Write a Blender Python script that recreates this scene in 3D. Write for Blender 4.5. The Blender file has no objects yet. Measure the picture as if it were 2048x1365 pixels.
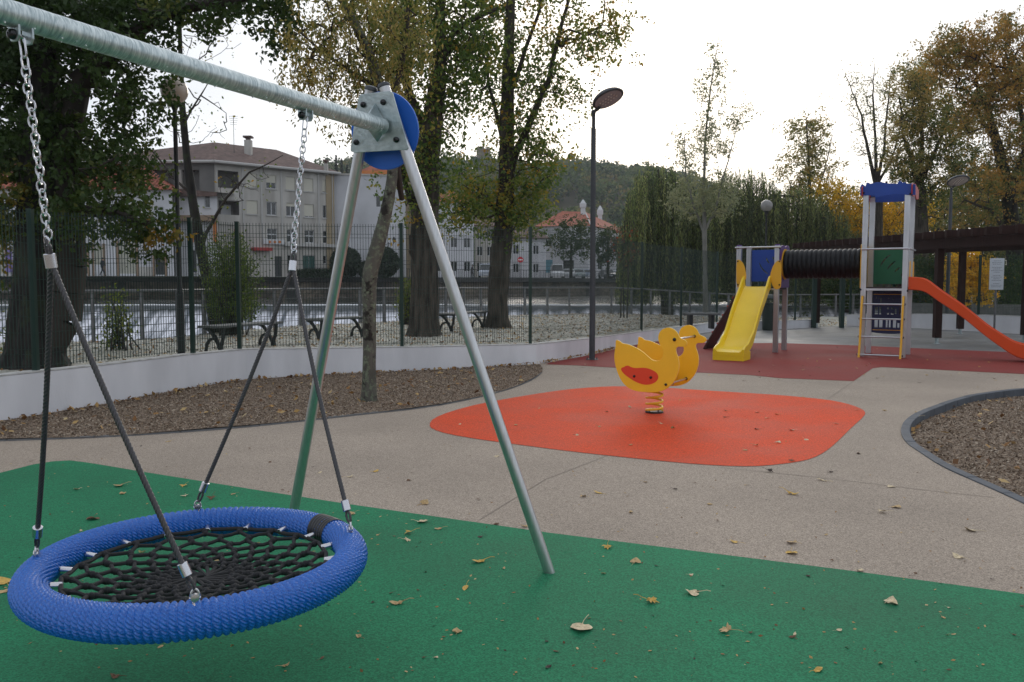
import bpy, math, random
import numpy as np
from mathutils import Vector, Matrix
from mathutils.geometry import delaunay_2d_cdt, tessellate_polygon
R_ = random.Random(7)
NR = np.random.default_rng(11)
S = bpy.context.scene
COL = S.collection
PI = math.pi

# ------------------------------------------------------------------ camera
FPX = 1660.0; HC = 1.57
PITCH = math.atan(114.5 / FPX)
cc, ss = math.cos(PITCH), math.sin(PITCH)
cam = bpy.data.cameras.new('camera'); camo = bpy.data.objects.new('camera', cam)
COL.objects.link(camo); S.camera = camo
cam.sensor_width = 36; cam.lens = FPX / 2048 * 36
cam.clip_start = 0.05; cam.clip_end = 6000
camo.location = (0, 0, HC); camo.rotation_euler = (PI / 2 - PITCH, 0, 0)
cam.dof.use_dof = True; cam.dof.focus_distance = 3.8; cam.dof.aperture_fstop = 14.0

# ------------------------------------------------------------------ world and sun
SUN_EL, SUN_AZ = math.radians(17), math.radians(9)          # azimuth measured from +Y towards +X
w = bpy.data.worlds.new('World'); S.world = w; w.use_nodes = True
nt = w.node_tree; nt.nodes.clear()
def N(t, typ, **kw):
    n = t.nodes.new(typ)
    for k, v in kw.items(): setattr(n, k, v)
    return n
def L(t, a, b): t.links.new(a, b)
sky = N(nt, 'ShaderNodeTexSky', sky_type='NISHITA', sun_disc=False)
sky.sun_elevation = SUN_EL; sky.sun_rotation = SUN_AZ; sky.air_density = 1.0; sky.dust_density = 2.0
tc = N(nt, 'ShaderNodeTexCoord')
sd = (math.sin(SUN_AZ) * math.cos(SUN_EL), math.cos(SUN_AZ) * math.cos(SUN_EL), math.sin(SUN_EL))
dot = N(nt, 'ShaderNodeVectorMath', operation='DOT_PRODUCT'); dot.inputs[1].default_value = sd
nrm = N(nt, 'ShaderNodeVectorMath', operation='NORMALIZE')
L(nt, tc.outputs['Generated'], nrm.inputs[0]); L(nt, nrm.outputs[0], dot.inputs[0])
rmp = N(nt, 'ShaderNodeValToRGB')
e = rmp.color_ramp.elements
e[0].position = 0.0; e[0].color = (.60, .64, .71, 1)
e[1].position = 1.0; e[1].color = (1.35, 1.30, 1.22, 1)
for p, c in ((.80, (.70, .74, .81, 1)), (.90, (.86, .89, .94, 1)), (.955, (1.05, 1.05, 1.05, 1))):
    q = rmp.color_ramp.elements.new(p); q.color = c
L(nt, dot.outputs['Value'], rmp.inputs[0])
nz = N(nt, 'ShaderNodeTexNoise'); nz.inputs['Scale'].default_value = 2.2; nz.inputs['Detail'].default_value = 5
mp = N(nt, 'ShaderNodeMapping'); mp.inputs['Scale'].default_value = (1, 1, 3.5)
L(nt, nrm.outputs[0], mp.inputs[0]); L(nt, mp.outputs[0], nz.inputs[0])
mr = N(nt, 'ShaderNodeMapRange'); mr.inputs['To Min'].default_value = 8.8; mr.inputs['To Max'].default_value = 11.2
mr.inputs['From Min'].default_value = .3; mr.inputs['From Max'].default_value = .7
L(nt, nz.outputs[0], mr.inputs[0])
vm = N(nt, 'ShaderNodeVectorMath', operation='SCALE')
L(nt, rmp.outputs[0], vm.inputs[0]); L(nt, mr.outputs[0], vm.inputs['Scale'])
mx = N(nt, 'ShaderNodeMix', data_type='RGBA'); mx.inputs[0].default_value = .88
L(nt, sky.outputs[0], mx.inputs[6]); L(nt, vm.outputs[0], mx.inputs[7])
bg = N(nt, 'ShaderNodeBackground'); bg.inputs[1].default_value = .1
L(nt, mx.outputs[2], bg.inputs[0])
wo = N(nt, 'ShaderNodeOutputWorld'); L(nt, bg.outputs[0], wo.inputs[0])
sl = bpy.data.lights.new('sun', 'SUN'); sl.energy = .6; sl.angle = math.radians(22); sl.color = (1, .95, .88)
so = bpy.data.objects.new('sun', sl); COL.objects.link(so)
so.rotation_euler = (PI / 2 - SUN_EL, 0, PI - SUN_AZ); so.location = (0, 0, 30)
S.view_settings.view_transform = 'Standard'; S.view_settings.look = 'None'
S.view_settings.exposure = 0.35; S.view_settings.gamma = 1; S.view_settings.use_curve_mapping = False
S.cycles.max_bounces = 6; S.cycles.transparent_max_bounces = 12; S.cycles.volume_bounces = 0

# ------------------------------------------------------------------ geometry helpers
def ray(px, py):
    a = (px - 1024) / FPX; b = (682.5 - py) / FPX
    return np.array([a, cc + b * ss, b * cc - ss])
O_ = np.array([0, 0, HC])
def G(px, py, z=0.0):
    r = ray(px, py); return O_ + r * (z - HC) / r[2]
def P(px, py, y):
    r = ray(px, py); return O_ + r * y / r[1]
def ZA(xy, py):
    k = (682.5 - py) / FPX
    return HC + xy[1] * (k * cc - ss) / (cc + k * ss)
def onplane(px, py, q, n):
    r = ray(px, py); q = np.asarray(q, float); n = np.asarray(n, float)
    return O_ + r * np.dot(q - O_, n) / np.dot(r, n)

class MB:
    def __init__(s): s.V = []; s.F = []; s.M = []; s.n = 0
    def add(s, v, f, m=0):
        v = [tuple(map(float, q)) for q in v]
        s.V += v; k = s.n
        s.F += [tuple(i + k for i in q) for q in f]; s.M += [m] * len(f); s.n += len(v); return s
    def box(s, lo, hi, fr=None, m=0, taper=0):
        x0, y0, z0 = lo; x1, y1, z1 = hi; t = taper
        v = [(x0, y0, z0), (x1, y0, z0), (x1, y1, z0), (x0, y1, z0), (x0 + t, y0 + t, z1), (x1 - t, y0 + t, z1), (x1 - t, y1 - t, z1), (x0 + t, y1 - t, z1)]
        if fr: v = [fr(*q) for q in v]
        return s.add(v, [(0, 3, 2, 1), (4, 5, 6, 7), (0, 1, 5, 4), (1, 2, 6, 5), (2, 3, 7, 6), (3, 0, 4, 7)], m)
    def tube(s, pts, r, n=8, cap=True, closed=False, m=0, rfun=None):
        pts = [Vector(p) for p in pts]; k = len(pts)
        if not hasattr(r, '__len__'): r = [r] * k
        T = []
        for i in range(k):
            if closed: d = pts[(i + 1) % k] - pts[i - 1]
            else: d = pts[min(i + 1, k - 1)] - pts[max(i - 1, 0)]
            if d.length < 1e-9: d = Vector((0, 0, 1))
            T.append(d.normalized())
        u = T[0].orthogonal().normalized(); v = []; 
        for i in range(k):
            if i:
                ax = T[i - 1].cross(T[i])
                if ax.length > 1e-7:
                    u = Matrix.Rotation(T[i - 1].angle(T[i]), 3, ax.normalized()) @ u
                u = (u - T[i] * u.dot(T[i])).normalized()
            b = T[i].cross(u)
            for j in range(n):
                a = 2 * PI * j / n; rr = r[i] * (rfun(i, a) if rfun else 1)
                v.append(pts[i] + u * (math.cos(a) * rr) + b * (math.sin(a) * rr))
        f = []
        for i in range(k if closed else k - 1):
            i2 = (i + 1) % k
            for j in range(n):
                j2 = (j + 1) % n
                f.append((i * n + j, i * n + j2, i2 * n + j2, i2 * n + j))
        if cap and not closed:
            f.append(tuple(range(n - 1, -1, -1))); f.append(tuple((k - 1) * n + j for j in range(n)))
        return s.add(v, f, m)
    def prism(s, out, fr, w0, w1, m=0, ms=None):
        n = len(out)
        ar = sum(out[i][0] * out[(i + 1) % n][1] - out[(i + 1) % n][0] * out[i][1] for i in range(n))
        if ar < 0: out = out[::-1]
        v = [fr(a, b, w0) for a, b in out] + [fr(a, b, w1) for a, b in out]
        f = [(i, (i + 1) % n, n + (i + 1) % n, n + i) for i in range(n)]
        s.add(v, f, m if ms is None else ms)
        k = s.n - 2 * n
        s.F += [tuple(k + i for i in range(n - 1, -1, -1)), tuple(k + n + i for i in range(n))]; s.M += [m, m]
        return s
    def prismh(s, loops, fr, w0, w1, m=0):            # outline with holes
        vs = [Vector((a, b, 0)) for lp in loops for a, b in lp]
        tr = tessellate_polygon([[Vector((a, b, 0)) for a, b in lp] for lp in loops])
        n = len(vs)
        v = [fr(q.x, q.y, w0) for q in vs] + [fr(q.x, q.y, w1) for q in vs]
        f = [t for t in tr] + [tuple(n + i for i in t[::-1]) for t in tr]
        k = 0
        for lp in loops:
            c = len(lp)
            f += [(k + i, k + (i + 1) % c, n + k + (i + 1) % c, n + k + i) for i in range(c)]; k += c
        return s.add(v, f, m)
    def lathe(s, prof, c=(0, 0, 0), n=16, ax=None, m=0):
        c = Vector(c)
        if ax is None: ex, ey, ez = Vector((1, 0, 0)), Vector((0, 1, 0)), Vector((0, 0, 1))
        else:
            ez = Vector(ax).normalized(); ex = ez.orthogonal().normalized(); ey = ez.cross(ex)
        v = []; k = len(prof)
        for r, z in prof:
            for j in range(n):
                a = 2 * PI * j / n; v.append(c + ex * (r * math.cos(a)) + ey * (r * math.sin(a)) + ez * z)
        f = [(i * n + j, i * n + (j + 1) % n, (i + 1) * n + (j + 1) % n, (i + 1) * n + j) for i in range(k - 1) for j in range(n)]
        f.append(tuple(range(n - 1, -1, -1))); f.append(tuple((k - 1) * n + j for j in range(n)))
        return s.add(v, f, m)
    def sphere(s, c, r, n=12, k=7, m=0, sc=(1, 1, 1)):
        c = np.array(c, float); v = [(c[0], c[1], c[2] - r * sc[2])]
        for i in range(1, k):
            t = -PI / 2 + PI * i / k
            for j in range(n):
                a = 2 * PI * j / n; v.append((c[0] + r * sc[0] * math.cos(t) * math.cos(a), c[1] + r * sc[1] * math.cos(t) * math.sin(a), c[2] + r * sc[2] * math.sin(t)))
        v.append((c[0], c[1], c[2] + r * sc[2])); f = []
        for j in range(n):
            f.append((0, 1 + (j + 1) % n, 1 + j)); f.append((len(v) - 1, 1 + (k - 2) * n + j, 1 + (k - 2) * n + (j + 1) % n))
        for i in range(k - 2):
            for j in range(n):
                f.append((1 + i * n + j, 1 + i * n + (j + 1) % n, 1 + (i + 1) * n + (j + 1) % n, 1 + (i + 1) * n + j))
        return s.add(v, f, m)

def link(o, parent=None):
    COL.objects.link(o)
    if parent is not None: o.parent = parent
    return o
def wloc(o):
    v = Vector((0, 0, 0))
    while o is not None: v = v + Vector(o.location); o = o.parent
    return v
def finish(me, mats, smooth, ang=40):
    for q in (mats if isinstance(mats, (list, tuple)) else [mats]): me.materials.append(q)
    if smooth:
        me.polygons.foreach_set('use_smooth', [True] * len(me.polygons))
        try: me.set_sharp_from_angle(angle=math.radians(ang))
        except Exception: pass
def obj(name, mb, mats, parent=None, smooth=False, bevel=0, base=None, ang=40, label=None, local=False):
    me = bpy.data.meshes.new(name)
    off = wloc(parent) if parent is not None else (Vector(base) if base is not None else Vector((0, 0, 0)))
    if local: off = Vector((0, 0, 0))
    V = [(a - off[0], b - off[1], c - off[2]) for a, b, c in mb.V]
    me.from_pydata(V, [], mb.F); me.polygons.foreach_set('material_index', mb.M)
    finish(me, mats, smooth, ang); me.update()
    o = bpy.data.objects.new(name, me); link(o, parent)
    if parent is None: o.location = off
    if bevel:
        b = o.modifiers.new('bevel', 'BEVEL'); b.width = bevel; b.segments = 2; b.limit_method = 'ANGLE'; b.harden_normals = False
    if label: o['label'] = label
    return o
def npobj(name, V, F, mat, parent=None, tint=None, smooth=False, k=4):
    """V (n,3), F (m,k) arrays"""
    V = np.asarray(V, np.float32); F = np.asarray(F, np.int32)
    off = np.array(wloc(parent) if parent is not None else (0, 0, 0), np.float32)
    me = bpy.data.meshes.new(name)
    me.vertices.add(len(V)); me.vertices.foreach_set('co', (V - off).ravel())
    me.loops.add(F.size); me.loops.foreach_set('vertex_index', F.ravel())
    me.polygons.add(len(F)); me.polygons.foreach_set('loop_start', np.arange(0, F.size, F.shape[1], dtype=np.int32))
    me.polygons.foreach_set('loop_total', np.full(len(F), F.shape[1], np.int32))
    me.update(calc_edges=True)
    if tint is not None:
        a = me.attributes.new('tint', 'FLOAT', 'FACE'); a.data.foreach_set('value', np.asarray(tint, np.float32))
    if smooth: me.polygons.foreach_set('use_smooth', [True] * len(F))
    me.materials.append(mat)
    o = bpy.data.objects.new(name, me); link(o, parent)
    return o
def tag(o, label, cat, group=None, kind=None):
    o['label'] = label; o['category'] = cat
    if group: o['group'] = group
    if kind: o['kind'] = kind
    return o
def struct(o, label=None):
    o['kind'] = 'structure'
    if label: o['label'] = label
    return o
def thing(name, label, cat, loc=(0, 0, 0), group=None):
    o = bpy.data.objects.new(name, None); COL.objects.link(o); o.location = Vector([float(q) for q in loc]); o.empty_display_size = .1
    return tag(o, label, cat, group)
def stuffpart(o): o['kind'] = 'stuff'; return o
def copy_tree(o, parent=None):
    c = o.copy(); COL.objects.link(c)
    if parent is not None: c.parent = parent
    for ch in list(o.children): copy_tree(ch, c)
    return c

# ------------------------------------------------------------------ materials
def M(name, col, rough=.6, metal=0.0, nscale=0, namt=0.0, bump=0.0, bscale=60, col2=None, spec=.5, detail=4, coat=0, dist=.01, stretch=None, speck=0, spscale=300, wet=0):
    m = bpy.data.materials.new(name); m.use_nodes = True; t = m.node_tree; b = t.nodes['Principled BSDF']
    b.inputs['Roughness'].default_value = rough; b.inputs['Metallic'].default_value = metal
    b.inputs['Specular IOR Level'].default_value = spec; b.inputs['Coat Weight'].default_value = coat
    c4 = (*col, 1); b.inputs['Base Color'].default_value = c4
    m.diffuse_color = c4
    g = N(t, 'ShaderNodeNewGeometry'); src = g.outputs['Position']
    if stretch:
        k = N(t, 'ShaderNodeMapping'); k.inputs['Scale'].default_value = stretch; L(t, src, k.inputs[0]); src = k.outputs[0]
    out = None
    if nscale:
        n = N(t, 'ShaderNodeTexNoise'); n.inputs['Scale'].default_value = nscale; n.inputs['Detail'].default_value = detail
        L(t, src, n.inputs[0])
        r = N(t, 'ShaderNodeMapRange'); r.inputs['From Min'].default_value = .32; r.inputs['From Max'].default_value = .68
        L(t, n.outputs[0], r.inputs[0])
        x = N(t, 'ShaderNodeMix', data_type='RGBA')
        x.inputs[6].default_value = c4
        x.inputs[7].default_value = (*(col2 if col2 else [q * (1 - namt) for q in col]), 1)
        L(t, r.outputs[0], x.inputs[0]); out = x.outputs[2]
        if wet:
            r2 = N(t, 'ShaderNodeMapRange'); r2.inputs['To Min'].default_value = rough; r2.inputs['To Max'].default_value = rough - wet
            L(t, r.outputs[0], r2.inputs[0]); L(t, r2.outputs[0], b.inputs['Roughness'])
    if speck:
        v = N(t, 'ShaderNodeTexVoronoi'); v.inputs['Scale'].default_value = spscale; L(t, g.outputs['Position'], v.inputs[0])
        sc = N(t, 'ShaderNodeSeparateColor'); L(t, v.outputs['Color'], sc.inputs[0])
        r = N(t, 'ShaderNodeMapRange'); r.inputs['To Min'].default_value = 1 - speck; r.inputs['To Max'].default_value = 1 + speck
        L(t, sc.outputs[0], r.inputs[0])
        q = N(t, 'ShaderNodeVectorMath', operation='SCALE')
        if out: L(t, out, q.inputs[0])
        else: q.inputs[0].default_value = col
        L(t, r.outputs[0], q.inputs['Scale']); out = q.outputs[0]
    if out: L(t, out, b.inputs['Base Color'])
    if bump:
        n = N(t, 'ShaderNodeTexNoise'); n.inputs['Scale'].default_value = bscale; n.inputs['Detail'].default_value = 5
        L(t, src, n.inputs[0])
        q = N(t, 'ShaderNodeBump'); q.inputs['Strength'].default_value = bump; q.inputs['Distance'].default_value = dist
        L(t, n.outputs[0], q.inputs['Height']); L(t, q.outputs[0], b.inputs['Normal'])
    return m
def leafmat(name, cols, trans=.35, rough=.5):
    m = bpy.data.materials.new(name); m.use_nodes = True; t = m.node_tree; t.nodes.clear()
    a = N(t, 'ShaderNodeAttribute', attribute_name='tint'); r = N(t, 'ShaderNodeValToRGB')
    el = r.color_ramp.elements; n = len(cols)
    el[0].color = (*cols[0], 1); el[1].color = (*cols[-1], 1)
    for i in range(1, n - 1): q = el.new(i / (n - 1)); q.color = (*cols[i], 1)
    L(t, a.outputs['Fac'], r.inputs[0])
    b = N(t, 'ShaderNodeBsdfPrincipled'); b.inputs['Roughness'].default_value = rough; b.inputs['Specular IOR Level'].default_value = .3
    d = N(t, 'ShaderNodeBsdfTranslucent'); x = N(t, 'ShaderNodeMixShader'); x.inputs[0].default_value = trans
    L(t, r.outputs[0], b.inputs['Base Color']); L(t, r.outputs[0], d.inputs[0])
    L(t, b.outputs[0], x.inputs[1]); L(t, d.outputs[0], x.inputs[2])
    o = N(t, 'ShaderNodeOutputMaterial'); L(t, x.outputs[0], o.inputs[0]); return m

m_beige = M('beige_rubber', (.405, .335, .268), .92, nscale=.55, namt=.22, bump=.5, bscale=350, speck=.40, spscale=170, dist=.004, wet=.08, spec=.18, detail=9)
m_green = M('green_rubber', (.017, .205, .092), .84, nscale=.8, namt=.32, bump=.5, bscale=350, speck=.34, spscale=150, dist=.004, wet=.10, spec=.24, detail=9)
m_orange = M('orange_rubber', (.70, .075, .020), .84, nscale=1.2, namt=.20, bump=.5, bscale=350, speck=.3, spscale=130, dist=.004, wet=.14, spec=.2, detail=9)
m_red = M('red_rubber', (.26, .042, .035), .85, nscale=.7, namt=.16, bump=.4, bscale=300, speck=.22, spscale=200, dist=.004, wet=.12, spec=.2, detail=9)
m_seam = M('seam', (.27, .225, .18), .9)
m_wall = M('white_render', (.75, .75, .77), .8, nscale=2.2, namt=.16, bump=.35, bscale=40, dist=.005, stretch=(1, 1, .35), detail=9)
m_coping = M('wall_top', (.62, .61, .58), .85, nscale=9, namt=.35, bump=.3, bscale=60)
m_bark = M('bark_mulch', (.30, .225, .16), .95, nscale=14, col2=(.15, .105, .07), bump=1, bscale=70, speck=.5, spscale=60, dist=.03, detail=8)
m_chip = leafmat('bark_chips', [(.10, .065, .045), (.22, .155, .105), (.33, .25, .18), (.48, .40, .31)], 0, .9)
m_litter = leafmat('leaf_litter', [(.10, .045, .02), (.28, .14, .05), (.45, .28, .10), (.55, .42, .22)], .1, .7)
m_kerb = M('kerb_stone', (.085, .097, .115), .7, nscale=6, namt=.3, bump=.3, bscale=80)
m_kerb2 = M('kerb_stone_grey', (.17, .175, .18), .75, nscale=6, namt=.3)
m_gravel = M('white_gravel', (.56, .54, .46), .9, nscale=.6, col2=(.30, .29, .23), detail=9, bump=1, bscale=40, speck=.35, spscale=26, dist=.03)
m_pave = M('wet_paving', (.185, .185, .18), .6, nscale=.8, namt=.4, bump=.3, bscale=20, speck=.16, spscale=1.6, wet=.25)
m_galv = M('galvanised_steel', (.50, .56, .56), .42, .75, nscale=28, col2=(.34, .40, .41), bump=.5, bscale=60, dist=.004, wet=.1)
def galv_mat():
    m = M('galvanised_tube', (.50, .56, .56), .40, .7)
    t = m.node_tree; b = t.nodes['Principled BSDF']; g = N(t, 'ShaderNodeNewGeometry')
    k = N(t, 'ShaderNodeMapping'); k.inputs['Rotation'].default_value = (0, 0, -math.atan2(.905, .425)); k2 = N(t, 'ShaderNodeMapping'); k2.inputs['Scale'].default_value = (95, 16, 16)
    n = N(t, 'ShaderNodeTexNoise'); n.inputs['Scale'].default_value = 1; n.inputs['Detail'].default_value = 6; n.inputs['Distortion'].default_value = 1.2
    L(t, g.outputs['Position'], k.inputs[0]); L(t, k.outputs[0], k2.inputs[0]); L(t, k2.outputs[0], n.inputs[0])
    r = N(t, 'ShaderNodeValToRGB'); r.color_ramp.elements[0].position = .36; r.color_ramp.elements[0].color = (.34, .41, .42, 1); r.color_ramp.elements[1].position = .62; r.color_ramp.elements[1].color = (.66, .72, .71, 1)
    L(t, n.outputs[0], r.inputs[0]); L(t, r.outputs[0], b.inputs['Base Color'])
    q = N(t, 'ShaderNodeBump'); q.inputs['Strength'].default_value = .6; q.inputs['Distance'].default_value = .0018; L(t, n.outputs[0], q.inputs['Height']); L(t, q.outputs[0], b.inputs['Normal'])
    return m
m_gtube = galv_mat()
m_steel = M('brushed_steel', (.60, .60, .60), .29, .9, nscale=90, namt=.15, stretch=(1, 1, .05))
m_zinc = M('bright_zinc', (.62, .62, .64), .25, 1)
m_alu = M('anodised_aluminium', (.55, .56, .58), .34, .85, nscale=3, namt=.15)
m_cap = M('black_cap', (.008, .008, .009), .25)
m_blued = M('blue_panel', (.012, .125, .56), .45, nscale=3, namt=.08, bump=.08, bscale=300)
m_bluep = M('slide_tower_blue', (.010, .060, .34), .5, nscale=3, namt=.1)
m_navy = M('navy_panel', (.008, .014, .075), .5)
m_greenp = M('green_panel', (.006, .12, .05), .5, nscale=3, namt=.1)
m_yell = M('yellow_slide', (.86, .58, .008), .38, nscale=3, namt=.06)
m_duck = M('duck_yellow', (.90, .53, .014), .45, nscale=6, namt=.05)
m_ylw2 = M('golden_panel', (.76, .40, .015), .45)
m_edge = M('panel_edge', (.88, .60, .12), .5)
m_wing = M('duck_orange_red', (.70, .055, .012), .45)
m_orsl = M('orange_slide', (.68, .072, .007), .45, spec=.35, nscale=3, namt=.06)
m_redp = M('red_panel', (.42, .035, .02), .5)
m_purp = M('purple_panel', (.075, .02, .16), .5)
m_black = M('black_plastic', (.006, .006, .007), .5, spec=.3, bump=.1, bscale=90)
m_rope = M('black_rope', (.050, .045, .049), .34, nscale=300, namt=.5, bump=.3, bscale=900, dist=.002, spec=.7)
m_net = M('net_rope', (.012, .012, .013), .75, bump=.6, bscale=500, dist=.003)
m_ring = M('blue_braid', (.010, .17, .62), .22, nscale=220, col2=(.004, .080, .38), bump=.3, bscale=700, dist=.002, spec=.7)
m_fence = M('fence_green', (.006, .030, .020), .45)
m_lamp = M('lamp_grey', (.050, .055, .062), .5, nscale=5, namt=.2)
m_lblk = M('lamp_black', (.012, .013, .014), .5)
m_iron = M('cast_iron', (.010, .011, .012), .5)
m_slab = M('bench_slab', (.13, .135, .13), .8, nscale=8, namt=.3)
m_rail = M('rail_grey', (.17, .17, .17), .45, .3, nscale=6, namt=.3)
m_perg = M('pergola_wood', (.034, .015, .011), .75, spec=.25, nscale=12, namt=.4, bump=.3, bscale=30, stretch=(1, 1, .2))
m_ramp = M('ramp_brown', (.055, .018, .014), .55)
# ------------------------------------------------------------------ ground and setting
def gp(lst, z=0.0): return [tuple(G(x, y, z)[:2]) for x, y in lst]
def smooth_poly(p, it=1, closed=True):
    for _ in range(it):
        q = []; n = len(p)
        for i in range(n if closed else n - 1):
            a, b = p[i], p[(i + 1) % n]
            q += [(a[0] * .75 + b[0] * .25, a[1] * .75 + b[1] * .25), (a[0] * .25 + b[0] * .75, a[1] * .25 + b[1] * .75)]
        if not closed: q = [p[0]] + q + [p[-1]]
        p = q
    return p
def sheet(name, out, z, mat, holes=(), step=0, zf=None, skirt=0, parent=None):
    loops = [list(out)] + [list(h) for h in holes]; V = []; E = []
    for lp in loops:
        k = len(V)
        V += [Vector(p[:2]) for p in lp]; E += [(k + i, k + (i + 1) % len(lp)) for i in range(len(lp))]
    if step:
        xs = [p[0] for p in out]; ys = [p[1] for p in out]
        def ins(lp, x, y):
            c = False; n = len(lp)
            for i in range(n):
                a, b = lp[i], lp[i - 1]
                if (a[1] > y) != (b[1] > y) and x < (b[0] - a[0]) * (y - a[1]) / (b[1] - a[1]) + a[0]: c = not c
            return c
        for x in np.arange(min(xs), max(xs), step):
            for y in np.arange(min(ys), max(ys), step):
                X, Y = x + R_.uniform(-.2, .2) * step, y + R_.uniform(-.2, .2) * step
                if ins(out, X, Y) and not any(ins(h, X, Y) for h in holes): V.append(Vector((X, Y)))
    vo, eo, fo, *_ = delaunay_2d_cdt(V, E, [], 2 if holes else 1, 1e-5) if not holes else delaunay_2d_cdt(V, E, [], 5, 1e-5)
    if holes:
        # keep faces inside the outer loop and outside the holes
        def ins(lp, x, y):
            c = False
            for i in range(len(lp)):
                a, b = lp[i], lp[i - 1]
                if (a[1] > y) != (b[1] > y) and x < (b[0] - a[0]) * (y - a[1]) / (b[1] - a[1]) + a[0]: c = not c
            return c
        f2 = []
        for f in fo:
            x = sum(vo[i].x for i in f) / len(f); y = sum(vo[i].y for i in f) / len(f)
            if ins(loops[0], x, y) and not any(ins(h, x, y) for h in loops[1:]): f2.append(f)
        fo = f2
    mb = MB(); mb.add([(v.x, v.y, zf(v.x, v.y) if zf else z) for v in vo], [list(f) for f in fo])
    if skirt:
        lp = loops[0]; n = len(lp)
        zz = [zf(*p[:2]) if zf else z for p in lp]
        mb.add([(p[0], p[1], q) for p, q in zip(lp, zz)] + [(p[0], p[1], skirt) for p in lp], [(i, (i + 1) % n, n + (i + 1) % n, n + i) for i in range(n)])
    o = obj(name, mb, mat, parent, smooth=bool(step)); 
    # face up
    me = o.data
    if len(me.polygons) and me.polygons[0].normal.z < 0: me.flip_normals()
    return o
def sstep(a, b, x): t = min(1, max(0, (x - a) / (b - a))); return t * t * (3 - 2 * t)

m_bed0 = M('river_mud', (.06, .055, .045), .9, nscale=.3, namt=.4)
g = MB(); g.add([(-1500, -300, -3.4), (1900, -300, -3.4), (1900, 1400, -3.4), (-1500, 1400, -3.4)], [(0, 1, 2, 3)])
struct(obj('ground', g, m_bed0))

Wpx = [(-170, 890), (0, 847), (219, 809), (376, 780), (495, 761), (649, 752), (860, 742), (948, 739), (1071, 729), (1182, 710), (1226, 697), (1433, 662), (1562, 659), (1635, 655)]
Wtop = [756, 751, 728, 709, 698, 696, 693, 691, 688, 676.5, 670.5, 645, 642, 639]
WA = gp(Wpx); WAz = [ZA(p, t) for p, t in zip(WA, Wtop)]
WBpx = [(1693, 652), (1770, 654), (1871, 659), (1960, 664), (2048, 669)]; WBt = [629, 628, 628, 630, 633]
WB = gp(WBpx); WBz = [ZA(p, t) for p, t in zip(WB, WBt)]
WB += [(18.2, 22), (20, 14)]; WBz += [.42, .42]

floor_out = [(-10.5, -9), (20.5, -9)] + WB[::-1] + WA[::-1] + [(-9.5, 4)]
# right bed
cur = [(2200, 772), (2048, 779), (1985, 787), (1938, 795), (1890, 811), (1849, 827), (1830, 840), (1821, 852), (1819, 868), (1830, 887), (1859, 906), (1906, 936), (1970, 963), (2048, 997), (2140, 1040), (2330, 1120)]
RB = gp(cur); RB = smooth_poly(RB, 1, False)
rb_loop = RB + [(5.6, 3.9), (8.5, 3.5), (12, 6), (12, 9.8), (9.6, 12.0)]
# left bed
lc = [(-170, 889), (0, 883), (215, 876), (461, 859), (595, 845), (700, 833), (860, 816), (950, 798), (1000, 785), (1033, 775), (1071, 758), (1088, 742), (1078, 730)]
LC = smooth_poly(gp(lc), 1, False)
lb_loop = LC + [(p[0], p[1]) for p in WA[:8][::-1]]
play = sheet('play_area_floor', floor_out, 0, m_beige, holes=[rb_loop])
struct(play)
def bedz(base, amp):
    return lambda x, y: base + amp * (math.sin(x * 2.3 + y) * .5 + math.sin(x * 5.1 - y * 3.7) * .3 + math.sin(x * 1.1 + y * 6.3) * .2)
struct(sheet('bark_bed', rb_loop, 0, m_bark, step=.22, zf=bedz(-.085, .014)))
o = struct(sheet('bark_bed', lb_loop, 0, m_bark, step=.3, zf=bedz(.022, .010)))

# coloured rubber sheets, each a little above the one below
gr = [(-260, 1010), (0, 947), (67, 930), (105, 924), (140, 922), (180, 927), (293, 946), (512, 981), (700, 1010), (1098, 1067), (1400, 1105), (1700, 1143), (2048, 1190), (2300, 1226), (2800, 1296)]
GR = gp(gr) + [(4.6, 1.0), (-4.5, 1.0)]
struct(sheet('green_rubber_patch', GR, .004, m_green))
orx = [(858, 850), (866, 838), (900, 824), (960, 808), (1050, 792), (1130, 780), (1190, 775), (1240, 773), (1330, 776), (1400, 781), (1480, 786), (1560, 791), (1653, 800), (1690, 807), (1718, 816), (1731, 824), (1729, 833), (1704, 855), (1672, 887), (1650, 905), (1625, 918), (1590, 926), (1526, 933), (1480, 934), (1400, 930), (1300, 921), (1150, 905), (1050, 892), (960, 880), (895, 869), (864, 859)]
struct(sheet('orange_rubber_patch', smooth_poly(gp(orx), 1), .004, m_orange))
rd = [(1092, 729.5), (1109, 730), (1150, 731.5), (1229, 736), (1399, 746), (1500, 751), (1558, 757), (1707, 763), (1745, 737.5), (1762, 735), (1790, 736), (2048, 749), (2500, 772)]
rdf = [(2500, 729), (2048, 706), (1872, 699), (1697, 691), (1565, 687), (1404, 686), (1310, 684)]
struct(sheet('red_rubber_patch', gp(rd) + gp(rdf) + [tuple(np.array(p) * .999) for p in gp([(1240, 696.5), (1182, 710.6), (1100, 725.5)])], .004, m_red))
pv = gp(rdf[::-1])
pvf = [tuple(np.array(p) * .998) for p in (WA[11:] + WB)]
paving = sheet('wet_paving', pv + pvf[::-1], .004, m_pave) if False else sheet('wet_paving', [tuple(np.array(q) * 1.0005) for q in pv[:-1]] + [(17.5, 13.5)] + pvf[::-1][1:] + [pv[0]], .002, m_pave)
struct(paving)
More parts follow.
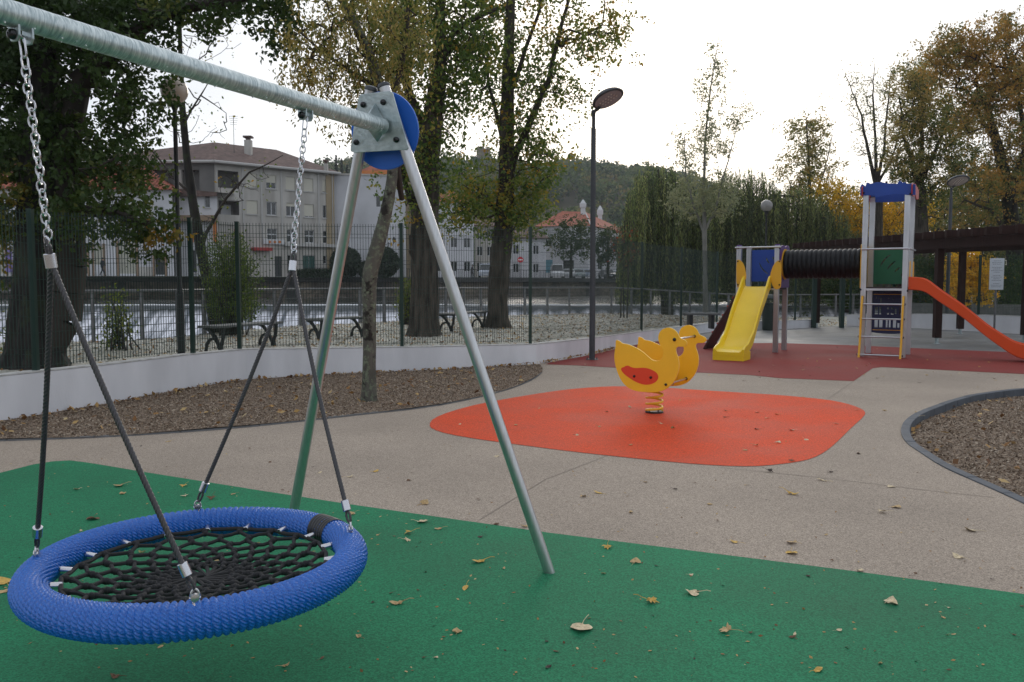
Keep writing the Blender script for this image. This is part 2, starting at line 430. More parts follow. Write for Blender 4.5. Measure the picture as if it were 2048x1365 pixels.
# seams in the poured rubber
def strip(name, pxs, wd, z, mat):
    p = gp(pxs); mb = MB()
    for a, b in zip(p[:-1], p[1:]):
        d = np.array(b) - np.array(a); d /= np.linalg.norm(d); n = np.array([-d[1], d[0]]) * wd / 2
        mb.add([(*(a - n), z), (*(b - n), z), (*(b + n), z), (*(a + n), z)], [(0, 1, 2, 3)])
    return struct(obj(name, mb, mat))
strip('rubber_seam', [(1706, 764), (1655, 799)], .012, .003, m_seam)
strip('rubber_seam', [(1440, 936), (1650, 957), (1850, 981), (1990, 996)], .008, .003, m_seam)
strip('rubber_seam', [(1215, 912), (1090, 960), (960, 1040)], .007, .003, m_seam)
strip('rubber_seam', [(858, 848), (760, 856), (640, 872)], .007, .003, m_seam)

# kerbs: each stone a piece
def kerb(line, wd, ztop, zbot, slen, label, gap=.006, km=None):
    root = bpy.data.objects.new('kerb', None); COL.objects.link(root); root['kind'] = 'structure'; root['label'] = label
    root.location = (line[0][0], line[0][1], 0)
    p = np.array(line); seg = np.linalg.norm(np.diff(p, axis=0), axis=1); s = np.r_[0, np.cumsum(seg)]
    n = max(2, int(s[-1] / slen)); 
    for i in range(n):
        a, b = s[-1] * i / n + gap / 2, s[-1] * (i + 1) / n - gap / 2
        t = np.linspace(a, b, 4); q = np.c_[np.interp(t, s, p[:, 0]), np.interp(t, s, p[:, 1])]
        d = np.gradient(q, axis=0); d /= np.linalg.norm(d, axis=1)[:, None]; nn = np.c_[-d[:, 1], d[:, 0]] * wd
        zt = ztop + R_.uniform(-.002, .003); mb = MB(); k = len(q)
        V = [(*u, zbot) for u in q] + [(*u, zt) for u in q] + [(*(u + v), zt) for u, v in zip(q, nn)] + [(*(u + v), zbot) for u, v in zip(q, nn)]
        F = [(r * k + j, r * k + j + 1, (r + 1) * k + j + 1, (r + 1) * k + j) for r in range(3) for j in range(k - 1)] + [(0, k, 2 * k, 3 * k), (k - 1, 4 * k - 1, 3 * k - 1, 2 * k - 1)]
        mb.add(V, F); o = obj('kerb_stone', mb, km or m_kerb, root, bevel=.006)
    return root
kerb(RB + [(5.6, 3.9), (8.5, 3.5), (12, 6)], -.088, .012, -.12, .50, 'dark grey curved kerb around the bark bed at the right')
kerb(LC, .055, .016, -.06, .80, 'thin grey kerb along the bark bed below the white wall', km=m_kerb2)

# low white walls: one wall split at the gate
def wallpiece(line, tops, th, label):
    p = np.array(line); d = np.gradient(p, axis=0); d /= np.linalg.norm(d, axis=1)[:, None]
    nn = np.c_[-d[:, 1], d[:, 0]] * th
    root = thing('low_wall', label, 'wall', (p[0][0], p[0][1], 0))
    k = len(p); V = [(*q, -.02) for q in p] + [(*q, t - .015) for q, t in zip(p, tops)] + [(*(q + v), t - .015) for q, v, t in zip(p, nn, tops)] + [(*(q + v), -.02) for q, v in zip(p, nn)]
    F = [(r * k + j, r * k + j + 1, (r + 1) * k + j + 1, (r + 1) * k + j) for r in range(3) for j in range(k - 1)] + [(0, k, 2 * k, 3 * k), (k - 1, 4 * k - 1, 3 * k - 1, 2 * k - 1)]
    mb = MB(); mb.add(V, F); obj('wall_body', mb, m_wall, root, bevel=.01)
    mb = MB(); q0 = p - nn * .03; q1 = p + nn * 1.03
    V = [(*a, t - .0135) for a, t in zip(q0, tops)] + [(*a, t) for a, t in zip(q0, tops)] + [(*a, t) for a, t in zip(q1, tops)] + [(*a, t - .0135) for a, t in zip(q1, tops)]
    mb.add(V, F); obj('coping', mb, m_coping, root)
    return root
wallpiece(WA, WAz, .18, 'long low white rendered wall that carries the green fence, left of the gate')
wallpiece(WB, WBz, .18, 'low white rendered wall behind the pergola, right of the gate')

# riverside terrace (outside the fence)
RAIL = [(-40, 14.5), (-14, 16.0), (-8.6, 17.2), (-7.7, 18.4), (-7.1, 21.5), (-6.3, 23.7), (-4.9, 25), (-3.8, 26.6), (-.9, 31), (.5, 31.9), (6.6, 35.6), (14, 39), (30, 45), (60, 48)]
def tz(x, y): return .36 - .36 * sstep(3, 11.5, x)
out_off = lambda p, k: p
d_ = np.gradient(np.array(WA), axis=0); d_ /= np.linalg.norm(d_, axis=1)[:, None]; WAo = [tuple(q) for q in np.array(WA) + np.c_[-d_[:, 1], d_[:, 0]] * .09]
d_ = np.gradient(np.array(WB), axis=0); d_ /= np.linalg.norm(d_, axis=1)[:, None]; WBo = [tuple(q) for q in np.array(WB) + np.c_[-d_[:, 1], d_[:, 0]] * .09]
bank = [(x + .12, y + .35) for x, y in RAIL]
ter = [(-40, -9), (-10.6, -9), (-9.6, 4)] + WAo + WBo + [(20.6, -9), (60, -9), (60, 48.4)] + bank[:-1][::-1]
terr = sheet('riverside_terrace', ter, 0, m_gravel, step=1.1, zf=tz, skirt=-3.5); struct(terr)
# river: upper pool, weir face, lower pool
def water(name, col, rough, bs, bstr, dist, stretch=(1, 1, 1), foam=0):
    m = bpy.data.materials.new(name); m.use_nodes = True; t = m.node_tree; b = t.nodes['Principled BSDF']
    b.inputs['Base Color'].default_value = (*col, 1); b.inputs['Roughness'].default_value = rough; b.inputs['Specular IOR Level'].default_value = .6
    g = N(t, 'ShaderNodeNewGeometry'); k = N(t, 'ShaderNodeMapping'); k.inputs['Scale'].default_value = stretch
    n = N(t, 'ShaderNodeTexNoise'); n.inputs['Scale'].default_value = bs; n.inputs['Detail'].default_value = 6
    q = N(t, 'ShaderNodeBump'); q.inputs['Strength'].default_value = bstr; q.inputs['Distance'].default_value = dist
    L(t, g.outputs['Position'], k.inputs[0]); L(t, k.outputs[0], n.inputs[0]); L(t, n.outputs[0], q.inputs['Height']); L(t, q.outputs[0], b.inputs['Normal'])
    if foam:
        r = N(t, 'ShaderNodeValToRGB'); r.color_ramp.elements[0].position = .36; r.color_ramp.elements[1].position = .60
        r.color_ramp.elements[0].color = (*col, 1); r.color_ramp.elements[1].color = (foam, foam, foam * 1.06, 1)
        L(t, n.outputs[0], r.inputs[0]); L(t, r.outputs[0], b.inputs['Base Color'])
    return m
m_wat = water('river_water', (.030, .036, .030), .12, 1.0, .6, .12, (.35, 1.6, 1))
m_wat2 = water('lower_water', (.05, .06, .06), .3, 1.6, .8, .15, (.6, 1.6, 1), .22)
m_weir = water('weir_water', (.09, .11, .13), .55, 1.1, .6, .15, (2.2, .12, .30), .78)
def weir_top():
    t = m_weir.node_tree; b = t.nodes['Principled BSDF']; src = b.inputs['Base Color'].links[0].from_socket
    g = N(t, 'ShaderNodeNewGeometry'); x = N(t, 'ShaderNodeSeparateXYZ'); L(t, g.outputs['Position'], x.inputs[0])
    n = N(t, 'ShaderNodeTexNoise'); n.inputs['Scale'].default_value = 1.0; k = N(t, 'ShaderNodeMapping'); k.inputs['Scale'].default_value = (1.2, 0, 0); L(t, g.outputs['Position'], k.inputs[0]); L(t, k.outputs[0], n.inputs[0])
    a = N(t, 'ShaderNodeMath', operation='MULTIPLY_ADD'); a.inputs[1].default_value = 1.1; L(t, n.outputs[0], a.inputs[0]); L(t, x.outputs[2], a.inputs[2])
    r = N(t, 'ShaderNodeMapRange'); r.inputs['From Min'].default_value = -.15; r.inputs['From Max'].default_value = .25; L(t, a.outputs[0], r.inputs[0])
    mx_ = N(t, 'ShaderNodeMix', data_type='RGBA'); L(t, r.outputs[0], mx_.inputs[0]); L(t, src, mx_.inputs[6]); mx_.inputs[7].default_value = (.030, .040, .045, 1); L(t, mx_.outputs[2], b.inputs['Base Color'])
weir_top()
m_foam = water('weir_lip', (.72, .73, .74), .4, 3, .6, .1)
EMB = [(-110, 78), (-70, 85), (-24, 95), (0, 108), (32, 136), (90, 150), (220, 160)]
up = [(-110, 60), (220, 60)] + EMB[::-1]
mb = MB(); mb.add([(x, y, 0) for x, y in up], [tuple(range(len(up)))]); struct(obj('river_water', mb, m_wat))
mb = MB(); mb.add([(-110, 12, -2.6), (220, 12, -2.6), (220, 56, -2.6), (-110, 56, -2.6)], [(0, 1, 2, 3)]); struct(obj('lower_river_water', mb, m_wat2))
nx = 600; V = []; F = []
for i in range(nx + 1):
    x = -110 + 330 * i / nx; a = NR.uniform(-1, 1)
    for j, (y, z) in enumerate(((60, .012), (59.6, -.05), (59.2, -.4), (58.2, -1.1), (57, -1.7), (55.6, -2.3), (54.5, -2.65))):
        V.append((x, y + (a * .10 + .12 * math.sin(x * 1.7)) * (j > 1), z + (NR.uniform(-.07, .07) if 1 < j < 6 else 0)))
for i in range(nx):
    for j in range(6): F.append((i * 7 + j, (i + 1) * 7 + j, (i + 1) * 7 + j + 1, i * 7 + j + 1))
mb = MB(); mb.add(V, F); struct(obj('weir_water', mb, m_weir, smooth=True))
mb = MB(); mb.tube([(x, 60.1, .0 + .02 * math.sin(x * .9)) for x in np.arange(-110, 220, 2.0)], .09, 6); struct(obj('weir_crest', mb, m_foam, smooth=True))

# far embankment and promenade
m_emb = M('embankment_stone', (.20, .165, .125), .9, nscale=.5, col2=(.09, .08, .07), speck=.3, spscale=2.2)
m_embd = M('embankment_slab', (.060, .060, .060), .9, nscale=.4, namt=.4)
m_prom = M('promenade_paving', (.20, .19, .18), .9, nscale=.2, namt=.2)
e_ = thing('embankment_wall', 'long brown stone river wall with dark overhanging promenade edge across the river', 'wall', (EMB[3][0], EMB[3][1], 0))
mb = MB(); k = len(EMB)
mb.add([(x, y, -3) for x, y in EMB] + [(x, y, 1.75) for x, y in EMB], [(j, j + 1, k + j + 1, k + j) for j in range(k - 1)]); obj('stone_face', mb, m_emb, e_)
mb = MB(); V = [(x, y, z) for (dy, z) in ((.3, 1.751), (-.9, 1.80), (-.9, 2.32), (.3, 2.33)) for x, y in [(a, b + dy) for a, b in EMB]]
mb.add(V, [(r * k + j, r * k + j + 1, (r + 1) * k + j + 1, (r + 1) * k + j) for r in range(3) for j in range(k - 1)]); obj('promenade_edge', mb, m_embd, e_)
mb = MB()
for x0 in np.arange(-70, 30, 9.0):
    y0 = np.interp(x0, [q[0] for q in EMB], [q[1] for q in EMB])
    mb.box((x0 - .6, y0 - .5, -.5), (x0 + .6, y0 + .2, 1.78))
obj('buttress', mb, m_embd, e_)
mb = MB(); pr = EMB; mb.add([(x, y - .85, 2.335) for x, y in pr] + [(x * 1.6, 330, 2.335) for x, y in pr], [(j, j + 1, k + j + 1, k + j) for j in range(k - 1)]); struct(obj('promenade', mb, m_prom))
rr = thing('promenade_railing', 'thin dark metal railing along the promenade across the river', 'railing', (0, 107.5, 2.335))
mb = MB(); bars = MB()
for (x0, y0), (x1, y1) in zip(EMB[:-2], EMB[1:-1]):
    n = int(math.hypot(x1 - x0, y1 - y0) / .28)
    for i in range(n):
        t = i / n; x, y = x0 + (x1 - x0) * t, y0 + (y1 - y0) * t - .7
        bars.box((x - .02, y - .02, 2.34), (x + .02, y + .02, 3.35))
    mb.tube([(x0, y0 - .7, 3.36), (x1, y1 - .7, 3.36)], .035, 5)
obj('top_rail', mb, m_iron, rr); stuffpart(obj('bars', bars, m_iron, rr))
# ------------------------------------------------------------------ green mesh fence
def fence(posts, hgt, label, wires_v=.05, first=True):
    """posts: list of (x,y,zbottom,ztop)"""
    root = thing('mesh_fence', label, 'fence', posts[0][:3])
    for x, y, z0, z1 in posts:
        mb = MB(); mb.box((x - .03, y - .03, z0 - .01), (x + .03, y + .03, z1)); mb.box((x - .033, y - .033, z1), (x + .033, y + .033, z1 + .012))
        obj('fence_post', mb, m_fence, root)
    for a, b in zip(posts[:-1], posts[1:]):
        a_, b_ = np.array(a), np.array(b); d = b_[:2] - a_[:2]; ln = np.linalg.norm(d)
        if ln > 4.2:
            pass
        mb = MB(); n = max(2, int(ln / wires_v)); w_ = .0033
        u = d / ln; nn = np.array([-u[1], u[0]])
        for i in range(1, n):
            t = i / n; p = a_[:2] + d * t; z0 = a[2] + (b[2] - a[2]) * t + .03; z1 = a[3] + (b[3] - a[3]) * t - .01
            mb.box((p[0] - w_, p[1] - w_, z0), (p[0] + w_, p[1] + w_, z1))
        H_ = [.05, .20, .26, .46, .66, .86, .92, 1.12, 1.32, 1.38, 1.56, 1.74, 1.80, 1.92]
        for h in H_:
            k = h / 1.97; off = .022 if h in (.26, .92, 1.38, 1.80) else 0.0
            pts = [(*(a_[:2] + d * t + nn * (.006 + off)), (a[2] + (a[3] - a[2]) * k) * (1 - t) + (b[2] + (b[3] - b[2]) * k) * t) for t in (.01, .99)]
            mb.tube(pts, .0040, 4, cap=False)
        obj('mesh_panel', mb, m_fence, root)
    return root
WAn = np.array(WA); ws = np.r_[0, np.cumsum(np.linalg.norm(np.diff(WAn, axis=0), axis=1))]
def wall_at_px(px, line, tops):
    # point on the wall line (top outer third) seen at px
    L_ = np.array(line); best = None
    for (p, q, a, b) in zip(L_[:-1], L_[1:], tops[:-1], tops[1:]):
        d = q - p; r = ray(px, 690)[:2]
        det = d[0] * (-r[1]) - (-r[0]) * d[1]
        if abs(det) < 1e-9: continue
        t = (-p[0] * (-r[1]) + r[0] * (-p[1]) * 1.0) / det
        # solve p + d t = r k
        A = np.array([[d[0], -r[0]], [d[1], -r[1]]]); t, k_ = np.linalg.solve(A, -p)
        if -1e-6 <= t <= 1 + 1e-6 and k_ > 0:
            x = p + d * t; nn = np.array([-d[1], d[0]]) / np.linalg.norm(d); x = x + nn * .11
            return x[0], x[1], a + (b - a) * t
    return None
postpx = [(-240, 430), (84, 432), (397, 437), (490, 445), (808, 448), (1068, 455), (1192, 467), (1290, 480), (1368, 491), (1436, 497), (1520, 503), (1594, 510), (1633, 512)]
PO = []
for px, pt in postpx:
    q = wall_at_px(px, [(-11.5, 7.2)] + list(WA), [.55] + WAz)
    if q is None: continue
    zt = ZA(q[:2], pt)
    zt = min(max(zt, q[2] + 1.9), q[2] + 2.35)
    PO.append((q[0], q[1], q[2], zt))
fence(PO, 2, 'dark green wire mesh fence standing on the long white wall by the river')
PB = []
for px in (1697, 1780, 1862, 1950, 2040):
    q = wall_at_px(px, WB, WBz); PB.append((q[0], q[1], q[2], q[2] + 1.95))
PB.append((18.3, 21.8, .42, 2.35)); PB.append((20.1, 14, .42, 2.35))
fence(PB, 2, 'dark green wire mesh fence on the white wall right of the gate')
g_ = thing('fence_gate', 'open dark green gate frame in the gap between the two white walls', 'gate', (PB[0][0], PB[0][1], 0))
gx, gy = G(1685, 654)[:2]
for px in (1627, 1683):
    x, y = G(px, 656)[:2]
    mb = MB(); mb.box((x - .07, y - .07, -.01), (x + .07, y + .07, 2.15)); obj('gate_post', mb, m_fence, g_)
x, y = G(1688, 652)[:2]
mb = MB(); 
for dx in (0, .28):
    mb.box((x + dx - .03, y + .3 + dx * 3 - .03, .1), (x + dx + .03, y + .3 + dx * 3 + .03, 2.0))
mb.tube([(x, y + .3, 2.0), (x + .28, y + 1.14, 2.0)], .03, 6); mb.tube([(x, y + .3, .12), (x + .28, y + 1.14, .12)], .03, 6)
obj('gate_leaf', mb, m_fence, g_)

# ------------------------------------------------------------------ riverside railing
rl = thing('river_railing', 'grey metal railing with horizontal bars along the near river bank', 'railing', (RAIL[5][0], RAIL[5][1], .36))
rs = np.array(RAIL[1:13]); sg = np.r_[0, np.cumsum(np.linalg.norm(np.diff(rs, axis=0), axis=1))]
def rp(s): return np.interp(s, sg, rs[:, 0]), np.interp(s, sg, rs[:, 1])
mb = MB(); pts = [(*rp(s), tz(*rp(s)) + 1.06) for s in np.arange(0, sg[-1], .8)]; mb.tube(pts, .032, 6); obj('top_rail', mb, m_rail, rl, smooth=True)
for h in (.16, .32, .48, .64, .80):
    mb = MB(); mb.tube([(x, y, z - 1.06 + h) for x, y, z in pts], .010, 4, cap=False); obj('bar', mb, m_rail, rl)
post0 = None
for s in np.arange(.2, sg[-1] - .5, 1.05):
    x, y = rp(s); x2, y2 = rp(s + .3); a = math.atan2(y2 - y, x2 - x)
    if post0 is None:
        mb = MB(); mb.box((-.03, -.045, 0), (.03, .045, 1.05), taper=.005); mb.box((-.06, -.07, 0), (.06, .07, .02))
        post0 = obj('railing_post', mb, m_rail, rl, local=True); c = post0
    else: c = post0.copy(); COL.objects.link(c)
    c.location = Vector((x, y, tz(x, y))) - rl.location; c.rotation_euler = (0, 0, a)

# ------------------------------------------------------------------ swing frame
BD = np.array([.425, .905, 0]); BD /= np.linalg.norm(BD); BN = np.array([BD[1], -BD[0], 0])     # beam direction, its right-hand normal
HB = 2.39
A_ = G(765, 253, HB)
sw = thing('swing_frame', 'galvanised swing beam on two brushed steel legs with a blue disc', 'swing frame', (A_[0], A_[1], 0))
s0 = A_ - BD * 4.6
def beam_r(i, a): return 1
bm_pts = [s0 + BD * t for t in np.linspace(0, 4.6, 240)]
mb = MB(); mb.tube(bm_pts, .040, 28, rfun=lambda i, a: 1 + .012 * math.sin(i * 1.9 + math.sin(a * 2 + i * .21) * 1.6) * (.5 + .5 * math.cos(a + 1)))
obj('beam', mb, m_gtube, sw, smooth=True, ang=80)
# feet and leg tops
FR_, FL_ = G(1099, 1146), np.array([-1.385, 5.06, 0])
mid = (FR_ + FL_) / 2
pn = np.cross(FR_ - FL_, (A_ + BD * .03) - mid); pn /= np.linalg.norm(pn)      # A-frame plane normal
if pn[1] < 0: pn = -pn                                             # points away from the camera
LQ = A_ + pn * .055
TR, TL = onplane(768, 174, LQ, pn), onplane(742, 180, LQ, pn)
for f_, t_ in ((FL_, TL), (FR_, TR)):
    mb = MB(); mb.tube([f_ - (t_ - f_) * .01, f_ * .5 + t_ * .5, t_], .0305, 28); lg = obj('leg', mb, m_steel, sw, smooth=True)
    mb = MB(); d = (t_ - f_) / np.linalg.norm(t_ - f_); mb.lathe([(.0305, 0), (.034, .002), (.034, .012), (.026, .022), (.006, .026)], t_ - d * .004, 20, d)
    obj('end_cap', mb, m_lamp, lg, smooth=True)
# plate: px outline mapped on its own plane
PQ = A_ + pn * .018
eu = np.cross(np.array([0, 0, 1.0]), pn); eu /= np.linalg.norm(eu); ev = np.cross(pn, eu)
if eu[0] < 0: eu = -eu
if ev[2] < 0: ev = -ev
def on(px, py, q=PQ, n=pn):
    p = onplane(px, py, q, n) - q; return (float(p @ eu), float(p @ ev))
def frp(q): return lambda a, b, w_: q + eu * a + ev * b + pn * w_
plate = [on(*p) for p in ((721, 189), (779, 182), (785, 186), (817, 296), (814, 300), (709, 306), (701, 303), (701, 295), (717, 194))]
mb = MB(); mb.prism(plate, frp(PQ), 0, .008); pl = obj('end_plate', mb, m_galv, sw, bevel=.002)
# gusset fins
for sgn, tip in ((1, on(750, 207)), (-1, on(755, 284))):
    c0 = on(763, 252)
    mb = MB(); e1 = np.array(tip) - np.array(c0)
    a = PQ + eu * tip[0] + ev * tip[1]; base = A_ - pn * .02
    side = eu * .0035
    back = A_ - BD * .13 + np.array([0, 0, .036 * sgn])
    V = [a + side, a - side, A_ + side + np.array([0, 0, .036 * sgn]), A_ - side + np.array([0, 0, .036 * sgn]), back + side, back - side]
    mb.add(V, [(0, 4, 2), (1, 3, 5), (0, 1, 5, 4), (2, 4, 5, 3), (0, 2, 3, 1)]); obj('gusset', mb, m_galv, pl)
# disc
DQ = A_ + pn * .100
dc = onplane(768, 262, DQ, pn)
mb = MB(); circ = [(.205 * math.cos(t), .205 * math.sin(t)) for t in np.linspace(0, 2 * PI, 72, endpoint=False)]
mb.prism(circ, frp(dc), 0, .015); obj('disc', mb, m_blued, sw, bevel=.003, smooth=True, ang=30)
def capbolt(p, n_, r, parent, name='bolt'):
    mb = MB(); mb.lathe([(r, 0), (r, .006), (r * .86, .013), (r * .55, .017), (r * .22, .018), (r * .2, .015), (.001, .015)], p, 18, n_)
    mb2 = mb; o = obj(name, mb, m_cap, parent, smooth=True); return o
for p in ((727, 210), (767, 205), (713, 285), (793, 280)): capbolt(onplane(*p, PQ, pn), -pn, .0155, sw)
# water drops hanging on the beam
mb = MB()
for i in range(150):
    t = R_.random(); p = s0 + BD * (4.6 * t); a = R_.gauss(0, .55)
    mb.sphere(p + BN * math.sin(a) * .041 + np.array([0, 0, -.041 * math.cos(a)]), R_.uniform(.0015, .0034), 6, 4)
m_drop = M('water_drop', (.9, .95, .95), .03, spec=.8); stuffpart(obj('water_drops', mb, m_drop, sw, smooth=True))

# hang points
def beam_at(px):
    # parameter where beam is seen at px
    best = min(np.linspace(0, 4.6, 2000), key=lambda t: abs(projx(s0 + BD * t) - px)); return s0 + BD * best
def projx(p):
    f = p[1] * cc - (p[2] - HC) * ss; return 1024 + FPX * p[0] / f
HP = [beam_at(41), beam_at(611)]
HK = []
for hp in HP:
    br = MB(); base = hp + np.array([0, 0, -.034])
    fr = lambda a, b, w_, base=base: base + BN * w_ + BD * a + np.array([0, 0, b])
    # two lugs perpendicular to the beam axis, bolt through along the beam
    lug = [(-.024, .012), (.024, .012), (.024, -.030), (.014, -.046), (-.014, -.046), (-.024, -.030)]
    fr2 = lambda a, b, w_, base=base: base + BN * a + BD * w_ + np.array([0, 0, b])
    for s_ in (-.026, .018): br.prism(lug, fr2, s_, s_ + .008)
    b_ = obj('hanger_bracket', br, m_galv, sw, bevel=.002)
    bp = base + np.array([0, 0, -.026]); capbolt(bp - BD * .026, -BD, .0165, b_)
    mb = MB(); mb.tube([bp - BD * .03, bp + BD * .03], .006, 8); obj('bolt_shank', mb, m_zinc, b_)
    HK.append(bp)

# ------------------------------------------------------------------ basket swing
RC = np.array([-1.2198, 3.1807, .4803]); RR, RT = .5815, .0600
bs = thing('basket_swing', 'round basket swing with blue braided rim and black rope net hanging from chains', 'swing', (RC[0], RC[1], RC[2]))
def torus_np(n, k, R, r, a0=0, a1=2 * PI, disp=None, closed=True):
    a = np.linspace(a0, a1, n, endpoint=not closed)[:, None]; b = np.linspace(0, 2 * PI, k, endpoint=False)[None]
    d = disp(a, b) if disp else 0
    x = RC[0] + (R + (r + d) * np.cos(b)) * np.cos(a); y = RC[1] + (R + (r + d) * np.cos(b)) * np.sin(a); z = RC[2] + (r + d) * np.sin(b) + 0 * a
    V = np.stack([x + 0 * b, y + 0 * b, z], -1).reshape(-1, 3)
    i = np.arange(n if closed else n - 1)[:, None]; j = np.arange(k)[None]; i2 = (i + 1) % n; j2 = (j + 1) % k
    F = np.stack([i * k + j, i2 * k + j, i2 * k + j2, i * k + j2], -1).reshape(-1, 4)
    return V, F
NWR = 150
def braid(a, b):
    w_ = a * NWR / (2 * PI) + b / (2 * PI) * 1.0 + .06 * np.sin(b * 5 + a * 31)
    rope = np.abs(np.cos(PI * w_)) ** .55
    fr_ = (w_ + .5) % 1.0
    st = np.abs(np.sin(PI * (b * 13.0 / PI + fr_ * 1.35 + 3 * np.sin(a * 7) * .04 + np.floor(w_ + .5) * .37))) ** .5
    return .0120 * rope * (.25 + .75 * st) - .0070
V, F = torus_np(1400, 196, RR, RT, disp=braid)
o = npobj('rim', V, F, m_ring, bs, smooth=True)
ang_b = math.atan2(*( (G(632, 1045, .53) - RC)[[1, 0]] ))
V, F = torus_np(60, 72, RR, RT + .0035, ang_b - .125, ang_b + .10, disp=lambda a, b: .003 * np.abs(np.sin((a - ang_b) * 95)) ** .7 + 0 * b, closed=False)
npobj('black_binding', V, F, M('black_binding', (.014, .014, .015), .4), bs, smooth=True)
# net: honeycomb of knotted rope
NN = 20; radii = [.432, .392, .352, .312, .270, .228, .186, .144, .104, .066, .034]
def npnt(r, a):
    sag = -.050 * (1 - (r / .48) ** 2) - .010
    return RC + np.array([r * math.cos(a), r * math.sin(a), sag])
mb = MB(); kn = MB(); ring_nodes = []
def rope_seg(p, q, r=.0082, sag=.0):
    m_ = (p + q) / 2 + np.array([0, 0, -sag]) + NR.normal(0, .0022, 3)
    mb.tube([p, m_, q], r, 7, cap=False)
NA = 20; prev = None
jit = lambda r, a: npnt(r + NR.normal(0, .003), a + NR.normal(0, .010))
outer = [jit(.486, 2 * PI * j / NA) for j in range(NA)]
for j in range(NA):                                   # perimeter rope
    q = outer[(j + 1) % NA]; p = outer[j]; c_ = (p + q) / 2 * 1.0
    rope_seg(p, q, .0090, .004)
cur_nodes = outer; half = 0.0
r_in = .486; 
for k_ in range(7):
    stepv = [.032, .030, .027, .023, .021, .018, .014][k_]; zig = [.046, .043, .040, .035, .031, .024, .020][k_]
    rin = r_in - stepv
    n2 = [jit(rin, 2 * PI * (j + half) / NA) for j in range(NA)]
    for j in range(NA): rope_seg(cur_nodes[j], n2[j], .0095); kn.sphere((cur_nodes[j] + n2[j]) / 2, .0145, 8, 5); kn.sphere(n2[j], .0125, 8, 5)
    r_in = rin - zig * .85; nh = half + .5
    n3 = [jit(max(r_in, .02), 2 * PI * (j + nh) / NA) for j in range(NA)]
    for j in range(NA):
        sh = int(round(nh - half - .5))
        rope_seg(n2[j], n3[j]); rope_seg(n2[j], n3[j - 1])
        kn.sphere(n3[j], .0128, 8, 5)
    cur_nodes = n3; half = nh
for j in range(NA): rope_seg(cur_nodes[j], npnt(.022, 2 * PI * (j // 2) / 10))
net = obj('net', mb, m_net, bs, smooth=True); obj('net_knots', kn, m_net, net, smooth=True); net.children[0]['kind'] = 'stuff'
# clamps between the rim and the net
for j in range(18):
    a = 2 * PI * (j + .35) / 18; d = np.array([math.cos(a), math.sin(a), -.12]); d /= np.linalg.norm(d)
    p1 = RC + np.array([math.cos(a), math.sin(a), 0]) * .528 + np.array([0, 0, -.004]); p0 = npnt(.481, a)
    mb = MB(); u_ = (p1 - p0); ln = np.linalg.norm(u_); u_ /= ln
    mb.lathe([(.0115, -.006), (.0138, -.004), (.0138, .034), (.0105, .037), (.0034, .0375), (.0034, ln)], p0, 14, u_)
    o = obj('rope_clamp', mb, m_zinc, bs, smooth=True)
    mb = MB(); c_ = p1 - u_ * .006; t_ = np.cross(u_, [0, 0, 1.0]); t_ /= np.linalg.norm(t_)
    mb.tube([c_ + u_ * (.010 * math.cos(t)) + np.array([0, 0, 1]) * (.010 * math.sin(t)) for t in np.linspace(0, 2 * PI, 12, endpoint=False)], .0028, 6, closed=True)
    obj('eye_screw', mb, m_zinc, o, smooth=True)

def twist(pts, r, pitch=.060, strands=4, n=28, step=.0030):
    P_ = np.array(pts, float); s = np.r_[0, np.cumsum(np.linalg.norm(np.diff(P_, axis=0), axis=1))]
    k = max(8, int(s[-1] / step)); t = np.linspace(0, s[-1], k)
    Q = np.c_[np.interp(t, s, P_[:, 0]), np.interp(t, s, P_[:, 1]), np.interp(t, s, P_[:, 2])]
    ph = 2 * PI * t / pitch
    mb = MB(); mb.tube(Q, r, n, rfun=lambda i, a: .66 + .38 * abs(math.cos(strands / 2 * (a - ph[i]))) ** .7); return mb
def curve(p, q, bow, n=14):
    p, q = np.array(p), np.array(q); return [p + (q - p) * t + np.array(bow) * math.sin(PI * t) for t in np.linspace(0, 1, n)]
BNv = np.array([BD[1], -BD[0], 0])
K = [onplane(98, 505, HP[0], BNv), onplane(587, 520, HP[1], BNv)]
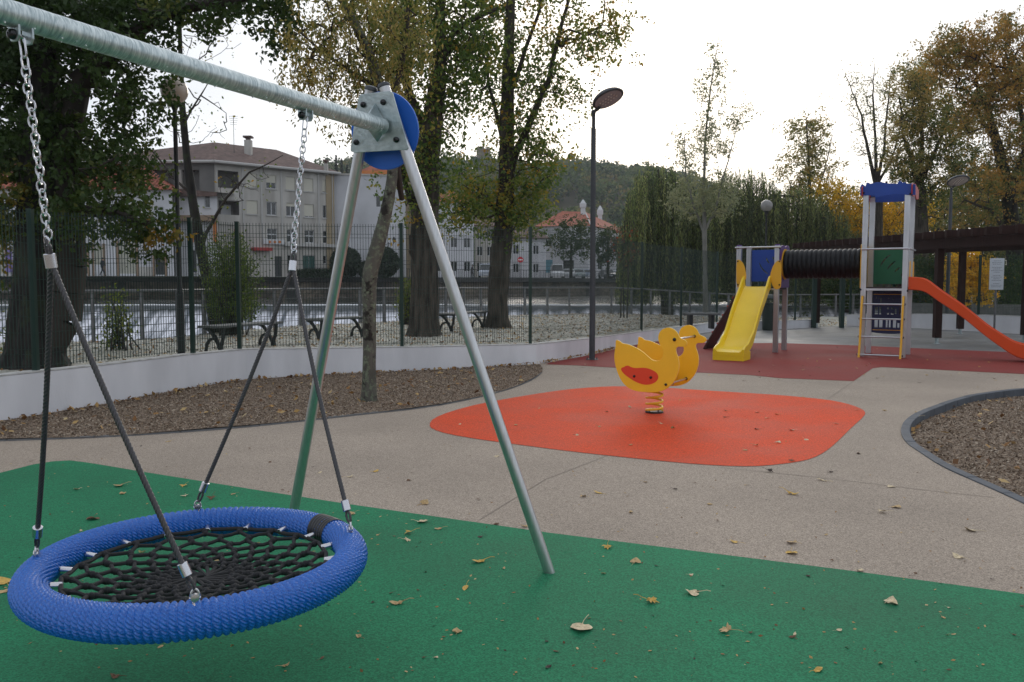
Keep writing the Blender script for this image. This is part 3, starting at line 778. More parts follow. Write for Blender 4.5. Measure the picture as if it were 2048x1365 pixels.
# chains
def linkmesh(L_, W_, r):
    pts = []
    hl = (L_ - W_) / 2
    for t in np.linspace(-PI / 2, PI / 2, 6): pts.append((W_ / 2 * math.sin(t) * 1.0, 0, hl + W_ / 2 * math.cos(t)))
    for t in np.linspace(PI / 2, 3 * PI / 2, 6): pts.append((W_ / 2 * math.sin(t), 0, -hl + W_ / 2 * math.cos(t)))
    mb = MB(); mb.tube(pts, r, 7, closed=True); return mb
def orient(o, p, d, up, roll, pre=None):
    z = Vector(d).normalized(); x = Vector(up); x = (x - z * x.dot(z)).normalized(); y = z.cross(x)
    m = Matrix((x, y, z)).transposed().to_4x4() @ Matrix.Rotation(roll, 4, 'Z'); m.translation = Vector(p)
    if pre is not None: m = pre @ m
    o.matrix_local = m; return m
lm = None
for ci, (hk, kt) in enumerate(zip(HK, K)):
    top = hk + np.array([0, 0, .0]); end = kt + np.array([0, 0, .045]); d = end - top; ln = np.linalg.norm(d); d /= ln
    # long link and shackle at the top
    mb = linkmesh(.066, .024, .0030)
    ch = obj('chain', mb, m_zinc, bs, smooth=True, local=True)
    chm = orient(ch, Vector(top + d * .030) - bs.location, -d, BNv, 0)
    Lc = .066; pos = .030 + .033 - .004
    mb = linkmesh(.040, .017, .0030); q_ = obj('shackle', mb, m_zinc, bs, smooth=True, local=True); orient(q_, Vector(top + d * (pos + .018)) - bs.location, -d, BNv, PI / 3)
    pos += .034
    n = int(round((ln - pos) / .0245)); pitch = (ln - pos) / n
    for i in range(n):
        p = top + d * (pos + pitch * (i + .5)) + np.array([NR.normal(0, .0008), NR.normal(0, .0008), 0])
        if lm is None: o = obj('chain_link', linkmesh(.0350, .0235, .0029), m_zinc, None, smooth=True); lm = o.data
        else: o = bpy.data.objects.new('chain_link', lm); COL.objects.link(o)
        o.parent = ch
        orient(o, Vector(p) - bs.location, -d, BNv, (PI / 2 if i % 2 else 0) + NR.normal(0, .12) + (.5 if ci == 0 else .25), pre=chm.inverted())
# ropes
AT = []
for (px, py) in ((52, 1118), (390, 1212), (395, 1015), (693, 1068)):
    q = G(px, py, RC[2] + RT * .92); a = math.atan2(q[1] - RC[1], q[0] - RC[0])
    AT.append(RC + np.array([math.cos(a) * (RR + .004), math.sin(a) * (RR + .004), RT]))
def ferrule(p, d, r, l):
    mb = MB(); mb.lathe([(r * .84, 0), (r, .002), (r, l - .002), (r * .84, l)], p, 20, d); return mb
for ci, kt in enumerate(K):
    a1, a2 = AT[2 * ci], AT[2 * ci + 1]
    m_ = (a1 + a2) / 2; dn = m_ - kt; dn /= np.linalg.norm(dn)
    fb = kt + dn * .004
    sd_ = (a2 - a1); sd_ -= dn * (sd_ @ dn); sd_ /= np.linalg.norm(sd_)
    # loop above the ferrule through the last link
    lp = [fb + dn * .03 - sd_ * .007, fb - sd_ * .009, fb - dn * .022 - sd_ * .011, fb - dn * .042, fb - dn * .022 + sd_ * .011, fb + sd_ * .009, fb + dn * .03 + sd_ * .007]
    fe = obj('top_ferrule', ferrule(fb, dn, .0180, .048), m_zinc, bs, smooth=True)
    obj('rope_loop', twist(lp, .0062, n=14), m_rope, fe, smooth=True)
    mb = MB(); c0 = fb - dn * .040
    mb.tube([c0 + sd_ * (.012 * math.cos(t)) - dn * (.014 * math.sin(t)) for t in np.linspace(0, 2 * PI, 16, endpoint=False)], .0035, 7, closed=True); obj('shackle', mb, m_zinc, fe, smooth=True)
    for s_, a in ((-1, a1), (1, a2)):
        top = a + np.array([0, 0, .03]); st = fb + dn * .044 + sd_ * .006 * s_
        dd = (st - top); ln = np.linalg.norm(dd); dd /= ln
        fe0 = top + dd * .060; bow = sd_ * (-s_) * .012
        ro = obj('rope', twist(curve(st, fe0 + dd * .028, bow + dn * .0), .0094), m_rope, bs, smooth=True)
        obj('ferrule', ferrule(fe0, dd, .0172, .046), m_zinc, ro, smooth=True)
        # eye loop below the ferrule
        t_ = np.cross(dd, BD); t_ /= np.linalg.norm(t_)
        lp = [fe0 + t_ * .005, fe0 - dd * .020 + t_ * .010, fe0 - dd * .042 + t_ * .007, fe0 - dd * .050, fe0 - dd * .042 - t_ * .007, fe0 - dd * .020 - t_ * .010, fe0 - t_ * .005]
        obj('rope_eye', twist(lp, .0052, n=12), m_rope, ro, smooth=True)
        rad = np.array([a[0] - RC[0], a[1] - RC[1], 0]); rad /= np.linalg.norm(rad); tan = np.array([-rad[1], rad[0], 0])
        mb = MB(); c0 = a + np.array([0, 0, .020])
        pts = [c0 + tan * (.013 * math.cos(t)) + np.array([0, 0, 1.0]) * (.013 * math.sin(t) + .010 * max(0, math.sin(t))) for t in np.linspace(-.4, PI + .4, 14)]
        mb.tube(pts, .0038, 8); mb.tube([c0 - tan * .018 + np.array([0, 0, -.006]), c0 + tan * .018 + np.array([0, 0, -.006])], .0042, 8)
        sh = obj('shackle', mb, m_zinc, ro, smooth=True)
        mb = MB(); mb.lathe([(.004, -.010), (.013, -.009), (.014, 0), (.013, .009), (.004, .010)], c0 + np.array([0, 0, -.006]), 16, rad)
        mb.lathe([(.016, 0), (.015, .004), (.006, .010), (.005, .02)], a + np.array([0, 0, -.008]), 14)
        obj('swivel', mb, m_zinc, ro, smooth=True)

# ------------------------------------------------------------------ duck springer
e1 = np.array([.857, -.515, 0]); e1 /= np.linalg.norm(e1); e2 = np.array([-e1[1], e1[0], 0])
D0 = G(1308.5, 826); 
du = thing('duck_spring_rider', 'yellow duck shaped spring rider with orange wing on the orange rubber', 'spring rider', D0)
def zp(a, b): return 1150 + a / 5.2514, 600 + b / 5.2514
near_q = D0 - e2 * .35
def dn_(a, b):
    px, py = zp(a, b); p = onplane(px, py, near_q, e2) - near_q; return (float(p @ e1), float(p[2]))
duck = [(430, 423), (452, 423), (480, 438), (500, 458), (555, 465), (610, 487), (670, 516), (722, 552), (770, 595), (812, 632), (850, 642), (890, 638), (918, 612), (932, 575), (928, 535), (905, 490), (883, 445), (874, 400), (884, 352), (908, 317), (945, 298), (985, 290), (1022, 299), (1057, 321), (1082, 352), (1096, 387), (1112, 405), (1140, 415), (1170, 430), (1181, 455), (1166, 485), (1130, 494), (1086, 491), (1062, 507), (1063, 545), (1080, 590), (1093, 640), (1096, 700), (1086, 760), (1060, 830), (1020, 888), (968, 935), (900, 964), (820, 973), (740, 970), (660, 962), (590, 943), (530, 900), (482, 840), (447, 760), (422, 675), (414, 600), (419, 545), (428, 490)]
dk = smooth_poly([dn_(*p) for p in duck], 1)
def frd(q): return lambda a, b, w_: q + e1 * a + np.array([0, 0, b]) + e2 * w_
for q, lab in ((near_q, None), (D0 + e2 * .35, None)):
    mb = MB(); mb.prism(dk, frd(q), -.010, .010, m=0, ms=1); pn_o = obj('duck_panel', mb, [m_duck, m_edge], du, bevel=.003, smooth=True, ang=30)
    wing = [(487, 735), (492, 712), (520, 706), (536, 693), (565, 689), (592, 707), (640, 718), (720, 711), (790, 724), (850, 755), (880, 792), (876, 832), (850, 865), (800, 888), (740, 893), (680, 879), (620, 850), (560, 810), (510, 770)]
    near = q is near_q; w0, w1 = (-.013, -.0102) if near else (.0102, .013)
    mb = MB(); mb.prism(smooth_poly([dn_(*p) for p in wing], 2), frd(q), w0, w1); obj('wing', mb, m_wing, pn_o)
    sg_ = -1 if near else 1
    for a, b, r in ((1048, 418, .021), (627, 802, .016), (801, 815, .016), (958, 890, .016)):
        u_, v_ = dn_(a, b); capbolt(q + e1 * u_ + np.array([0, 0, v_]) + e2 * (.0105 * sg_ if b not in (802, 815) else .0132 * sg_), e2 * sg_, r, pn_o)
    if not near or near:
        for a, b in ((1048, 418), (958, 890)):
            u_, v_ = dn_(a, b); capbolt(q + e1 * u_ + np.array([0, 0, v_]) - e2 * .0105 * sg_, -e2 * sg_, .019, pn_o, 'bar_collar')
for (a, b), nm in (((1048, 418), 'handle_bar'), ((958, 890), 'foot_bar')):
    u_, v_ = dn_(a, b); c_ = D0 + e1 * u_ + np.array([0, 0, v_]); mb = MB(); mb.tube([c_ - e2 * .34, c_ + e2 * .34], .0125, 12); obj(nm, mb, m_steel, du, smooth=True)
u1, v1 = dn_(627, 802); u2, v2 = dn_(801, 815)
mb = MB(); fr = frd(D0); mb.box((u1 - .06, v1 - .0, -.339), (u2 + .06, v1 + .022, .339), fr=lambda a, b, w_: fr(a, b, w_)); obj('seat', mb, m_wing, du, bevel=.004)
ztop = float(dn_(832, 972)[1]) ; mb = MB(); mb.box((-.13, ztop + .02, -.339), (.13, ztop + .032, .339), fr=lambda a, b, w_: fr(a, b, w_)); obj('mount_plate', mb, m_galv, du)
mb = MB(); zc = ztop + .02; nt_ = 4.6
mb.tube([D0 + np.array([.098 * math.cos(t), .098 * math.sin(t), .03 + (zc - .03) * np.clip((t - 2.5) / (2 * PI * nt_ - 4.5), 0, 1)]) for t in np.linspace(0, 2 * PI * nt_, 220)], .0135, 10)
obj('spring', mb, m_duck, du, smooth=True)
mb = MB(); mb.lathe([(.112, .004), (.112, .014), (.106, .018), (.106, .026), (.02, .028)], D0, 28); obj('base_plate', mb, m_iron, du, smooth=True)
for k_ in range(4):
    a = k_ * PI / 2 + .5; mb = MB(); mb.lathe([(.010, 0), (.010, .010), (.004, .014)], D0 + np.array([.075 * math.cos(a), .075 * math.sin(a), .028]), 6); obj('base_bolt', mb, m_cap, du)
# ------------------------------------------------------------------ slide towers
B0 = G(1554, 706); TW = .95
def Q(u, v, z): return B0 + e1 * u + e2 * v + np.array([0, 0, z])
def frQ(v0): return lambda a, b, w_: Q(a, v0 + w_, b)         # panel in the u-z plane
def frV(u0): return lambda a, b, w_: Q(u0 + w_, a, b)         # panel in the v-z plane
def uz(px, py, v=0.0):
    p = onplane(px, py, B0 + e2 * v, e2) - B0; return float(p @ e1), float(p[2])
def vz(px, py, u=0.0):
    p = onplane(px, py, B0 + e1 * u, e1) - B0; return float(p @ e2), float(p[2])
ps = thing('slide_tower', 'play structure of two aluminium towers joined by a black tube, with yellow and orange slides', 'play structure', B0)
PW = .052
U2 = uz(1718, 711, .04)[0]                       # right tower left post
U3 = uz(1810, 715, 0)[0]
U1 = -.97
ztopL = uz(1555, 491)[1]; ztopR = uz(1822, 383)[1]
def post(u, v, h):
    mb = MB(); w_ = PW
    # ribbed square profile
    out = [(-w_, -w_), (-.012, -w_), (-.012, -w_ + .012), (.012, -w_ + .012), (.012, -w_), (w_, -w_), (w_, -.012), (w_ - .012, -.012), (w_ - .012, .012), (w_, .012), (w_, w_), (.012, w_), (.012, w_ - .012), (-.012, w_ - .012), (-.012, w_), (-w_, w_), (-w_, .012), (-w_ + .012, .012), (-w_ + .012, -.012), (-w_, -.012)]
    mb.prism(out, lambda a, b, c: Q(u + a, v + b, c), 0, h); o = obj('post', mb, m_alu, ps)
    mb = MB(); mb.box((u - w_ - .002, v - w_ - .002, h), (u + w_ + .002, v + w_ + .002, h + .025), fr=Q, taper=.012); obj('post_cap', mb, m_purp if h < 3 else m_cap, o)
    return o
for u in (U1 + PW, -PW):
    for v in (PW, TW - PW): post(u, v, ztopL)
for u in (U2 + PW, U3 - PW):
    for v in (PW, TW + .12 - PW): post(u, v, ztopR)
TWR = TW + .12
zp_ = 1.50                                        # platform height
m_plat = M('platform_board', (.03, .018, .015), .7, nscale=20, namt=.3)
for (ua, ub, tw) in ((U1, 0, TW), (U2, U3, TWR)):
    mb = MB(); mb.box((ua + .02, .02, zp_ - .06), (ub - .02, tw - .02, zp_), fr=Q); obj('platform', mb, m_plat, ps, bevel=.004)
    for v in (.012, tw - .032):
        mb = MB(); mb.box((ua + 2 * PW, v, zp_ - .075), (ub - 2 * PW, v + .02, zp_ - .03), fr=Q); obj('platform_beam', mb, m_alu, ps)
def rail(u0, v0, u1, v1, z, r=.020, name='guard_rail'):
    mb = MB(); mb.tube([Q(u0, v0, z), Q(u1, v1, z)], r, 12); return obj(name, mb, m_alu, ps, smooth=True)
zr = uz(1520, 495)[1]; rail(U1 - .03, -.022, .03, -.022, zr)
zr2 = uz(1780, 498)[1]; rail(U2 - .0, -.022, U3 + .05, -.022, zr2)
rail(U3 + .022, -.05, U3 + .022, TWR + .1, zr2 - .005)
# panels with wavy slots
def slot(cx, cy, ln, ang, wd=.034, bend=.05, n=8):
    a = math.radians(ang); d = (math.cos(a), math.sin(a)); nn = (-d[1], d[0]); P1 = []; P2 = []
    for i in range(n + 1):
        t = i / n - .5; b = bend * (1 - 4 * t * t); w_ = wd * (.25 + .75 * math.sqrt(max(0, 1 - 4 * t * t)))
        x, y = cx + d[0] * ln * t + nn[0] * b, cy + d[1] * ln * t + nn[1] * b
        P1.append((x + nn[0] * w_ / 2, y + nn[1] * w_ / 2)); P2.append((x - nn[0] * w_ / 2, y - nn[1] * w_ / 2))
    return P1 + P2[::-1]
def z8(a, b): return 1360 + a / 3.412, 340 + b / 3.412
def z9(a, b): return 1648 + a / 3.4125, 340 + b / 3.4125
va = TW - .03
def rp4(a, b, v): return [uz(*a, v), uz(*b, v)]
(ua, za), (ub, zb) = rp4(z8(500, 762), z8(668, 545), va)
ua = U1 + 2 * PW + .005; ub = -2 * PW - .005
pan = [(ua, za), (ub, za), (ub, zb), (ua, zb)]
sl_ = [slot(*uz(*z8(572, 672), va), .36, -52, bend=-.035), slot(*uz(*z8(600, 620), va), .16, -60, bend=-.01), slot(*uz(*z8(640, 605), va), .10, -60, bend=-.01)]
mb = MB(); mb.prismh([pan] + sl_, frQ(va), -.009, .009); obj('guard_panel', mb, m_bluep, ps, label='blue guard panel with curved slots')
va = TWR - .03; za = uz(*z9(400, 780), va)[1]; zb = uz(*z9(400, 545), va)[1]
ua = U2 + 2 * PW + .005; ub = U3 - 2 * PW - .005
pan = [(ua, za), (ub, za), (ub, zb), (ua, zb)]
sl_ = [slot(*uz(*z9(420, 620), va), .34, 52, bend=.03), slot(*uz(*z9(462, 652), va), .26, 47, bend=.02), slot(*uz(*z9(500, 684), va), .15, 45, bend=.01), slot(*uz(*z9(540, 712), va), .12, 48, bend=.01)]
mb = MB(); mb.prismh([pan] + sl_, frQ(va), -.009, .009); obj('guard_panel', mb, m_greenp, ps, label='green guard panel with curved slots')
# dark blue play panel under the platform with cut-outs
va = TWR - .05
lo = uz(*z9(308, 1108), va); hi = uz(*z9(545, 830), va); W_ = ub - ua; H_ = hi[1] - lo[1]
def rc(x0, y0, x1, y1): return [(ua + W_ * x0, lo[1] + H_ * y0), (ua + W_ * x1, lo[1] + H_ * y0), (ua + W_ * x1, lo[1] + H_ * y1), (ua + W_ * x0, lo[1] + H_ * y1)]
holes = [rc(.08, .12, .18, .32), rc(.22, .12, .32, .32), rc(.42, .12, .47, .33), rc(.51, .12, .56, .33), rc(.63, .12, .72, .32), rc(.76, .12, .82, .25), rc(.90, .12, .95, .32),
         rc(.08, .44, .17, .62), rc(.21, .44, .27, .62), rc(.45, .44, .50, .48), rc(.56, .44, .64, .48), rc(.45, .57, .50, .61), rc(.56, .57, .64, .61), rc(.68, .46, .72, .58), rc(.80, .44, .88, .62),
         rc(.10, .82, .13, .87), rc(.18, .82, .27, .84), rc(.245, .72, .27, .815), rc(.47, .82, .50, .84), rc(.60, .80, .63, .83), rc(.80, .82, .85, .84)]
top_arc = [(ua + W_ * t, lo[1] + H_ * (1 + .035 * math.sin(PI * t))) for t in np.linspace(1, 0, 9)]
bot_arc = [(ua + W_ * t, lo[1] - H_ * .03 * math.sin(PI * t)) for t in np.linspace(0, 1, 9)]
mb = MB(); mb.prismh([bot_arc + top_arc] + holes, frQ(va), -.009, .009); npn = obj('cutout_panel', mb, m_navy, ps)
for t in (.92, .055):
    mb = MB(); zz = lo[1] + H_ * t; mb.box((ua + .02, -.0115, zz), (ub - .02, -.0092, zz + .012), fr=lambda a, b, c: Q(a, va + b, c)); obj('trim_line', mb, m_ylw2, npn)
# wavy roof boards
def wavy(pts_, v, frf, mat, lab, w0=-.009, w1=.009):
    mb = MB(); mb.prism(pts_, frf, w0, w1); return obj('roof_board', mb, mat, ps, bevel=.003, label=lab)
tpx = [(247, 175), (247, 118), (258, 98), (272, 104), (283, 112), (290, 92), (300, 86), (316, 96), (338, 90), (365, 84), (400, 86), (430, 92), (465, 94), (500, 96), (512, 78), (522, 74), (535, 88), (552, 84), (565, 96), (585, 96), (600, 92), (612, 98), (625, 100), (625, 172), (572, 172), (540, 168), (470, 168), (420, 176), (380, 184), (350, 190), (345, 175)]
wavy([uz(*z9(*p), -.012) for p in tpx], 0, frQ(-.012), m_bluep, 'blue wavy roof board')
zt0, zt1 = uz(*z9(600, 175))[1], uz(*z9(600, 95))[1]
side = [(-.10, zt0 + .03), (-.12, zt1 - .03), (.04, zt1 + .02), (.12, zt1), (.3, zt1 + .03), (.55, zt1 + .05), (.8, zt1 + .03), (.95, zt1), (1.02, zt1 + .03), (TWR + .25, zt1 - .03), (TWR + .23, zt0 + .03), (.9, zt0 - .01), (.55, zt0 + .06), (.2, zt0 - .01)]
wavy(side, 0, frV(U3 + .035), m_redp, 'red wavy roof board on the right side'); wavy(side, 0, frV(U2 - .012), m_redp, 'red wavy roof board on the left side')
bk = [(a, b) for a, b in [(U2, zt0), (U2, zt1), (U2 + .3, zt1 + .05), (U2 + .6, zt1 + .03), (U3, zt1), (U3, zt0), (U3 - .3, zt0 - .02), (U2 + .3, zt0 - .02)]]
wavy(bk, 0, frQ(TWR + .012), m_bluep, 'blue wavy roof board at the back')
# tube tunnel
zc = .5 * (uz(*z8(1000, 540), .5)[1] + uz(*z8(1000, 745), .5)[1]) ; rt_ = .5 * (uz(*z8(1000, 540), .15)[1] - uz(*z8(1000, 745), .15)[1])
nrib = 16; mb = MB(); prof = []
for i in range(nrib):
    a = .045 + (U2 - .09) * i / nrib; b = .045 + (U2 - .09) * (i + 1) / nrib; wd = b - a
    prof += [(rt_ * .935, a + wd * .02), (rt_ * .95, a + wd * .10), (rt_ * .99, a + wd * .22), (rt_, a + wd * .4), (rt_, a + wd * .6), (rt_ * .99, a + wd * .78), (rt_ * .93, a + wd * .90)]
c_ = Q(0, TW / 2, zc); mb = MB(); n = 40; ax = e1
full = prof + [(rt_ * .86, prof[-1][1]), (rt_ * .86, prof[0][1])]
V = []; 
for r, z in full:
    for j in range(n):
        t = 2 * PI * j / n; V.append(c_ + e1 * z + e2 * (r * math.cos(t)) + np.array([0, 0, r * math.sin(t)]))
k = len(full); mb.add(V, [(i * n + j, i * n + (j + 1) % n, ((i + 1) % k) * n + (j + 1) % n, ((i + 1) % k) * n + j) for i in range(k) for j in range(n)])
obj('tunnel', mb, m_black, ps, smooth=True, ang=50)
def ringpanel(u0, w0, w1, mat, lab, rin):
    z0, z1 = zp_ - .02, zr - .02
    out = [(PW * 2, z0), (TW - PW * 2, z0), (TW - PW * 2, z1 + .03), (TW * .7, z1 + .07), (TW * .5, z1 + .03), (TW * .3, z1 + .07), (PW * 2, z1 + .03)]
    hole = [(TW / 2 + rin * math.cos(t), zc + rin * math.sin(t)) for t in np.linspace(0, 2 * PI, 32, endpoint=False)]
    mb = MB(); mb.prismh([out, hole], frV(u0), w0, w1); obj('tunnel_panel', mb, mat, ps, label=lab)
m_rg = m_ylw2
for u0, mt, lb in ((-.02, m_purp, 'purple panel round the tunnel mouth'), (U2 + .02, m_ylw2, 'yellow panel round the tunnel mouth')):
    z0, z1 = zp_ - .02, zr
    out = [(0.0, z0), (TW, z0), (TW, z1), (TW * .72, z1 + .05), (TW * .5, z1 + .01), (TW * .28, z1 + .05), (0.0, z1)]
    hole = [(TW / 2 + rt_ * .84 * math.cos(t), zc + rt_ * .84 * math.sin(t)) for t in np.linspace(0, 2 * PI, 36, endpoint=False)]
    out = [(max(.012, min(TW - .012, a)), b) for a, b in out]
    mb = MB(); s_ = (.024, .042) if u0 < .5 else (-.042, -.024); mb.prismh([out, hole], frV(u0), *s_); obj('tunnel_panel', mb, mt, ps, label=lb)
for u0 in (.022, U2 - .040):
    o1 = [(TW / 2 + rt_ * 1.06 * math.cos(t), zc + rt_ * 1.06 * math.sin(t)) for t in np.linspace(0, 2 * PI, 40, endpoint=False)]
    o2 = [(TW / 2 + rt_ * .80 * math.cos(t), zc + rt_ * .80 * math.sin(t)) for t in np.linspace(0, 2 * PI, 40, endpoint=False)]
    mb = MB(); mb.prismh([o1, o2], frV(u0), .0, .018); obj('tunnel_flange', mb, m_ylw2, ps)
# yellow slide
def slide(u_of, v_of, path, mat, width, wallh, th=.03, name='slide'):
    pass
def sweep_slide(path, width, wall, frame, mat, name, lip=.045, inner=.02, label=None):
    """path: list of (s, zbed, wallheight); frame(s, lateral, z)"""
    sec = lambda zb, wh: [(-width / 2, zb - .06), (-width / 2, zb + wh - .01), (-width / 2 + .012, zb + wh), (-width / 2 + lip - .01, zb + wh), (-width / 2 + lip, zb + wh - .012), (-width / 2 + lip + inner, zb + .02), (-width / 2 + lip + inner + .03, zb), (0, zb - .004),
                          (width / 2 - lip - inner - .03, zb), (width / 2 - lip - inner, zb + .02), (width / 2 - lip, zb + wh - .012), (width / 2 - lip + .01, zb + wh), (width / 2 - .012, zb + wh), (width / 2, zb + wh - .01), (width / 2, zb - .06), (width / 2 - .02, zb - .075), (-width / 2 + .02, zb - .075)]
    V = []; k = 0
    for s, zb, wh in path:
        q = sec(zb, wh); k = len(q); V += [frame(s, a, b) for a, b in q]
    n = len(path)
    F = [(i * k + j, i * k + (j + 1) % k, (i + 1) * k + (j + 1) % k, (i + 1) * k + j) for i in range(n - 1) for j in range(k)] + [tuple(range(k - 1, -1, -1)), tuple((n - 1) * k + j for j in range(k))]
    mb = MB(); mb.add(V, F); return obj(name, mb, mat, ps, smooth=True, ang=50, label=label)
def spath(keys, n=40):
    ks = np.array(keys); t = np.linspace(ks[0, 0], ks[-1, 0], n)
    from_ = lambda c: np.interp(t, ks[:, 0], ks[:, c])
    z, h = from_(1), from_(2)
    for _ in range(3):
        z[1:-1] = (z[:-2] + 2 * z[1:-1] + z[2:]) / 4; h[1:-1] = (h[:-2] + 2 * h[1:-1] + h[2:]) / 4
    return list(zip(t, z, h))
um = U1 / 2; sww = .64
bot = G(1457, 722) - B0; vb = float(bot @ e2); ub_ = float(bot @ e1)
skew = (ub_ - um) / abs(vb)
Ls = abs(vb) + .0
keys = [(0.0, zp_ + .01, .24), (.12, zp_ - .0, .24), (.22, zp_ - .08, .20), (Ls * .40, zp_ * .55 + .1, .15), (Ls * .66, .38, .15), (Ls * .76, .27, .19), (Ls * .82, .24, .10), (Ls * .97, .22, .07), (Ls, .18, .06)]
sweep_slide(spath(keys), sww, .2, lambda s, a, z: Q(um + a + skew * s, -s - .02 + .0, z), m_yell, 'slide', label='steep yellow slide')
mb = MB(); 
for sgx in (-1, 1):
    a0 = um + skew * Ls * .9 + sgx * (sww / 2 - .02)
    mb.box((a0 - .02, -Ls - .01, 0), (a0 + .02, -Ls * .80, .18), fr=Q)
mb.box((um + skew * Ls - sww / 2 + .02, -Ls - .015, 0), (um + skew * Ls + sww / 2 - .02, -Ls + .015, .16), fr=Q); obj('slide_foot', mb, m_yell, ps, bevel=.006)
for sgx, cheek in ((-1, [(385, 810), (385, 617), (398, 612), (418, 620), (438, 650), (448, 690), (455, 735), (440, 760), (410, 790)]), (1, [(692, 617), (692, 790), (680, 812), (655, 818), (640, 805), (625, 775), (612, 735), (622, 690), (640, 645), (668, 618)])):
    mb = MB(); mb.prism(smooth_poly([uz(*z8(*p), -.03) for p in cheek], 1), frQ(-.03), -.009, .009); ck = obj('slide_cheek', mb, m_ylw2, ps, bevel=.003)
    for zz in (.16, .85):
        b_ = uz(*z8(395 if sgx < 0 else 678, 625 if zz > .5 else 785), -.04); capbolt(Q(b_[0], -.040, b_[1]), -e2, .018, ck)
# orange slide
keys = [(0.0, zp_ + .02, .20), (.30, zp_ - .0, .20), (.55, zp_ - .20, .18), (1.0, .98, .17), (1.5, .54, .17), (1.95, .20, .20), (2.15, .13, .22), (2.5, .10, .22), (3.0, .09, .20)]
vm_ = TWR * .42
sweep_slide(spath(keys, 50), .56, .2, lambda s, a, z: Q(U3 + .01 + s, vm_ - .1 + a, z), m_orsl, 'slide', label='long orange slide')
mb = MB(); mb.box((U3 + 2.2, vm_ - .3, 0), (U3 + 2.26, vm_ + .1, .08), fr=Q); obj('slide_foot', mb, m_orsl, ps)
for v_ in (.12, .80):
    ch = [(v_ - .05, zp_ - .02), (v_ + .07, zp_ - .02), (v_ + .07, zp_ + .45), (v_ + .02, zp_ + .56), (v_ - .05, zp_ + .52)]
    mb = MB(); mb.prism(smooth_poly(ch, 1), frV(U3 + .03), -.009, .009); obj('slide_cheek', mb, m_ylw2, ps)
# ladder
za_ = uz(*z9(262, 860), -.1)[1]
sr = []
lu0 = uz(*z9(262, 870), -.06)[0]; lu1 = uz(*z9(543, 870), -.06)[0]
for u in (lu0, lu1):
    pts = []
    for t in np.linspace(0, 1, 22):
        z = za_ * (1 - t) + .0; pts.append((-.055 - .27 * t - .025 * math.sin(2 * PI * t), z))
    out = [(a - .028, b) for a, b in pts] + [(a + .028, b) for a, b in pts[::-1]]
    mb = MB(); V = []; 
    for (a, b) in pts:
        V += [Q(u - .020, a - .035, b), Q(u + .020, a - .035, b), Q(u + .020, a + .035, b), Q(u - .020, a + .035, b)]
    F = [(i * 4 + j, i * 4 + (j + 1) % 4, (i + 1) * 4 + (j + 1) % 4, (i + 1) * 4 + j) for i in range(21) for j in range(4)] + [(0, 1, 2, 3), (84, 87, 86, 85)]
    mb.add(V, F); sr.append(obj('ladder_side', mb, m_ylw2, ps, smooth=True, ang=50, bevel=.003))
for zy in (918, 1018, 1140, 1262):
    z = uz(*z9(380, zy), -.15)[1]; t = 1 - z / za_; v = -.055 - .27 * t - .025 * math.sin(2 * PI * t)
    mb = MB(); mb.tube([Q(lu0 - .03, v, z), Q(lu1 + .03, v, z)], .018, 10); rg = obj('rung', mb, m_alu, ps, smooth=True)
    for u, s_ in ((lu0 - .03, -1), (lu1 + .03, 1)): capbolt(Q(u, v, z), e1 * s_, .024, rg)
# bolts on the posts
for (a, b) in ((590, 165), (270, 158)): 
    u, z = uz(*z9(a, b), -.02); capbolt(Q(u, -.022, z), -e2, .022, ps)
for (a, b, ar) in ((570, 827, z9), (250, 818, z9), (398, 535, z8), (682, 535, z8)):
    u, z = uz(*ar(a, b), -.001); capbolt(Q(u, -.001, z), -e2, .020, ps)
# climbing ramp on the left side
bt0, bt1 = G(1406, 697) - B0, G(1432, 690) - B0
ub0 = float(bt0 @ e1)
mb = MB(); x0, x1 = U1 - .0, U1 - .80
for i, (va_, vb_) in enumerate(((.10, TW - .10),)):
    mb.add([Q(x0, va_, 1.40), Q(x0, vb_, 1.40), Q(x1, vb_, .02), Q(x1, va_, .02), Q(x0, va_, 1.33), Q(x0, vb_, 1.33), Q(x1 + .05, vb_, .0), Q(x1 + .05, va_, .0)],
           [(0, 1, 2, 3), (7, 6, 5, 4), (0, 3, 7, 4), (1, 5, 6, 2), (3, 2, 6, 7), (0, 4, 5, 1)])
rm = obj('climbing_ramp', mb, m_ramp, ps, bevel=.006)
for i in range(6):
    t = .12 + i * .15; zz = 1.4 - 1.38 * t; xx = x0 + (x1 - x0) * t
    mb = MB(); mb.box((xx - .04, .18, zz - .01), (xx - .005, TW - .18, zz + .03), fr=Q); obj('foothold', mb, m_redp, rm)

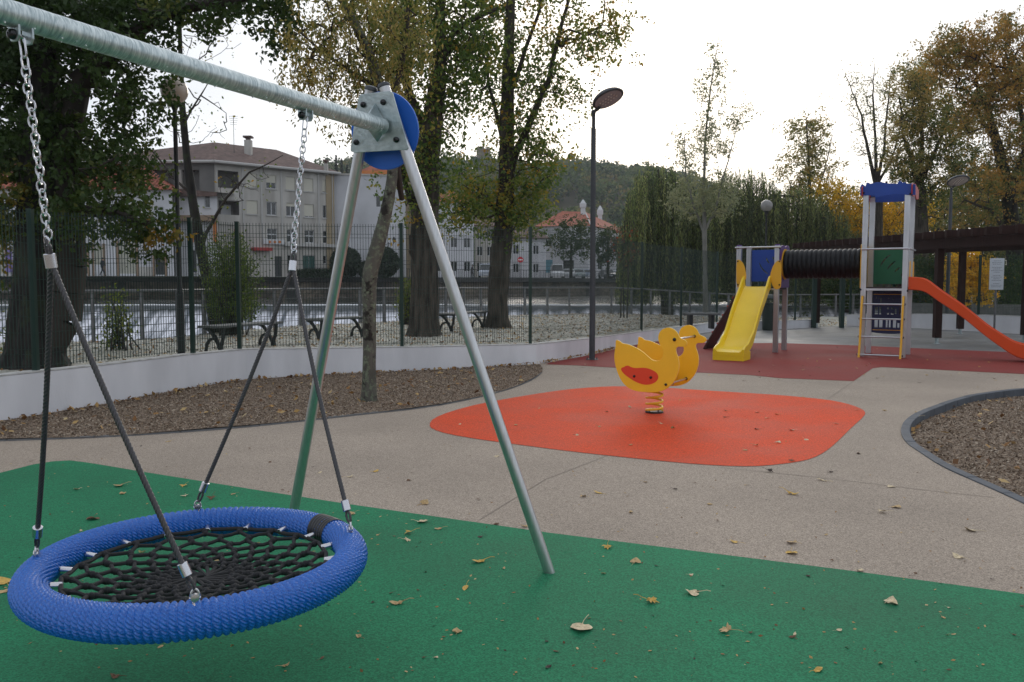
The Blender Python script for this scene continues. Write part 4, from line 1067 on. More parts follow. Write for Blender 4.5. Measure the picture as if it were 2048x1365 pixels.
# ------------------------------------------------------------------ lamp posts
def led_lamp(base, ztop, label, armdir, tilt, sc=1.0, group='round headed lamp posts'):
    r = thing('street_lamp', label, 'street lamp', base, group); base = np.array(base)
    lean = np.array([0.0, 0, 0])
    H0 = ztop - .55
    mb = MB(); z1 = base[2] + .62 * (H0 - base[2]) * 0 + H0
    out = []
    for i in range(24):
        a = 2 * PI * i / 24; rr = 1.0 - (.16 if i % 6 == 3 else 0); out.append((rr * math.cos(a), rr * math.sin(a)))
    V = []; zs = [0, .02, 2.2, z1 - base[2]]; rs_ = [.062 * sc, .062 * sc, .057 * sc, .050 * sc]
    for z, rr in zip(zs, rs_): V += [base + np.array([a * rr, b * rr, z]) for a, b in out]
    F = [(i * 24 + j, i * 24 + (j + 1) % 24, (i + 1) * 24 + (j + 1) % 24, (i + 1) * 24 + j) for i in range(3) for j in range(24)] + [tuple(range(23, -1, -1)), tuple(72 + j for j in range(24))]
    mb.add(V, F); pole = obj('pole', mb, m_lamp, r, smooth=True, ang=25)
    mb = MB(); mb.lathe([(.13, 0), (.13, .015), (.09, .02)], base, 20); mb.lathe([(.012, 0), (.012, .05)], base + np.array([.1, 0, 0]), 6); mb.lathe([(.012, 0), (.012, .05)], base + np.array([-.1, 0, 0]), 6); obj('base_flange', mb, m_lamp, pole)
    mb = MB(); t0 = base + np.array([0, 0, z1 - base[2]]); mb.lathe([(.036 * sc, 0), (.036 * sc, .30), (.044 * sc, .31), (.044 * sc, .37), (.02, .38)], t0, 16); obj('neck', mb, m_lamp, r, smooth=True)
    ad = np.array([math.cos(armdir), math.sin(armdir), 0]); t1 = t0 + np.array([0, 0, .33])
    nrm_ = np.array([0, 0, 1.0]) * math.cos(tilt) - ad * math.sin(tilt) * 1.0; ax = ad * math.cos(tilt) + np.array([0, 0, 1.0]) * math.sin(tilt)
    hc = t1 + ax * .40 * sc + np.array([0, 0, .03])
    mb = MB(); mb.tube([t1, t1 + ax * .08 + np.array([0, 0, .01]), t1 + ax * .18 + np.array([0, 0, .02])], [.03, .035, .05], 10); obj('arm', mb, m_lamp, r, smooth=True)
    mb = MB(); Rr = .33 * sc; mb.lathe([(Rr * .93, -.005), (Rr, .0), (Rr * 1.01, .015), (Rr * .97, .035), (Rr * .86, .075), (Rr * .66, .115), (Rr * .38, .140), (.001, .148)], hc, 36, nrm_)
    hd = obj('lamp_head', mb, m_lamp, r, smooth=True, ang=50)
    mb = MB(); mb.lathe([(Rr * .86, -.012), (Rr * .86, -.006)], hc, 36, nrm_); gl = obj('lamp_glass', mb, m_glas, r)
    sd2 = np.cross(nrm_, ax); k = 0
    for i in range(-2, 3):
        for j in range(-1, 2):
            mb = MB(); mb.lathe([(.016, -.018), (.016, -.0125)], hc + ax * i * .075 + sd2 * j * .09, 8, nrm_); obj('led', mb, m_led, gl)
    return r
m_glas = M('lamp_lens', (.34, .27, .27), .12, spec=.8)
m_led = M('led_chip', (.65, .55, .45), .3)
lb = G(1184, 720)
led_lamp(lb, 5.26, 'tall grey lamp post with tilted round head standing on the red rubber', math.radians(-42), math.radians(27))
by = 29.6; lx = P(1896, 568, by)[0]
led_lamp((lx, by, 0), P(1905, 368, by)[2] + .05, 'grey lamp post with round head rising behind the pergola', math.radians(-88), math.radians(24), 1.1)
m_glob = M('globe_glass', (.55, .47, .38), .2, spec=.6, nscale=3, col2=(.42, .34, .27))
m_glob2 = M('frosted_globe', (.27, .26, .245), .25, nscale=3, namt=.2)
def globe_lamp(base, zc_, rad, label, mt):
    r = thing('globe_lamp', label, 'street lamp', base, 'globe lamp posts'); base = np.array(base); h = zc_ - rad - base[2]
    mb = MB(); mb.lathe([(.075, 0), (.075, .05), (.062, .07), (.062, 1.05), (.050, 1.12), (.036, 1.16), (.034, h - .1), (.05, h - .06), (.10, h + .02), (.11, h + .05)], base, 16); obj('pole', mb, m_lblk, r, smooth=True, ang=30)
    mb = MB(); mb.sphere((base[0], base[1], zc_), rad, 28, 18); obj('globe', mb, mt, r, smooth=True)
gb = P(359, 568, 13.6); globe_lamp((gb[0], gb[1], .36), P(357, 182, 13.6)[2], .215, 'black lamp post with a beige globe under the big dark tree', m_glob)
gb = P(1530, 568, 32); globe_lamp((gb[0], gb[1], .12), P(1530, 412, 32)[2], .225, 'black lamp post with a frosted globe in front of the willow', m_glob2)

# ------------------------------------------------------------------ benches outside the fence
def bench(p0, p1, zg, label):
    p0, p1 = np.array([*p0, 0.0]), np.array([*p1, 0.0]); d = p1 - p0; ln = np.linalg.norm(d); d /= ln; n_ = np.array([d[1], -d[0], 0])
    r = thing('bench', label, 'bench', (*((p0 + p1) / 2)[:2], zg), 'backless benches beside the river')
    fr = lambda a, b, c: p0 + d * a + n_ * b + np.array([0, 0, zg + c])
    for i, (b0, b1) in enumerate(((-.24, -.085), (-.078, .078), (.085, .24))):
        mb = MB(); mb.box((-.16, b0, .43), (ln + .16, b1, .47), fr=fr); obj('seat_board', mb, m_slab, r, bevel=.005)
    for a in (0.0, ln):
        mb = MB()
        sc_ = [(-.22, .425), (-.12, .40), (-.02, .30), (.07, .16), (.13, .0)]
        def flat(pts, w_=.028):
            V = []; 
            for (x, y) in pts: V.append((x, y))
            for i in range(len(pts) - 1):
                (x0, y0), (x1, y1) = pts[i], pts[i + 1]; dd = np.array([x1 - x0, y1 - y0]); dd /= np.linalg.norm(dd); q = np.array([-dd[1], dd[0]]) * w_
                o4 = [(x0 - q[0], y0 - q[1]), (x1 + dd[0] * .01 - q[0], y1 + dd[1] * .01 - q[1]), (x1 + dd[0] * .01 + q[0], y1 + dd[1] * .01 + q[1]), (x0 + q[0], y0 + q[1])]
                mb.prism(o4, lambda u, v, w2: fr(a + w2, u, v), -.022, .022)
        flat(smooth_poly(sc_, 2, False)); flat([(.20, .425), (.185, .25), (.14, .12), (.15, .0)], .024)
        flat(smooth_poly([(-.20, .0), (-.17, .14), (-.10, .22), (-.02, .235), (.05, .20)], 2, False), .020)
        mb.prism([(-.23, .405), (.23, .405), (.23, .43), (-.23, .43)], lambda u, v, w2: fr(a + w2, u, v), -.025, .025)
        obj('leg', mb, m_iron, r)
def onz(px, py, z): return G(px, py, z)[:2]
bench(onz(430, 704, .36), onz(536, 692, .36), .36, 'backless bench nearest the black globe lamp post, outside the fence')
bench(onz(630, 681, .36), onz(716, 674, .36), .36, 'backless bench behind the left steel leg of the swing, outside the fence')
bench(onz(894, 664, .36), onz(957, 656.5, .36), .36, 'backless bench between the two thick tree trunks, outside the fence')
# small flat bench by the slide
r = thing('bench', 'small flat dark bench beside the brown climbing ramp', 'bench', (*onz(1403, 655, .2), .2))
x, y = onz(1403, 655, .24); mb = MB(); mb.box((x - .62, y - .25, .62), (x + .52, y + .25, .68)); obj('seat', mb, m_slab, r, bevel=.01)
for dx in (-.36, .30): mb = MB(); mb.box((x + dx - .05, y - .2, .2), (x + dx + .05, y + .2, .62)); obj('leg', mb, m_iron, r)

# ------------------------------------------------------------------ litter bin, sign
bx = G(1538, 661); r = thing('litter_bin', 'dark green round litter bin behind the yellow slide', 'bin', bx)
m_bin = M('bin_green', (.010, .022, .016), .5)
mb = MB(); mb.lathe([(.20, .0), (.22, .03), (.235, .86), (.25, .88), (.25, .92), (.22, .93), (.22, .90)], bx, 20); obj('bin_body', mb, m_bin, r, smooth=True, ang=30)
mb = MB(); mb.lathe([(.26, 1.06), (.26, 1.08), (.18, 1.17), (.05, 1.22), (.001, 1.225)], bx, 20); obj('bin_lid', mb, m_bin, r, smooth=True, ang=40)
for a in (0, 2.1, 4.2): mb = MB(); q = bx + np.array([.22 * math.cos(a), .22 * math.sin(a), 0]); mb.box((q[0] - .015, q[1] - .015, .9), (q[0] + .015, q[1] + .015, 1.07)); obj('lid_strut', mb, m_bin, r)
sg0 = G(1988, 667); r = thing('notice_sign', 'white notice board with lines of small text on a thin grey pole', 'sign', sg0)
mb = MB(); mb.tube([sg0, sg0 + np.array([0, 0, 2.42])], .030, 10); obj('pole', mb, m_rail, r, smooth=True)
m_sign = M('sign_white', (.62, .66, .70), .5); m_txt = M('sign_text', (.16, .18, .22), .6)
sa = np.array([.93, -.36, 0]); sa /= np.linalg.norm(sa); sn = np.array([sa[1], -sa[0], 0]); 
if sn[1] > 0: sn = -sn
zb0 = P(1990, 580, sg0[1])[2]; zb1 = P(1990, 517, sg0[1])[2]
frs = lambda a, b, c: sg0 + sa * a + sn * (b + .035) + np.array([0, 0, c])
mb = MB(); mb.box((-.20, 0, zb0), (.20, .02, zb1), fr=frs); bd = obj('board', mb, m_sign, r, bevel=.004)
tx = MB(); 
for i in range(17):
    z = zb1 - .09 - i * (zb1 - zb0 - .15) / 16.5; wd = R_.uniform(.07, .155)
    if i in (3, 8, 13): continue
    x = -wd
    while x < wd: 
        l_ = R_.uniform(.015, .05); tx.box((x, .0202, z), (min(x + l_, wd), .0215, z + .014), fr=frs); x += l_ + .010
stuffpart(obj('text_lines', tx, m_txt, bd))

# ------------------------------------------------------------------ pergola
pg = thing('pergola', 'dark brown timber pergola behind the right tower', 'pergola', (11.2, 21.7, 0))
PL = [np.array([11.05, 30.4]), np.array([11.22, 21.7]), np.array([11.36, 13.5])]
def line_at(y, x0): return x0 + (30 - y) * .018
beamz = lambda y: 2.72 + (y - 21.7) * .018
for x0 in (10.98, 13.98):
    for y in (29.9, 21.7, 14.0) if x0 < 12 else (29.9, 26.0, 22.8, 14.0):
        x = line_at(y, x0); mb = MB(); mb.box((x - .085, y - .085, .16), (x + .085, y + .085, beamz(y) - .24)); p_ = obj('pergola_post', mb, m_perg, pg, bevel=.006)
        mb = MB(); mb.box((x - .02, y - .06, 0), (x + .02, y + .06, .2)); mb.box((x - .09, y - .09, 0), (x + .09, y + .09, .012)); obj('post_foot', mb, m_galv, p_)
    xa, xb = line_at(31.6, x0), line_at(12.6, x0); za, zb2 = beamz(31.6), beamz(12.6)
    mb = MB(); d = .06
    for zo in (-.24,):
        mb.add([(xa - d, 31.6, za - .24), (xa + d, 31.6, za - .24), (xb + d, 12.6, zb2 - .24), (xb - d, 12.6, zb2 - .24), (xa - d, 31.6, za), (xa + d, 31.6, za), (xb + d, 12.6, zb2), (xb - d, 12.6, zb2)],
               [(0, 1, 2, 3), (7, 6, 5, 4), (0, 4, 5, 1), (2, 6, 7, 3), (1, 5, 6, 2), (0, 3, 7, 4)])
    obj('pergola_beam', mb, m_perg, pg, bevel=.005)
y = 31.3
while y > 13:
    x = line_at(y, 10.98); z = beamz(y) + .003; mb = MB()
    mb.box((x - .42, y - .05, z), (x + 3.42, y + .05, z + .19)); obj('rafter', mb, m_perg, pg, bevel=.006); y -= .56
# ------------------------------------------------------------------ buildings across the river
ZP = 2.335
m_apt = M('apartment_render', (.50, .48, .44), .9, nscale=.9, col2=(.33, .31, .28), bump=.2, bscale=6, stretch=(1, 1, .25), detail=9)
m_apt2 = M('apartment_tan', (.34, .27, .17), .9, nscale=.5, namt=.25)
m_wht = M('old_white_wall', (.62, .62, .64), .9, nscale=.3, namt=.22)
m_wht2 = M('stained_white_wall', (.60, .60, .62), .9, nscale=.22, col2=(.42, .42, .43))
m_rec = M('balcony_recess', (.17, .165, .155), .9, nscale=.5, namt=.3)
m_roofb = M('brown_roof_tiles', (.14, .088, .072), .9, nscale=1.2, namt=.35, bump=.6, bscale=5, speck=.25, spscale=3.2)
m_roofr = M('red_roof_tiles', (.34, .10, .055), .9, nscale=.9, namt=.3, bump=.6, bscale=5, speck=.25, spscale=3)
m_trim = M('window_trim', (.42, .41, .39), .8)
m_frw = M('window_frame_white', (.55, .56, .57), .5)
m_glz = M('dark_glass', (.012, .016, .018), .08, spec=.8)
m_glg = M('green_glass', (.03, .09, .08), .15, spec=.8)
m_shut = M('roller_shutter', (.52, .50, .42), .7)
m_door = M('dark_door', (.03, .035, .035), .6)
m_dorg = M('beige_door', (.42, .41, .34), .7)
m_brn = M('brown_stone_frame', (.26, .18, .12), .85)
m_orn = M('orange_post', (.50, .17, .04), .7)
m_awn = M('red_awning', (.40, .03, .03), .7)
m_blud = M('pale_blue_door', (.12, .30, .38), .6)
m_brand = M('purple_banner', (.22, .17, .42), .7)
class Wall:
    def __init__(s, P0, P1):
        s.P0 = np.array([P0[0], P0[1], 0.0]); s.P1 = np.array([P1[0], P1[1], 0.0]); d = s.P1 - s.P0; s.L = np.linalg.norm(d); s.d = d / s.L
        s.n = np.array([s.d[1], -s.d[0], 0])
        if s.n @ (s.P0 - O_) > 0: s.n = -s.n        # outward, towards the camera
    def uz(s, px, py): p = onplane(px, py, s.P0, s.n) - s.P0; return float(p @ s.d), float(p[2])
    def fr(s, u, w_, z): return s.P0 + s.d * u + s.n * w_ + np.array([0, 0, z])
def facade(W, z0, z1, rects, mat, root, depth=.22, name='wall', u0=0, u1=None):
    u1 = W.L if u1 is None else u1; us = sorted({u0, u1, *[r[0] for r in rects], *[r[1] for r in rects]}); zs = sorted({z0, z1, *[r[2] for r in rects], *[r[3] for r in rects]})
    us = [u for u in us if u0 <= u <= u1]; zs = [z for z in zs if z0 <= z <= z1]; mb = MB()
    for a, b in zip(us[:-1], us[1:]):
        for c, d in zip(zs[:-1], zs[1:]):
            um_, zm = (a + b) / 2, (c + d) / 2
            if any(r[0] < um_ < r[1] and r[2] < zm < r[3] for r in rects): continue
            mb.add([W.fr(a, 0, c), W.fr(b, 0, c), W.fr(b, 0, d), W.fr(a, 0, d)], [(0, 1, 2, 3)])
    for a, b, c, d in rects:
        k = [(a, c), (b, c), (b, d), (a, d)]
        mb.add([W.fr(x, 0, z) for x, z in k] + [W.fr(x, -depth, z) for x, z in k], [(i, (i + 1) % 4, 4 + (i + 1) % 4, 4 + i) for i in range(4)])
    return obj(name, mb, mat, root)
def window(W, r, root, kind='sash', shutter=0.0, trim=True, depth=.18, fmat=None, gmat=None):
    a, b, c, d = r; fmat = fmat or m_frw; mb = MB(); t = .07
    for q in ((a, b, c, c + t), (a, b, d - t, d), (a, a + t, c + t, d - t), (b - t, b, c + t, d - t)): mb.box((q[0], -depth, q[2]), (q[1], -depth + .05, q[3]), fr=W.fr)
    n = 2 if b - a > .9 else 1
    for i in range(1, n): x = a + (b - a) * i / n; mb.box((x - .035, -depth, c + t), (x + .035, -depth + .05, d - t), fr=W.fr)
    if kind == 'grid':
        for i in range(1, 4): z = c + (d - c) * i / 4; mb.box((a + t, -depth + .01, z - .03), (b - t, -depth + .055, z + .03), fr=W.fr)
        for i in (.25, .75): x = a + (b - a) * i; mb.box((x - .025, -depth + .01, c + t), (x + .025, -depth + .053, d - t), fr=W.fr)
    if kind == 'bar': z = c + (d - c) * .55; mb.box((a + t, -depth + .01, z - .05), (b - t, -depth + .055, z + .05), fr=W.fr)
    o = obj('window', mb, fmat, root)
    g = MB(); g.box((a, -depth - .03, c), (b, -depth + .005, d), fr=W.fr); obj('pane', g, gmat or m_glz, o)
    if shutter: g = MB(); g.box((a + .02, -depth + .052, d - (d - c) * shutter), (b - .02, -depth + .09, d), fr=W.fr); obj('shutter', g, m_shut, o)
    if trim:
        g = MB(); g.box((a - .10, .0, c - .10), (b + .10, .10, c), fr=W.fr); obj('sill', g, m_trim, o)
    return o
def slabbox(root, name, mat, W, u0, u1, w0, w1, z0, z1): mb = MB(); mb.box((u0, w0, z0), (u1, w1, z1), fr=W.fr); return obj(name, mb, mat, root)
def polyroof(root, verts, faces, mat, name='roof'):
    mb = MB(); mb.add(verts, faces); return obj(name, mb, mat, root)

# apartment building
c0 = P(434, 560, 88.0); r0 = P(670, 560, 96.8); 
WF = Wall(c0, r0); WL = Wall((c0[0] - 15, c0[1] + .5), c0)
ap = thing('apartment_building', 'grey four storey apartment building with brown hipped roof across the river', 'building', (*c0[:2], ZP))
ze = WF.uz(434, 324)[1]; uW = lambda px, py=400: WF.uz(px, py)[0]; zW = lambda px, py: WF.uz(px, py)[1]
cols = [(493, 515, 'c1'), (533, 553, 'c2'), (572, 591, 'c3'), (608, 627, 'c4'), (645, 653, 'c5')]
rows = [(348, 376, 493), (401, 430, 493)]
rects = []; spec = []
sh = {(0, 0): .97, (0, 1): .55, (0, 2): .95, (0, 3): .97, (0, 4): .9, (1, 0): .97, (1, 1): 0, (1, 2): .25, (1, 3): .9, (1, 4): 0}
zrow = [(zW(543, 351), zW(543, 378)), (zW(543, 404), zW(543, 431)), (zW(581, 459), zW(581, 485))]
for ri in range(3):
    for ci, (a, b, _) in enumerate(cols):
        if ri == 2 and ci == 0: continue
        lo_, hi_ = zrow[ri][1], zrow[ri][0]
        r = (uW(a), uW(b), lo_, hi_); rects.append(r); spec.append((r, sh.get((ri, ci), 0), 'bar' if ri == 2 else 'sash'))
# ground-floor openings
zd0 = ZP + .02
shopz = zW(617, 511)
rects += [(uW(604), uW(629), zd0 + .3, shopz), (uW(644), uW(652), zd0 + 1.5, shopz), (uW(547), uW(561), zd0, zW(554, 513)), (uW(572), uW(588), zd0 + .3, shopz)]
# balcony recesses
bu0, bu1 = .35, uW(478); zb = [(zW(455, 396), zW(455, 342)), (zW(455, 446), zW(455, 402))]
rects += [(bu0, bu1, a, b) for a, b in zb]
facade(WF, ZP, ze, rects, m_apt, ap)
for r, s_, kd in spec: window(WF, r, ap, kd, s_)
for (a, b, c, d), mt in ((rects[14], m_glg), (rects[15], m_glz), (rects[17], m_glz)): window(WF, (a, b, c, d), ap, 'sash', 0, False, gmat=mt)
slabbox(ap, 'door', m_door, WF, rects[16][0], rects[16][1], -.2, -.12, zd0, rects[16][3])
slabbox(ap, 'corner_strip', m_apt2, WF, WF.L - 1.0, WF.L + .01, .003, .10, ZP, ze - .1)
for px in (486, 523, 563, 600, 637):
    slabbox(ap, 'pilaster', m_trim, WF, uW(px) - .10, uW(px) + .10, .0, .09, zW(px, 494) + .1, ze - .1)
slabbox(ap, 'cornice', m_trim, WF, uW(566), WF.L + .1, 0, .45, zW(617, 494), zW(617, 494) + .35)
for i, (a, b) in enumerate(zb):
    mb = MB(); mb.box((bu0, -1.6, a), (bu1, -1.55, b), fr=WF.fr); mb.box((bu0, -1.6, a), (bu0 + .02, -.001, b), fr=WF.fr); mb.box((bu1 - .02, -1.6, a), (bu1, -.001, b), fr=WF.fr); mb.box((bu0, -1.6, b - .02), (bu1, -.001, b), fr=WF.fr)
    bc = obj('balcony_recess', mb, m_rec, ap)
    slabbox(bc, 'parapet', m_apt, WF, bu0 - .1, bu1 + .05, -.1, .12, a - .25, a + (1.0 if i == 0 else .85))
slabbox(ap, 'balcony_door', m_frw, WF, uW(452), uW(472), -1.54, -1.5, zb[1][0], zb[1][1] - .3)
# left wing
rl_ = [(1.2, 13.4, zb[0][0] + .6, zb[0][1])]
facade(WL, ZP, ze, rl_, m_rec, ap, depth=1.4)
slabbox(ap, 'gallery_wall', m_rec, WL, 1.2, 13.4, -1.42, -1.38, rl_[0][2], rl_[0][3])
for u in (4.5, 8, 11.2): slabbox(ap, 'column', m_apt, WL, u - .3, u + .3, -.3, .02, rl_[0][2], rl_[0][3])
slabbox(ap, 'balcony_slab', m_apt, WL, 8.8, 13.2, .0, 1.0, zW(434, 399), zW(434, 397) + .25)
# hipped roof
ov = .6; e = [WL.fr(-1, ov, ze), c0 * [1, 1, 0] + WF.n * ov + WL.n * .1 + np.array([0, 0, ze]), WF.fr(WF.L + ov, ov, ze), WF.fr(WF.L + ov, -12, ze), WL.fr(-1, -12, ze)]
e[1] = np.array([c0[0], c0[1], 0]) + (WF.n + WL.n) * .45 + np.array([0, 0, ze])
def P3(px, py, y): return P(px, py, y)
rk0, rk1, rk2 = P3(275, 304, 96), P3(428, 285, 95), P3(553, 300, 101)
polyroof(ap, [e[0], e[1], rk1, rk0, e[2], rk2, e[3], e[4]], [(0, 1, 2, 3), (1, 4, 5, 2), (4, 6, 5), (3, 2, 5, 6, 7), (0, 3, 7)], m_roofb)
mb = MB(); 
for a, b in ((e[0], e[1]), (e[1], e[2])): mb.tube([a + [0, 0, -.1], b + [0, 0, -.1]], .16, 6)
obj('gutter', mb, m_trim, ap)
for (px, py0, py1, y, s_) in ((497, 305, 281, 94.5, .36), (652, 340, 328, 96, .22)):
    a = P3(px, py0, y); zt = P3(px, py1, y)[2]; mb = MB(); mb.box((a[0] - s_, y - s_, a[2] - .6), (a[0] + s_, y + s_, zt)); ch_ = obj('chimney', mb, m_apt, ap)
    mb = MB(); mb.box((a[0] - s_ * 1.3, y - s_ * 1.3, zt + .25), (a[0] + s_ * 1.3, y + s_ * 1.3, zt + .45)); mb.box((a[0] - s_ * .6, y - s_ * .6, zt), (a[0] + s_ * .6, y + s_ * .6, zt + .25)); obj('chimney_cap', mb, m_roofb, ch_)
an = P3(468, 290, 93); mb = MB(); mb.tube([an + [0, 0, -1], an + [0, 0, 3.2]], .03, 5)
for q_ in range(5): mb.tube([an + [-.5 + q_ * .03, 0, 3.1 - q_ * .22], an + [.5 - q_ * .03, 0, 3.1 - q_ * .22]], .018, 4)
obj('roof_aerial', mb, m_iron, ap)
for u_ in (.15, WF.L - .25):
    mb = MB(); mb.tube([WF.fr(u_, .16, ZP), WF.fr(u_, .16, ze - .1)], .055, 6); obj('downpipe', mb, m_trim, ap)
# shop front: sign panel, awning and orange posts
sgp = slabbox(ap, 'shop_sign', m_frw, WF, uW(524), uW(566), .05, .25, zW(545, 489), zW(545, 479))
for px in (536, 546, 556):
    mb = MB(); p_ = WF.fr(uW(px), .26, zW(px, 484.5)); mb.lathe([(.16, 0), (.16, .03)], p_, 12, WF.n); obj('sign_emblem', mb, m_orn, sgp)
slabbox(ap, 'awning', m_awn, WF, uW(500), uW(537), .02, .9, zW(520, 502), zW(520, 496))
for px in (470,): slabbox(ap, 'orange_post', m_orn, WF, uW(px) - .18, uW(px) + .18, .05, .35, ZP, zW(px, 458))

# two-storey white building at the left
wr = P(349, 560, 82.0); W2 = Wall((wr[0] - 26, 80.5), wr); b2 = thing('white_building', 'long white two storey building with red tiled roof behind the big dark tree', 'building', (*wr[:2], ZP))
ze2 = W2.uz(348, 381)[1]; U = lambda px: W2.uz(px, 450)[0]; Z = lambda py: W2.uz(300, py)[1]
rects = [(U(a), U(b), Z(q), Z(p)) for a, b, p, q in ((310, 328, 414, 443), (178, 190, 404, 432), (120, 132, 404, 432), (244, 262, 410, 440), (60, 74, 404, 432), (-20, -6, 404, 432))]
drs = [(308, 327, 505, 550, m_door), (236, 270, 486, 548, m_dorg), (150, 172, 492, 548, m_door), (186, 204, 492, 530, m_dorg), (60, 84, 496, 548, m_door), (-20, 8, 492, 548, m_dorg), (100, 118, 496, 530, m_dorg)]
dr = [(U(a), U(b), max(ZP + .02, Z(d)), Z(c)) for a, b, c, d, _ in drs]
facade(W2, ZP, ze2, rects + dr, m_wht, b2)
for r in rects: window(W2, r, b2, 'grid')
for r, q in zip(dr, drs):
    d_o = slabbox(b2, 'door', q[4], W2, r[0], r[1], -.2, -.1, r[2], r[3])
    for u_ in (r[0] - .22, r[1]): slabbox(d_o, 'door_frame', m_brn, W2, u_, u_ + .22, .0, .06, ZP, r[3] + .2)
slabbox(b2, 'banner', m_brand, W2, U(8), U(22), .03, .08, Z(545), Z(497))
slabbox(b2, 'plinth', m_apt, W2, U(272), U(307), .0, .05, ZP, ZP + .9)
e_a, e_b = W2.fr(-.5, .6, ze2), W2.fr(W2.L + .4, .6, ze2); rA, rB = P3(40, 318, 88), P3(262, 330, 88)
polyroof(b2, [e_a, e_b, rB, [e_a[0], 88, rB[2] + .3], W2.fr(W2.L + .4, -12, ze2), W2.fr(-.5, -12, ze2)], [(0, 1, 2, 3), (1, 4, 2), (3, 2, 4, 5), (0, 3, 5)], m_roofr)
mb = MB(); 
for u_ in np.arange(-.4, W2.L + .3, .42):
    t = min(1, max(.02, 1 - max(0, (u_ - (W2.L - 5.2)) / 5.6))); a = W2.fr(u_, .62, ze2 + .03); top = np.array([a[0], 88, rB[2] + .1]); mb.tube([a, a + (top - a) * t], .07, 5)
obj('tile_rows', mb, m_roofr, b2)['kind'] = 'stuff'
# small white house between
wl, wr3 = P(352, 560, 84.5), P(438, 560, 84.5); W3 = Wall(wl, wr3); b3 = thing('small_house', 'narrow white house with one small window beside the grey apartment building', 'building', (*wl[:2], ZP))
ze3 = W3.uz(360, 377)[1]; zr3 = W3.uz(437, 386)[1]; rw = (W3.uz(398, 0)[0], W3.uz(410, 0)[0], W3.uz(400, 416)[1], W3.uz(400, 390)[1])
rects = [rw, (W3.uz(364, 0)[0], W3.uz(380, 0)[0], ZP + .3, W3.uz(380, 500)[1])]
facade(W3, ZP, ze3 - .8, rects, m_wht, b3); window(W3, rects[0], b3); window(W3, rects[1], b3)
polyroof(b3, [W3.fr(-.4, .5, ze3), W3.fr(W3.L + .2, .5, zr3), W3.fr(W3.L + .2, -6, zr3 + .5), W3.fr(-.4, -6, ze3 + .5), W3.fr(-.4, .5, ze3 - .9), W3.fr(W3.L + .2, .5, zr3 - .4)], [(0, 1, 2, 3), (4, 5, 1, 0)], m_roofb)
for px in (372, 420): slabbox(b3, 'orange_post', m_orn, W3, W3.uz(px, 0)[0] - .15, W3.uz(px, 0)[0] + .15, .02, .3, W3.uz(px, 485)[1], W3.uz(px, 440)[1])
slabbox(b3, 'balcony', m_brn, W3, .4, W3.L, .02, .8, W3.uz(380, 444)[1], W3.uz(380, 432)[1])

# plain white building with a stained top
a4, z4 = P(664, 560, 97.5), P(812, 560, 99); W4 = Wall(a4, z4); b4 = thing('white_hall', 'tall plain white building with stained upper wall and one small arched window', 'building', (*a4[:2], ZP))
zt4 = W4.uz(740, 352)[1]; U = lambda px: W4.uz(px, 450)[0]
rw = (U(752), U(762), W4.uz(757, 415)[1], W4.uz(757, 392)[1])
facade(W4, ZP, zt4, [rw], m_wht2, b4); window(W4, rw, b4, trim=False)
slabbox(b4, 'side_wall', m_wht2, W4, -.02, 0, -14, 0, ZP, zt4); slabbox(b4, 'side_wall', m_wht2, W4, W4.L, W4.L + .02, -14, 0, ZP, zt4)
slabbox(b4, 'parapet_cap', m_apt, W4, -.1, W4.L + .1, -.3, .1, zt4, zt4 + .2)
polyroof(b4, [W4.fr(-.1, -.3, zt4 + .1), W4.fr(W4.L, -.3, zt4 + .1), W4.fr(W4.L, -14, zt4 + .3), W4.fr(-.1, -14, zt4 + .3)], [(0, 1, 2, 3)], m_apt, 'flat_roof')
b5 = thing('red_roof_house', 'house with red tiled roof rising behind the plain white building', 'building', (*P(760, 560, 116)[:2], ZP))
l5, r5 = P(705, 560, 114), P(860, 560, 114); W5 = Wall(l5, r5); z5 = W5.uz(760, 352)[1]
slabbox(b5, 'wall', m_apt2, W5, 0, W5.L, -8, 0, ZP, z5); 
slabbox(b5, 'yellow_band', m_orn, W5, 0, W5.L * .5, -.1, .12, z5 - .1, z5 + .7)
polyroof(b5, [W5.fr(-.4, .6, z5 - .1), W5.fr(W5.L + .4, .6, z5 - .1), W5.fr(W5.L + .4, -8.5, z5), W5.fr(-.4, -8.5, z5), W5.fr(W5.L * .35, -4, z5 + 2.6), W5.fr(W5.L * .8, -4, z5 + 2.6)], [(0, 1, 5, 4), (1, 2, 5), (2, 3, 4, 5), (3, 0, 4)], m_roofr)

